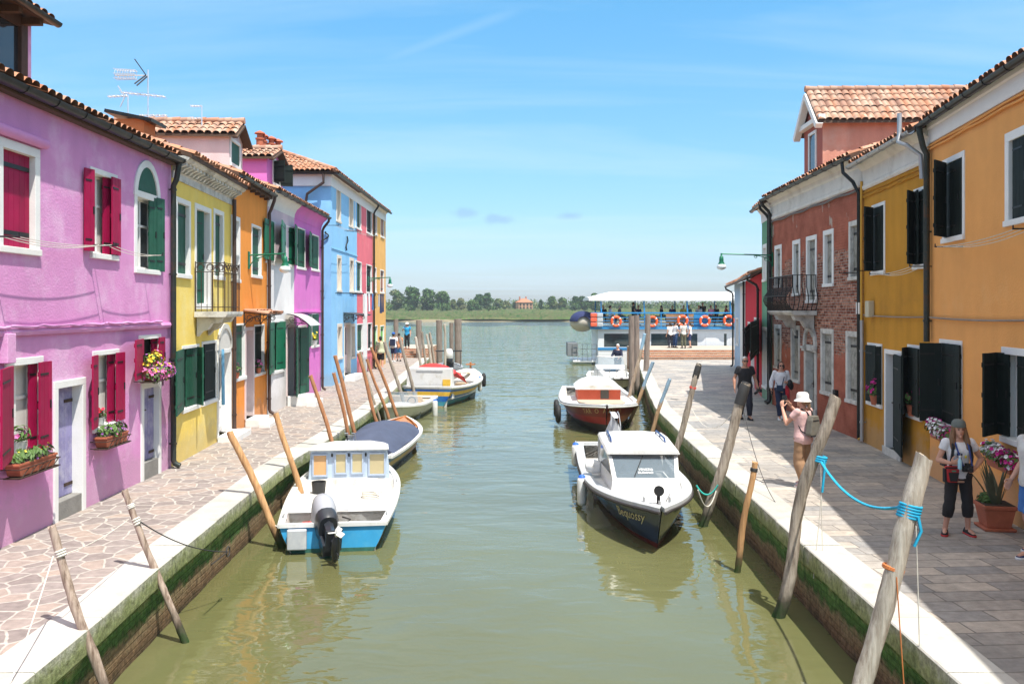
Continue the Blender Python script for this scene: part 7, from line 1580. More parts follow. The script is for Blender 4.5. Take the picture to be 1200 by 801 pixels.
def flower_box(H, px, py, w, lab, cols, hgt=.17, dep=.2, n=60, spread=(.0,.12,.12), rail=True, out=.05, rise=.2, heaps=None, nl=200, s=.032):
    q = H.p(px, py, out+dep/2); o = empty('flower_box', H.world(q), math.atan2(H.u.y,H.u.x), lab, 'flower box', 'flower boxes under the windows'); rnd = random.Random(int(px))
    b = MB(); w2, d2 = w/2, dep/2
    b.loft([[V((-w2*f,-d2*f,z)),V((w2*f,-d2*f,z)),V((w2*f,d2*f,z)),V((-w2*f,d2*f,z))] for f, z in ((.9,0),(1,hgt-.03),(1.05,hgt-.03),(1.05,hgt))]); b.build('planter', TERRA, o, bevel=.006)
    MB().box(-w2*.95,w2*.95,-d2*.9,d2*.9,hgt+.001,hgt+.012).build('soil', SOIL, o)
    if rail:
        r = MB()
        for z in (-.012,.10): 
            for a, c in (((-w2-.04,-d2-.03,z),(w2+.04,-d2-.03,z)),((-w2-.04,-d2-.03,z),(-w2-.04,d2+out,z)),((w2+.04,-d2-.03,z),(w2+.04,d2+out,z))): r.bar(a, c, .016, .012)
        k = max(3, int(w/.16))
        for i in range(k): x = -w2+w*i/k; r.bar((x,-d2-.03,-.012),(x+w/k,-d2-.03,.10), .010, .010)
        r.box(-w2-.03,w2+.03,-d2-.02,d2,-.03,-.014); r.build('holder', RUSTIRON, o)
    fo = MB(); fl = MB(); hp = heaps or [(0,0,hgt+.07,w2+spread[0],d2+spread[1],spread[2]+.04)]
    for x, y, z, rx, ry, rz in hp:
        blooms(fo, (x,y,z), (rx,ry,rz), nl//len(hp), .05, rnd, 0, True)
    names = list(dict.fromkeys(cols)); 
    for j, (x, y, z, rx, ry, rz) in enumerate(hp): 
        for k in range(n//len(hp)):
            c = cols[rnd.randrange(len(cols))] if heaps is None else cols[j % len(cols)] if rnd.random() < .75 else cols[rnd.randrange(len(cols))]
            blooms(fl, (x,y,z+.02), (rx*1.04,ry*1.05,rz*1.08), 1, s, rnd, names.index(c))
    fo.build('foliage', LEAF, o); fl.build('blossom', [PET[c] for c in names], o); return o
flower_box(L1, 37,551, .95, 'long terracotta flower box with sparse yellow green plants under a crimson-shuttered window', ['yellow','lilac','yellow'], n=26, spread=(.06,.06,.06), nl=170, s=.02)
flower_box(L1, 131,520, .80, 'small terracotta flower box with lilac flowers between the two purple doors', ['lilac','pink','lilac'], n=44, spread=(.05,.07,.10), nl=170, s=.02)
flower_box(L1, 182,444, .85, 'overflowing box of yellow and pink petunias above a purple door', ['yellow','pink','pink','lilac'], n=560, heaps=[(.0,.02,.32,.36,.15,.20),(.12,-.08,.14,.48,.19,.18),(-.25,-.06,.10,.25,.17,.15),(.42,-.05,.12,.20,.16,.16)], nl=420, out=.10, s=.03)
flower_box(R1, 1106,516, .95, 'box of white and magenta petunias beside the woman with the cap', ['magenta','white','white','magenta'], n=340, heaps=[(-.40,-.04,.20,.18,.15,.15),(-.1,-.06,.18,.20,.16,.14),(.18,-.05,.16,.19,.15,.13),(.38,-.04,.16,.18,.15,.13)], rail=False, nl=320, s=.034, hgt=.22, out=.08)
flower_box(R1, 1177,550, .90, 'box of white and magenta petunias above the aloe pot', ['white','white','magenta','magenta'], n=340, heaps=[(-.38,-.05,.24,.18,.15,.13),(-.1,-.05,.22,.20,.15,.13),(.18,-.06,.20,.20,.16,.13),(.40,-.05,.18,.18,.15,.13)], rail=False, nl=320, s=.034, hgt=.24, out=.08)
def pot_flowers(H, px, py, lab, col, pm, sc=1.0, out=-.05, n=16):
    q = H.p(px, py, out); o = empty('potted_flower', H.world(q), 0, lab, 'potted plant'); rnd = random.Random(int(px*3)); mb = MB(); mb.lathe([(.06*sc,0),(.085*sc,.14*sc),(.09*sc,.15*sc)], 14); mb.build('pot', pm, o, smooth=40)
    fo = MB(); blooms(fo, (0,0,.23*sc), (.12*sc,.12*sc,.11*sc), 70, .045*sc, rnd, 0, True); fo.build('foliage', LEAF, o); fl = MB(); blooms(fl, (0,0,.28*sc), (.14*sc,.14*sc,.12*sc), n, .035*sc, rnd); fl.build('blossom', PET[col], o)
pot_flowers(L1, 22,532, 'white pot of pink flowers on a crimson-shuttered sill', 'pink', BW, 1.2, .03)
pot_flowers(L1, 118,497, 'little potted red flower on the second crimson-shuttered sill', 'red', BW, .8, .02)
pot_flowers(L5, 368.5,405, 'white pot of yellow flowers on the magenta house sill', 'yellow', BW, 1.4, .05, 14)
pot_flowers(L3, 277,443, 'small potted pink flower on the orange house sill nearer the yellow house', 'pink', TERRA, 1.0, .05, 12); pot_flowers(L3, 303,437, 'small potted pink flower on the orange house sill nearer the white house', 'pink', TERRA, 1.0, .05, 12)
pot_flowers(R2, 1026,474, 'pink cyclamen on the ochre house sill by the gas pipe', 'magenta', TERRA, 1.5, .03, 22); pot_flowers(R2, 1070,487, 'magenta cyclamen on the ochre house sill near the apricot house', 'magenta', TERRA, 1.5, .03, 20)
# big planter with aloe
def aloe():
    b = gp(1166,619,0); o = empty('aloe_planter', (b.x,b.y,0), math.atan2(R1.u.y,R1.u.x), 'square terracotta planter of spiky aloe against the apricot wall', 'planter'); o.scale = (.84,.84,.84); mb = MB()
    for z0, z1, a, c in ((0,.05,.25,.26),(.051,.37,.19,.245),(.371,.44,.265,.27)): mb.loft([[V((s*x,t*x,z)) for s, t in ((-1,-1),(1,-1),(1,1),(-1,1))] for z, x in ((z0,a),(z1,c))])
    mb.build('pot', TERRA, o, bevel=.012); MB().box(-.24,.24,-.24,.24,.43,.447).build('soil', SOIL, o)
    rnd = random.Random(4); lf = MB()
    for i in range(22):
        a = rnd.uniform(0,6.28); ln = rnd.uniform(.55,.95); tl = rnd.uniform(.15,.75); base = V((.08*math.cos(a),.08*math.sin(a),.44)); pts = []
        if i == 0: a, ln, tl = PI*.97, 1.0, 1.0
        dr = V((math.cos(a),math.sin(a),0)); sd = V((-dr.y,dr.x,0)); rings = []
        for k in range(7):
            f = k/6; p = base+dr*(ln*tl*f*(.7+.3*f))+V((0,0,ln*f*(1-.35*tl*f))); w = .030*(1-f**1.6)+.003; rings.append([p-sd*w, p+V((0,0,-w*.5))-dr*w*.3, p+sd*w, p+V((0,0,w*.25))+dr*w*.1])
        lf.loft(rings)
    lf.build('leaf', mat('aloe_leaf', (.10,.115,.07), .5, var=.3), o, smooth=50)
    g = MB(); blooms(g, (-.08,-.12,.52), (.16,.14,.10), 120, .05, rnd, 0, True); g.build('trailing_leaves', LEAF, o)
aloe()
# blue cloth in the yellow house doorway
q = L2.p(258,409,.06); mb = MB()
for e in (0,.012): mb.grid(lambda u, v: V((.17*(u-.5)*(1-.55*v)+.05*v, -.05-.03*math.sin(u*14)*(.4+.6*v)-e, -1.35*v)), 10, 8)
o = single('door_cloth', mb, mat('pale_blue_striped_cloth', (.20,.48,.70), .9, var=.4, vs=7, stretch=(3,1,.3)), 'pale blue cloth hanging in the yellow house doorway', 'cloth', L2.world(q), smooth=60); o.rotation_euler = (0,0,math.atan2(L2.u.y,L2.u.x))
# =================================================================== PEOPLE
SKIN = mat('skin', (.55,.29,.20), .55, var=.06, vs=12); SKINT = mat('tanned_skin', (.46,.23,.15), .55, var=.06, vs=12)
def cloth(n, c, r=.85): return mat('cloth_'+n, c, r, var=.14, vs=7, bump=.55, bs=10)
def fuse(mb, voxel, smooth=2):
    """weld overlapping volumes into one continuous skin"""
    me = mb.mesh('tmp', SKIN); bm = bmesh.new(); bm.from_mesh(me); bmesh.ops.recalc_face_normals(bm, faces=bm.faces); bm.to_mesh(me); bm.free()
    o = bpy.data.objects.new('tmp', me); COL.objects.link(o); r = o.modifiers.new('r','REMESH'); r.mode = 'VOXEL'; r.voxel_size = voxel
    if smooth: q = o.modifiers.new('s','SMOOTH'); q.factor = .5; q.iterations = smooth
    dg = bpy.context.evaluated_depsgraph_get(); dg.update(); out = bpy.data.meshes.new_from_object(o.evaluated_get(dg)); bpy.data.objects.remove(o); bpy.data.meshes.remove(me); return out
def put(name, me, m, parent):
    me.materials.clear(); me.materials.append(m); me.polygons.foreach_set('use_smooth', [True]*len(me.polygons)); o = bpy.data.objects.new(name, me); COL.objects.link(o); o.parent = parent; return o
TORSO = [(.80,.13,.10,0),(.86,.165,.118,-.01),(.93,.170,.122,-.012),(1.02,.145,.102,0),(1.10,.135,.098,.005),(1.20,.150,.108,.008),(1.29,.165,.112,.008),(1.36,.160,.100,0),(1.41,.120,.080,-.005),(1.45,.065,.060,-.005)]
def person(label, loc, face, h, pose, shirt, trousers, shoe, hair, skin=SKIN, lod=0, build=1.0, sunglasses=False, hat=None, bust=False, head_turn=0.0, kids=None, seat=False):
    k = h/1.70; J = dict(shR=(.175,0,1.39), shL=(-.175,0,1.39), elR=(.235,-.03,1.10), elL=(-.235,-.03,1.10), wrR=(.25,.07,.87), wrL=(-.25,.07,.87), hiR=(.088,0,.90), hiL=(-.088,0,.90), knR=(.10,.02,.49), knL=(-.10,.02,.49), anR=(.105,-.03,.08), anL=(-.105,-.03,.08), toR=(.13,.13,.03), toL=(-.13,.13,.03), head=(0,.02,1.585), lean=(0,0,0))
    J.update(pose); J = {a: V(b) if isinstance(b, tuple) else b for a, b in J.items()}; vox = (.0085,.014,.03)[lod]; n = (14,10,8)[lod]
    root = empty('person', loc, face, label, 'person'); root.scale = (k,k,k)
    lean = J['lean']
    def tor(mb, g, z0, z1, rg=TORSO):
        rings = []
        zs = [z for z in [r[0] for r in rg] if z0 < z < z1]; zs = [z0]+zs+[z1]
        for z in zs:
            i = next((i for i in range(len(rg)-1) if rg[i][0] <= z <= rg[i+1][0]), 0 if z < rg[0][0] else len(rg)-2); a, b = rg[i], rg[i+1]; f = max(0,min(1,(z-a[0])/(b[0]-a[0]))); rx, ry, yo = [a[q]+(b[q]-a[q])*f for q in (1,2,3)]; s = max(0,(z-.9)/.5)
            rings.append([V((lean.x*s+(rx*build+g)*math.cos(w)*(1), lean.y*s+yo+(ry*build+g)*math.sin(w), z)) for w in [2*PI*j/20 for j in range(20)]])
        mb.loft(rings)
    def chain(mb, pts, rs, g, n_=None, end=2.0):
        """limb up to fraction end of its two segments"""
        P_ = []; R_ = []; seg = len(pts)-1
        for i in range(seg):
            for q in range(6):
                t = i+q/6
                if t <= end: P_.append(pts[i]+(pts[i+1]-pts[i])*(q/6)); R_.append(rs(t)+g)
        e = min(end, seg); i = min(int(e), seg-1); P_.append(pts[i]+(pts[i+1]-pts[i])*(e-i)); R_.append(rs(e)+g)
        mb.tube(P_, R_, n_ or n)
    arm_r = lambda t: (.050-.012*t if t < 1 else .040-.014*(t-1)+.006*math.sin(PI*min(1,(t-1)*1.6)))*build
    leg_r = lambda t: (.088-.034*t if t < 1 else .054-.020*(t-1)+.012*math.sin(PI*min(1,(t-1)*1.8)))*build
    b = MB(); tor(b, 0, .80, 1.45)
    hd = J['head']; nk = V((lean.x,lean.y,1.42))
    b.tube([nk, (nk+hd)/2, hd+V((0,-.01,-.06))], [.062,.054,.056], n)
    rh = Matrix.Rotation(head_turn, 3, 'Z')
    def H(p): return hd+rh @ V(p)
    b.ell(H((0,-.008,.035)), (.076,.096,.100), n, 10, rot=rh); b.ell(H((0,.030,-.035)), (.058,.064,.075), n, 8, rot=rh)
    if lod < 2:
        b.ell(H((0,.098,-.008)), (.013,.024,.022), 8, 6, rot=rh); b.ell(H((0,.080,-.062)), (.030,.018,.016), 8, 6, rot=rh); b.ell(H((0,.078,-.098)), (.028,.022,.018), 8, 6, rot=rh)
        for s in (1,-1): b.ell(H((s*.077,-.01,-.01)), (.012,.022,.034), 8, 6, rot=rh)
    for s in 'RL':
        sg = 1 if s == 'R' else -1
        sh, el, wr = J['sh'+s]+lean, J['el'+s], J['wr'+s]
        b.ell(sh, (.062*build,.060*build,.062*build), n, 8); chain(b, [sh,el,wr], arm_r, 0); b.ell(el, (.042,.042,.042), 8, 6)
        d = (J.get('hd'+s, wr*2-el)-wr).normalized(); pn = J.get('pn'+s, V((-sg*.9,.3,0))); pn = (pn-d*pn.dot(d)).normalized(); sd = d.cross(pn); 
        th = J.get('th'+s, V((0,1,.3))); ts = 1 if sd.dot(th) > 0 else -1
        M3 = Matrix((sd, d, pn)).transposed()
        b.ell(wr+d*.05, (.040,.055,.017), 10, 8, rot=M3)
        if lod < 2:
            cur = J.get('curl', 30) if not isinstance(J.get('curl'+s), (int,float)) else J['curl'+s]
            for q, (off, ln) in enumerate(((-.031,.062),(-.010,.074),(.011,.070),(.031,.054))):
                p = wr+d*.088+sd*off*1.0; a = math.radians(cur*.4); pts = [p-d*.03, p]
                for m_ in range(3): pts.append(pts[-1]+(d*math.cos(a)+pn*math.sin(a))*ln*(.44,.32,.24)[m_]); a += math.radians(cur)
                b.tube(pts, [.011,.0105,.010,.009,.008], 7)
            tp = wr+d*.02+sd*ts*.028; b.tube([tp-d*.01, tp+(d*.45+sd*ts*.8+pn*.25)*.034, tp+(d*.85+sd*ts*.85+pn*.6)*.052, tp+(d*1.2+sd*ts*.65+pn*.9)*.06], [.013,.0125,.011,.009], 7)
        hi, kn, an, to = J['hi'+s], J['kn'+s], J['an'+s], J['to'+s]
        b.ell(hi, (.098*build,.105*build,.10*build), n, 8); chain(b, [hi,kn,an], leg_r, 0); b.ell(kn, (.056,.058,.06), 8, 6); b.ell(an, (.040,.045,.045), 8, 6); b.tube([an+V((0,-.02,-.03)), an*.5+to*.5+V((0,0,0)), to], [.036,.036,.026], 8)
    put('body', fuse(b, vox), skin, root)
    # shirt
    c = MB(); sm, hem, sl = shirt[:3]; g = .016 if lod < 2 else .02
    tor(c, g+(shirt[3] if len(shirt) > 3 else 0), hem, 1.405)
    if bust:
        for s in (1,-1): c.ell(V((s*.07,.095,1.255))+lean*.7, (.068,.045,.06), 10, 8)
    for s in 'RL':
        sh = J['sh'+s]+lean; c.ell(sh, (.066*build+g*.7,.064*build+g*.5,.064*build+g*.5), n, 8); chain(c, [sh,J['el'+s],J['wr'+s]], lambda t: arm_r(t)+(.008 if sl < 1 else .006), g, end=sl)
    put('shirt', fuse(c, max(.012,vox)), sm, root)
    if trousers:
        c = MB(); tm, ln, wid = trousers; tor(c, .014, .83, 1.0 if not seat else .98)
        for s in 'RL': c.ell(J['hi'+s], (.10*build+.014,.11*build+.012,.10*build+.012), n, 8); chain(c, [J['hi'+s],J['kn'+s],J['an'+s]], lambda t: leg_r(t)+wid*max(0,min(1,t))*(.03)+.003*math.sin(t*17), .014, end=ln)
        put('trousers', fuse(c, max(.012,vox)), tm, root)
    for s in 'RL':
        an, to = J['an'+s], J['to'+s]; d = (to-an); d.z = 0; d.normalize(); sd = V((d.y,-d.x,0)); base = V((an.x,an.y,0)); zf = min(an.z-.08, 0) if seat else an.z-.08
        c = MB(); rings = []
        for x, w, hh in ((-.085,.030,.06),(-.06,.040,.095),(0,.042,.10),(.06,.045,.075),(.12,.048,.055),(.165,.038,.045),(.185,.018,.03)):
            rings.append([base+d*x+sd*w*q+V((0,0,zf+zz)) for q, zz in ((-1,.022),(-1,hh*.6),(-.5,hh),(.5,hh),(1,hh*.6),(1,.022))])
        c.loft(rings)
        so = put('shoe', c.mesh('shoe', shoe[0], 50), shoe[0], root)
        if lod < 2:
            c = MB(); c.loft([[base+d*x+sd*w*q+V((0,0,zf+zz)) for q, zz in ((-1,.0),(-1,.026),(1,.026),(1,.0))] for x, w in ((-.09,.034),(-.06,.044),(.06,.049),(.13,.052),(.18,.034),(.195,.015))]); put('sole', c.mesh('sole', shoe[1]), shoe[1], so)
    # hair
    if hair:
        hm, style = hair; c = MB()
        c.ell(H((0,-.020,.045)), (.086,.100,.100), n, 10, rot=rh); c.ell(H((0,-.05,.0)), (.080,.072,.085), n, 8, rot=rh)
        if style == 'long':
            for s in (1,-1): c.tube([H((s*.072,-.005,.06)),H((s*.090,-.0,-.06)),H((s*.105,.03,-.18)),H((s*.095,.06,-.29)),H((s*.08,.065,-.36))], [.032,.042,.054,.046,.014], 8)
            c.tube([H((0,-.06,.0)),H((0,-.085,-.12)),H((0,-.09,-.28))], [.075,.085,.05], 10)
        elif style == 'bob':
            for s in (1,-1): c.tube([H((s*.070,-.01,.05)),H((s*.084,-.01,-.04)),H((s*.078,.0,-.09))], [.026,.032,.018], 8)
        elif style == 'tail': c.tube([H((0,-.09,.0)),H((.01,-.13,-.03)),H((.02,-.13,-.12)),H((.03,-.115,-.17))], [.03,.034,.032,.012], 8)
        me = fuse(c, max(.010,vox), 1)
        bm = bmesh.new(); bm.from_mesh(me); Ri = rh.transposed(); kill = [v for v in bm.verts if style != 'none' and (Ri @ (v.co-hd)).y > .045 and -.06 < (Ri @ (v.co-hd)).z < .085 and abs((Ri @ (v.co-hd)).x) < .066]
        bmesh.ops.delete(bm, geom=kill, context='VERTS'); bm.to_mesh(me); bm.free(); put('hair', me, hm, root)
    if lod < 2:
        if sunglasses:
            c = MB()
            for s in (1,-1): c.ell(H((s*.033,.092,.012)), (.028,.012,.022), 10, 6, rot=rh); c.bar(H((s*.06,.085,.018)), H((s*.078,-.02,.015)), .006, .010)
            c.bar(H((-.02,.10,.018)), H((.02,.10,.018)), .006, .008); put('sunglasses', c.mesh('sunglasses', BLACKR), BLACKR, root)
        else:
            for s in (1,-1): c = MB(); c.ell(H((s*.032,.083,.012)), (.014,.008,.008), 8, 6, rot=rh); put('eye', c.mesh('eye', DARK), DARK, root); c = MB(); c.bar(H((s*.016,.094,.034)), H((s*.052,.078,.034)), .008, .006); put('eyebrow', c.mesh('eyebrow', hair[0] if hair else DARK), hair[0] if hair else DARK, root)
        c = MB(); c.ell(H((0,.096,-.058)), (.022,.007,.006), 8, 6, rot=rh); LIP = mat('lips', (.42,.11,.10), .5); put('mouth', c.mesh('mouth', LIP), LIP, root)
    if hat:
        kind, hm = hat; c = MB(); n_ = 20
        if kind == 'bucket': prof = [(.145,-.005,.0),(.118,.025,0),(.105,.05,0),(.100,.12,0),(.075,.155,0),(.01,.165,0)]
        elif kind == 'beanie': prof = [(.096,.040,0),(.101,.055,0),(.099,.085,0),(.088,.125,0),(.06,.152,0),(.01,.162,0)]
        elif kind == 'cap': prof = [(.094,.045,0),(.098,.075,0),(.090,.12,0),(.06,.152,0),(.01,.16,0)]
        else: prof = [(.16,.045,0),(.10,.055,0),(.098,.10,0),(.07,.14,0),(.01,.15,0)]
        c.loft([[H((r*math.cos(2*PI*j/n_), r*1.12*math.sin(2*PI*j/n_)-.012, z)) for j in range(n_)] for r, z, _ in prof])
        if kind == 'cap': c.prism([H((x,y,.052-.12*(y-.07))) for x, y in [(.085*math.cos(a), .075+.085*math.sin(a)) for a in [PI*j/10 for j in range(11)]]], rh @ V((0,0,.008)))
        put('hat', c.mesh('hat', hm, 50), hm, root)
    if kids: kids(root, J, H, rh)
    return root, J, k
def wpt(root, p, k, face): return root.location+Matrix.Rotation(face,3,'Z') @ (V(p)*k)
# ---- woman with cap, camera and red pouch
gpos = gp(1123,626,0); fc = math.radians(180-5); PRINT = mat('shirt_print_dark', (.05,.06,.12), .8); PRINTY = mat('shirt_print_yellow', (.75,.58,.04), .8)
BLK = cloth('black', (.012,.012,.014)); WTE = cloth('white', (.72,.72,.74)); HBR = mat('light_brown_hair', (.20,.105,.05), .55, var=.4, vs=3, stretch=(9,9,1.2), bump=.4)
def w1k(root, J, H, rh):
    c = MB()
    for i, (x, z, w, hh) in enumerate(((.075,1.235,.022,.035),(.045,1.24,.018,.04),(.015,1.235,.018,.03),(.06,1.195,.05,.006))): c.obox((x,.155,z), (w/2,0,0), (0,.004,0), (0,0,hh/2))
    put('print', c.mesh('print', PRINT), PRINT, root); c = MB(); c.ell((-.045,.150,1.20), (.018,.008,.024), 8, 6); put('print', c.mesh('print', PRINTY), PRINTY, root)
r, J, k = person('woman in a grey cap with red belt pouch, camera and black cropped trousers', (gpos.x,gpos.y,0), fc, 1.60,
    dict(elR=(.285,-.02,1.12), wrR=(.165,.17,1.10), hdR=V((.08,.235,1.15)), pnR=V((-.2,-.9,.2)), thR=V((0,.1,1)), curlR=55, elL=(-.37,-.08,1.13), wrL=(-.215,.075,1.02), hdL=V((-.13,.14,.99)), pnL=V((.5,-.75,0)), thL=V((0,-.5,1)), curlL=25,
         hiR=(.088,0,.90), hiL=(-.088,0,.90), knR=(.145,.045,.49), knL=(-.12,.03,.49), anR=(.185,-.02,.08), anL=(-.15,-.03,.08), toR=(.25,.12,.03), toL=(-.17,.14,.03)),
    (WTE,.86,.42), (cloth('black_trousers', (.014,.013,.015)),1.52,.35), (BLK, mat('red_shoe_sole', (.5,.03,.03), .7)), (HBR,'long'), skin=SKIN, lod=0, hat=('beanie', cloth('grey_green', (.13,.15,.14))), bust=True, head_turn=-.06, kids=w1k)
face = fc
# straps and carried things
c = MB()
for s in (1,-1): c.tube([V((s*.105,.03,1.43)),V((s*.125,.125,1.34)),V((s*.145,.135,1.20)),V((s*.150,.09,1.05)),V((s*.15,.0,.99))], .020, 6); c.tube([V((s*.105,.03,1.43)),V((s*.11,-.09,1.38)),V((s*.11,-.15,1.2))], .02, 6)
c.box(-.15,.15,-.30,-.13,1.0,1.38); c.move(Matrix.Scale(k,4)); single('backpack', c, BLK, 'black backpack worn by the woman in the grey cap', 'backpack', r.location, rz=face, smooth=40)
c = empty('camera_bag', r.location, face, 'red and black pouch at the waist of the woman in the grey cap', 'pouch'); c.scale = (k,k,k)
m_ = MB(); m_.loft([[V((.15+x*w,.145+y*.05,z)) for x, y in ((-1,-.6),(-.8,1),(.8,1),(1,-.6))] for z, w in ((.82,.075),(.86,.09),(1.0,.105),(1.06,.10))]); m_.build('body', mat('red_nylon', (.45,.012,.018), .6), c, bevel=.012)
m_ = MB(); m_.prism([(.15-.05,.203,.84),(.15+.05,.203,.84),(.15+.075,.203,.97),(.15-.075,.203,.97)], (0,.012,0)); m_.box(.04,.26,.19,.208,1.03,1.052); m_.box(.235,.268,.10,.17,.82,1.02); m_.build('pocket', BLK, c); m_ = MB(); m_.box(.12,.18,.2095,.214,.985,1.005); m_.build('badge', mat('green_badge', (.05,.25,.15), .5), c)
c = empty('photo_camera', r.location, face, 'black camera hanging on a blue strap from the woman in the grey cap', 'camera'); c.scale = (k,k,k)
m_ = MB(); m_.box(-.125,.015,.16,.225,.985,1.075); m_.box(-.085,-.02,.165,.22,1.0751,1.11); m_.lathe([(.036,0),(.04,.02),(.04,.075),(.034,.08)], 14, (0,0,0)); 
for i in range(len(m_.v)-56, len(m_.v)): p = m_.v[i]; m_.v[i] = V((-.055+p.x,.225+p.z,1.028+p.y))
m_.build('camera_body', BLACKR, c, bevel=.006); st = MB(); st.tube([(.01,.20,1.07),(.055,.175,1.22),(.085,.13,1.36),(.075,.02,1.455),(0,-.06,1.45),(-.075,.02,1.455),(-.095,.13,1.36),(-.10,.175,1.22),(-.115,.20,1.07)], .012, 6); st.build('strap', mat('blue_strap', (.02,.05,.22), .7), c, smooth=50)
c = empty('water_bottle', r.location, face, 'small clear bottle held by the woman in the grey cap', 'bottle'); c.scale = (k,k,k); m_ = MB(); m_.lathe([(.028,-.10),(.031,-.09),(.031,.02),(.014,.06),(.014,.075)], 12, (.075,.235,1.13)); m_.build('bottle_body', mat('pale_blue_plastic', (.35,.60,.72), .1), c, smooth=50); m_ = MB(); m_.lathe([(.017,.075),(.017,.10)], 10, (.075,.235,1.13)); m_.build('bottle_cap', BW, c)
# ---- photographer in pink
gpos = gp(941,570,0); fc = math.radians(36); PNK = cloth('shell_pink', (.66,.42,.40)); TANC = cloth('tan_trousers', (.30,.175,.095))
r, J, k = person('woman in white bucket hat and pink shirt photographing with her phone', (gpos.x,gpos.y,0), fc, 1.66,
    dict(elR=(.24,.16,1.22), wrR=(.115,.35,1.45), hdR=V((.06,.39,1.55)), pnR=V((-1,.1,0)), thR=V((0,-1,.2)), curlR=35, elL=(-.26,.17,1.17), wrL=(-.13,.36,1.44), hdL=V((-.10,.39,1.56)), pnL=V((1,.1,0)), thL=V((0,-1,.2)), curlL=35, knR=(.10,.05,.49), anR=(.10,.06,.08), toR=(.12,.22,.03), anL=(-.10,-.10,.08), toL=(-.13,.05,.03)),
    (PNK,.80,.50,.022), (TANC,1.93,1.1), (cloth('dusty_pink_shoe', (.48,.30,.28)), BW), (mat('ash_brown_hair', (.24,.15,.085), .6, var=.3),'tail'), lod=0, hat=('bucket', cloth('off_white', (.74,.72,.67))), head_turn=.1)
c = empty('smartphone', wpt(r,(0,.405,1.55),k,fc), fc, 'black phone held up by the woman in the bucket hat', 'phone'); MB().box(-.072,.072,-.005,.005,-.038,.10).build('case', BLACKR, c, bevel=.004); MB().box(-.065,.065,-.0075,-.0055,-.03,.094).build('screen', GLASS, c)
c = empty('backpack', wpt(r,(.02,-.15,1.17),k,fc), fc, 'small olive backpack worn by the woman in pink', 'backpack'); c.scale = (k,k,k); OLV = cloth('olive_canvas', (.14,.13,.105))
m_ = MB(); m_.loft([[V((x*w,y*.06-.05,z)) for x, y in ((-1,.9),(-.9,-1),(.9,-1),(1,.9))] for z, w in ((-.20,.15),(-.16,.165),(.08,.125),(.16,.09))]); m_.build('pack_body', OLV, c, bevel=.015); st = MB()
for s in (1,-1): st.tube([V((s*.05,-.02,.13)),V((s*.075,.03,.22)),V((s*.11,.11,.27)),V((s*.13,.20,.22))], .016, 6); st.tube([V((s*.14,-.02,-.17)),V((s*.17,.08,-.12)),V((s*.185,.13,-.02))], .012, 6)
st.box(-.155,.155,-.115,-.108,-.215,-.19); st.box(-.09,.09,-.113,-.108,.06,.085); st.build('strap', BLK, c, smooth=40)
# ---- man in black and woman in white shirt walking towards us
gpos = gp(873,491,0); fc = math.radians(180)
r, J, k = person('grey haired man in black polo and sunglasses walking along the quay', (gpos.x,gpos.y,0), fc, 1.80, dict(elR=(.29,-.03,1.11), wrR=(.30,.06,.86), elL=(-.29,-.05,1.11), wrL=(-.33,.08,.88), anR=(.09,-.10,.09), knR=(.10,.02,.49), toR=(.11,.06,.03), anL=(-.09,.14,.08), knL=(-.09,.12,.49), toL=(-.11,.30,.04)), (cloth('black_polo', (.010,.010,.014)),.84,.55,.012), (cloth('dark_jeans', (.012,.014,.028)),1.9,.5), (BLK,BLK), (mat('grey_hair', (.28,.28,.28), .7, var=.2),'short'), skin=SKINT, lod=1, build=1.1, sunglasses=True)
c = single('camera', MB().box(-.07,.07,-.05,.05,-.05,.05).lathe([(.03,.05),(.03,.1)],10), BLACKR, 'compact dark camera in the hand of the man in black', 'camera', wpt(r,(-.36,.12,.80),k,fc), bevel=.01)
gpos = gp(915,491,0); fc = math.radians(176)
r, J, k = person('woman in white shirt and dark jeans with a red cardigan at her waist', (gpos.x,gpos.y,0), fc, 1.66, dict(elR=(.27,-.04,1.12), wrR=(.29,.05,.89), elL=(-.25,.0,1.10), wrL=(-.16,.20,1.10), hdL=V((-.08,.25,1.12)), pnL=V((.6,-.5,.2)), anR=(.07,.12,.08), knR=(.08,.10,.49), toR=(.09,.28,.04), anL=(-.08,-.10,.09), knL=(-.09,.02,.49), toL=(-.10,.06,.03)), (cloth('crisp_white', (.74,.74,.78)),.93,1.85,.012), (cloth('indigo_jeans', (.018,.026,.065)),1.92,.4), (BW,BW), (mat('dark_brown_hair', (.05,.025,.016), .5, var=.3),'bob'), lod=1, sunglasses=True, bust=True)
m_ = MB(); m_.tube([V((-.15,.10,1.02)),V((-.17,.15,.88)),V((-.18,.14,.70)),V((-.22,.10,.62))], [.03,.05,.05,.02], 8); m_.tube([V((-.12,.13,1.0)),V((-.13,.16,.82)),V((-.13,.15,.66))], [.025,.035,.015], 8); m_.move(Matrix.Scale(k,4)); single('cardigan', m_, cloth('bright_red', (.50,.015,.03)), 'red cardigan hanging from the waist of the woman in white', 'cardigan', r.location, rz=fc, smooth=50)
m_ = MB(); m_.box(-.02,.16,.13,.19,.86,1.02); m_.tube([V((.0,.15,1.02)),V((-.06,.14,1.25)),V((-.12,.05,1.43))], .012, 5); m_.tube([V((.14,.15,1.02)),V((.15,.05,1.1)),V((.0,-.12,1.3)),V((-.11,.0,1.44))], .01, 5); m_.move(Matrix.Scale(k,4)); single('shoulder_bag', m_, cloth('navy_bag', (.02,.04,.09)), 'navy crossbody bag on the woman in the white shirt', 'bag', r.location, rz=fc)
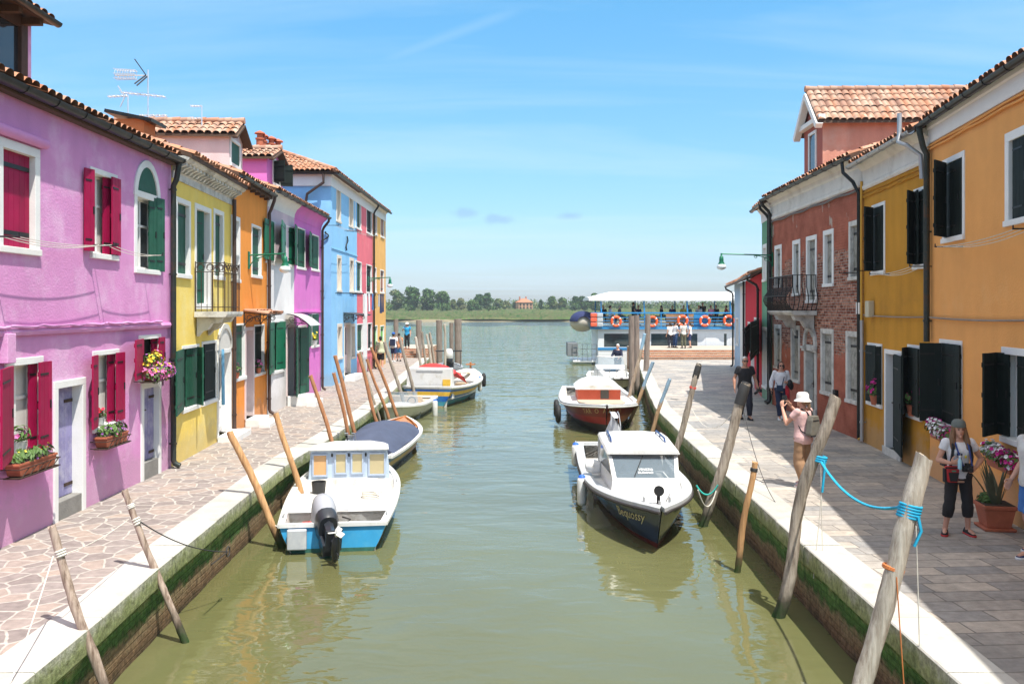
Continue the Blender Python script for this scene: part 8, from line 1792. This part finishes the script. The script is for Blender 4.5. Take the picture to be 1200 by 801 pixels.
m_ = MB(); m_.ell((-.22,.17,1.08),(.09,.10,.12),10,8); m_.ell((-.27,.14,1.0),(.07,.07,.12),10,8); m_.move(Matrix.Scale(k,4)); single('folded_jacket', m_, BLK, 'black jacket over the arm of the woman in the white shirt', 'jacket', r.location, rz=fc, smooth=50)
m_ = MB(); m_.box(-.05,.05,-.02,.02,-.07,.05); single('phone_case', m_, BLK, 'dark case in the lowered hand of the woman in white', 'case', wpt(r,(.30,.09,.80),k,fc), bevel=.01)
# ---- person cut by the frame edge
person('person in pale tee shirt and blue shorts entering at the picture edge', (gp(1212,650,0).x,gp(1212,650,0).y,0), math.radians(100), 1.80, dict(anR=(.10,-.12,.09), anL=(-.10,.16,.08), toL=(-.12,.33,.03), toR=(.12,.05,.03), knL=(-.10,.14,.49), elR=(.25,-.06,1.11), wrR=(.26,.10,.88), wrL=(-.26,.16,.90)), (cloth('pale_grey_tee', (.58,.58,.56)),.84,.55,.02), (cloth('cornflower_shorts', (.05,.16,.42)),.95,1.0), (cloth('navy_shoe', (.02,.03,.09)), BW), (mat('dark_brown_hair', (.05,.025,.016)),'short'), lod=0)
# ---- far figures
walk = dict(anR=(.09,-.12,.09), toR=(.11,.04,.04), anL=(-.09,.14,.08), knL=(-.09,.12,.49), toL=(-.11,.30,.04))
DKH = mat('dark_hair', (.018,.013,.010), .6)
q = gp(446,432.5,0); person('walker in pale green tee shirt and black shorts seen from behind', (q.x,q.y,0), .15, 1.74, walk, (cloth('pale_green', (.50,.52,.34)),.84,.6,.02), (BLK,.95,1.0), (cloth('grey_shoe', (.3,.3,.3)),BW), (DKH,'short'), lod=1, build=1.12)
q = gp(461,424,0); r, J, k = person('walker with blue cap, white shirt and navy shorts seen from behind', (q.x,q.y,0), -.1, 1.76, walk, (WTE,.84,.6,.02), (cloth('navy_shorts', (.02,.03,.10)),.95,1.0), (BW,BW), (DKH,'short'), lod=1, hat=('cap', cloth('royal_blue', (.02,.12,.45))))
m_ = MB(); m_.box(-.15,.15,-.28,-.13,1.0,1.40); m_.tube([V((.1,-.14,1.38)),V((.1,.02,1.45)),V((.12,.12,1.3))], .02, 5); m_.tube([V((-.1,-.14,1.38)),V((-.1,.02,1.45)),V((-.12,.12,1.3))], .02, 5); single('backpack', m_, cloth('navy_pack', (.015,.025,.07)), 'navy backpack on the walker with the blue cap', 'backpack', r.location, rz=-.1, bevel=.04)
q = gp(467.5,423,0); person('walker in orange top and blue shorts beside the blue capped walker', (q.x,q.y,0), .1, 1.70, dict(walk), (cloth('faded_orange', (.62,.26,.12)),.84,.5), (cloth('sky_shorts', (.06,.25,.5)),.9,.9), (BLK,BLK), (DKH,'short'), lod=1)
q = pd(477,404,57.5); person('person in blue top and white hat on the far brick steps', (q.x,q.y,.556), math.radians(170), 1.72, dict(elR=(.27,.12,1.18), wrR=(.16,.28,1.30)), (cloth('azure', (.02,.32,.62)),.86,.5), (BLK,1.9,.5), (cloth('brown_shoe', (.2,.08,.04)),BLK), (DKH,'short'), lod=1, hat=('sun', cloth('white_hat', (.8,.8,.8))))
for px, py, fcd, hh, sc_, tc_, lab in ((785.5,408,20,1.70,('white',(.72,.72,.74)),('dark_jeans',(.012,.014,.028)),'leftmost person waiting by the ferry, white top and dark jeans'),(791,407.5,-60,1.76,('white',(.72,.72,.74)),('mid_jeans',(.03,.07,.18)),'person in white shirt and blue jeans in the group by the ferry'),(801,409,10,1.80,('stone_shirt',(.55,.54,.50)),('olive_trousers',(.10,.10,.06)),'tallest person by the ferry, stone coloured shirt and olive trousers'),(808.5,408.5,70,1.72,('white',(.72,.72,.74)),('navy_shorts',(.02,.03,.10)),'person in white tee shirt and shorts at the end of the ferry group')):
    d = 58.2 if px != 801 else 57.6; x = (px-HX)/F*d; person(lab, (x,d,.556), math.radians(fcd), hh, dict(elR=(.26,.05,1.12), wrR=(.2,.2,1.05)), (cloth(*sc_),.86,.55), (cloth(*tc_),1.9 if 'short' not in tc_[0] else .95,.5), (BLK,BLK), (DKH,'short'), lod=1)
q = pd(724,417,44.6); person('white haired helmsman in a dark jacket standing in the white cruiser', (q.x,q.y,WZ+.52), math.radians(150), 1.74, dict(elL=(-.27,.12,1.12), wrL=(-.22,.34,1.02), elR=(.27,.1,1.12), wrR=(.2,.32,1.05)), (cloth('navy_jacket', (.012,.018,.045)),.84,1.9), (BLK,1.9,.5), (BLK,BLK), (mat('white_hair', (.7,.7,.7), .7),'short'), lod=1, build=1.1)
# ---- passengers on the upper deck, seated
SIT = dict(hiR=(.09,.0,.86), hiL=(-.09,.0,.86), knR=(.11,.42,.86), knL=(-.11,.42,.86), anR=(.11,.42,.46), anL=(-.11,.42,.46), toR=(.12,.58,.41), toL=(-.12,.58,.41), wrR=(.14,.28,.98), wrL=(-.14,.28,.98), elR=(.23,.04,1.10), elL=(-.23,.04,1.10))
cols = {'black':(.012,.012,.014),'grey':(.22,.22,.24),'white':(.72,.72,.74),'navy':(.02,.03,.10),'pink':(.66,.25,.36),'yellow':(.66,.52,.08),'red':(.5,.05,.05),'teal':(.05,.25,.28)}
for px, y, c_, hr, lab in ((707,64.2,'black','d','passenger in black at the stern end of the ferry upper deck'),(715,63.6,'white','d','passenger in white just behind the ferry life raft cases'),(726,64.4,'grey','w','white haired passenger in grey above the first life ring'),(742,63.5,'black','d','dark passenger leaning high at the ferry rail near the piles'),(748,64.6,'navy','d','passenger in navy seated beside the tall dark one near the piles'),(775,64.6,'black','d','lone dark passenger above the timber panel of the ferry'),(788,64.2,'navy','d','passenger in navy beside the ferry notice panel'),(801,63.8,'yellow','d','passenger in yellow above the boarding group'),(807,64.6,'teal','d','passenger in teal next to the one in yellow'),(819,63.8,'white','d','passenger in white left of the central deck post'),(823.5,64.8,'black','d','passenger in black behind the central passenger in white'),(833,63.7,'pink','d','passenger in pink on the ferry upper deck'),(839,64.7,'black','d','passenger in black beside the one in pink'),(851,64.2,'red','d','passenger in red near the pale blue house'),(856,63.6,'white','d','passenger in white nearest the pale blue house')):
    x = (px-HX)/F*y; tall = px in (742,823.5,856)
    person(lab, (x,y,1.88-.13+(.22 if tall else 0)), math.radians(R.choice((150,180,205,90,-80))), 1.72, SIT, (cloth(c_, cols[c_]),.86,.6), (cloth('black', cols['black']),1.9,.4), (BLK,BLK), (mat('white_hair', (.7,.7,.7)) if hr == 'w' else DKH,'short'), lod=2, seat=True)
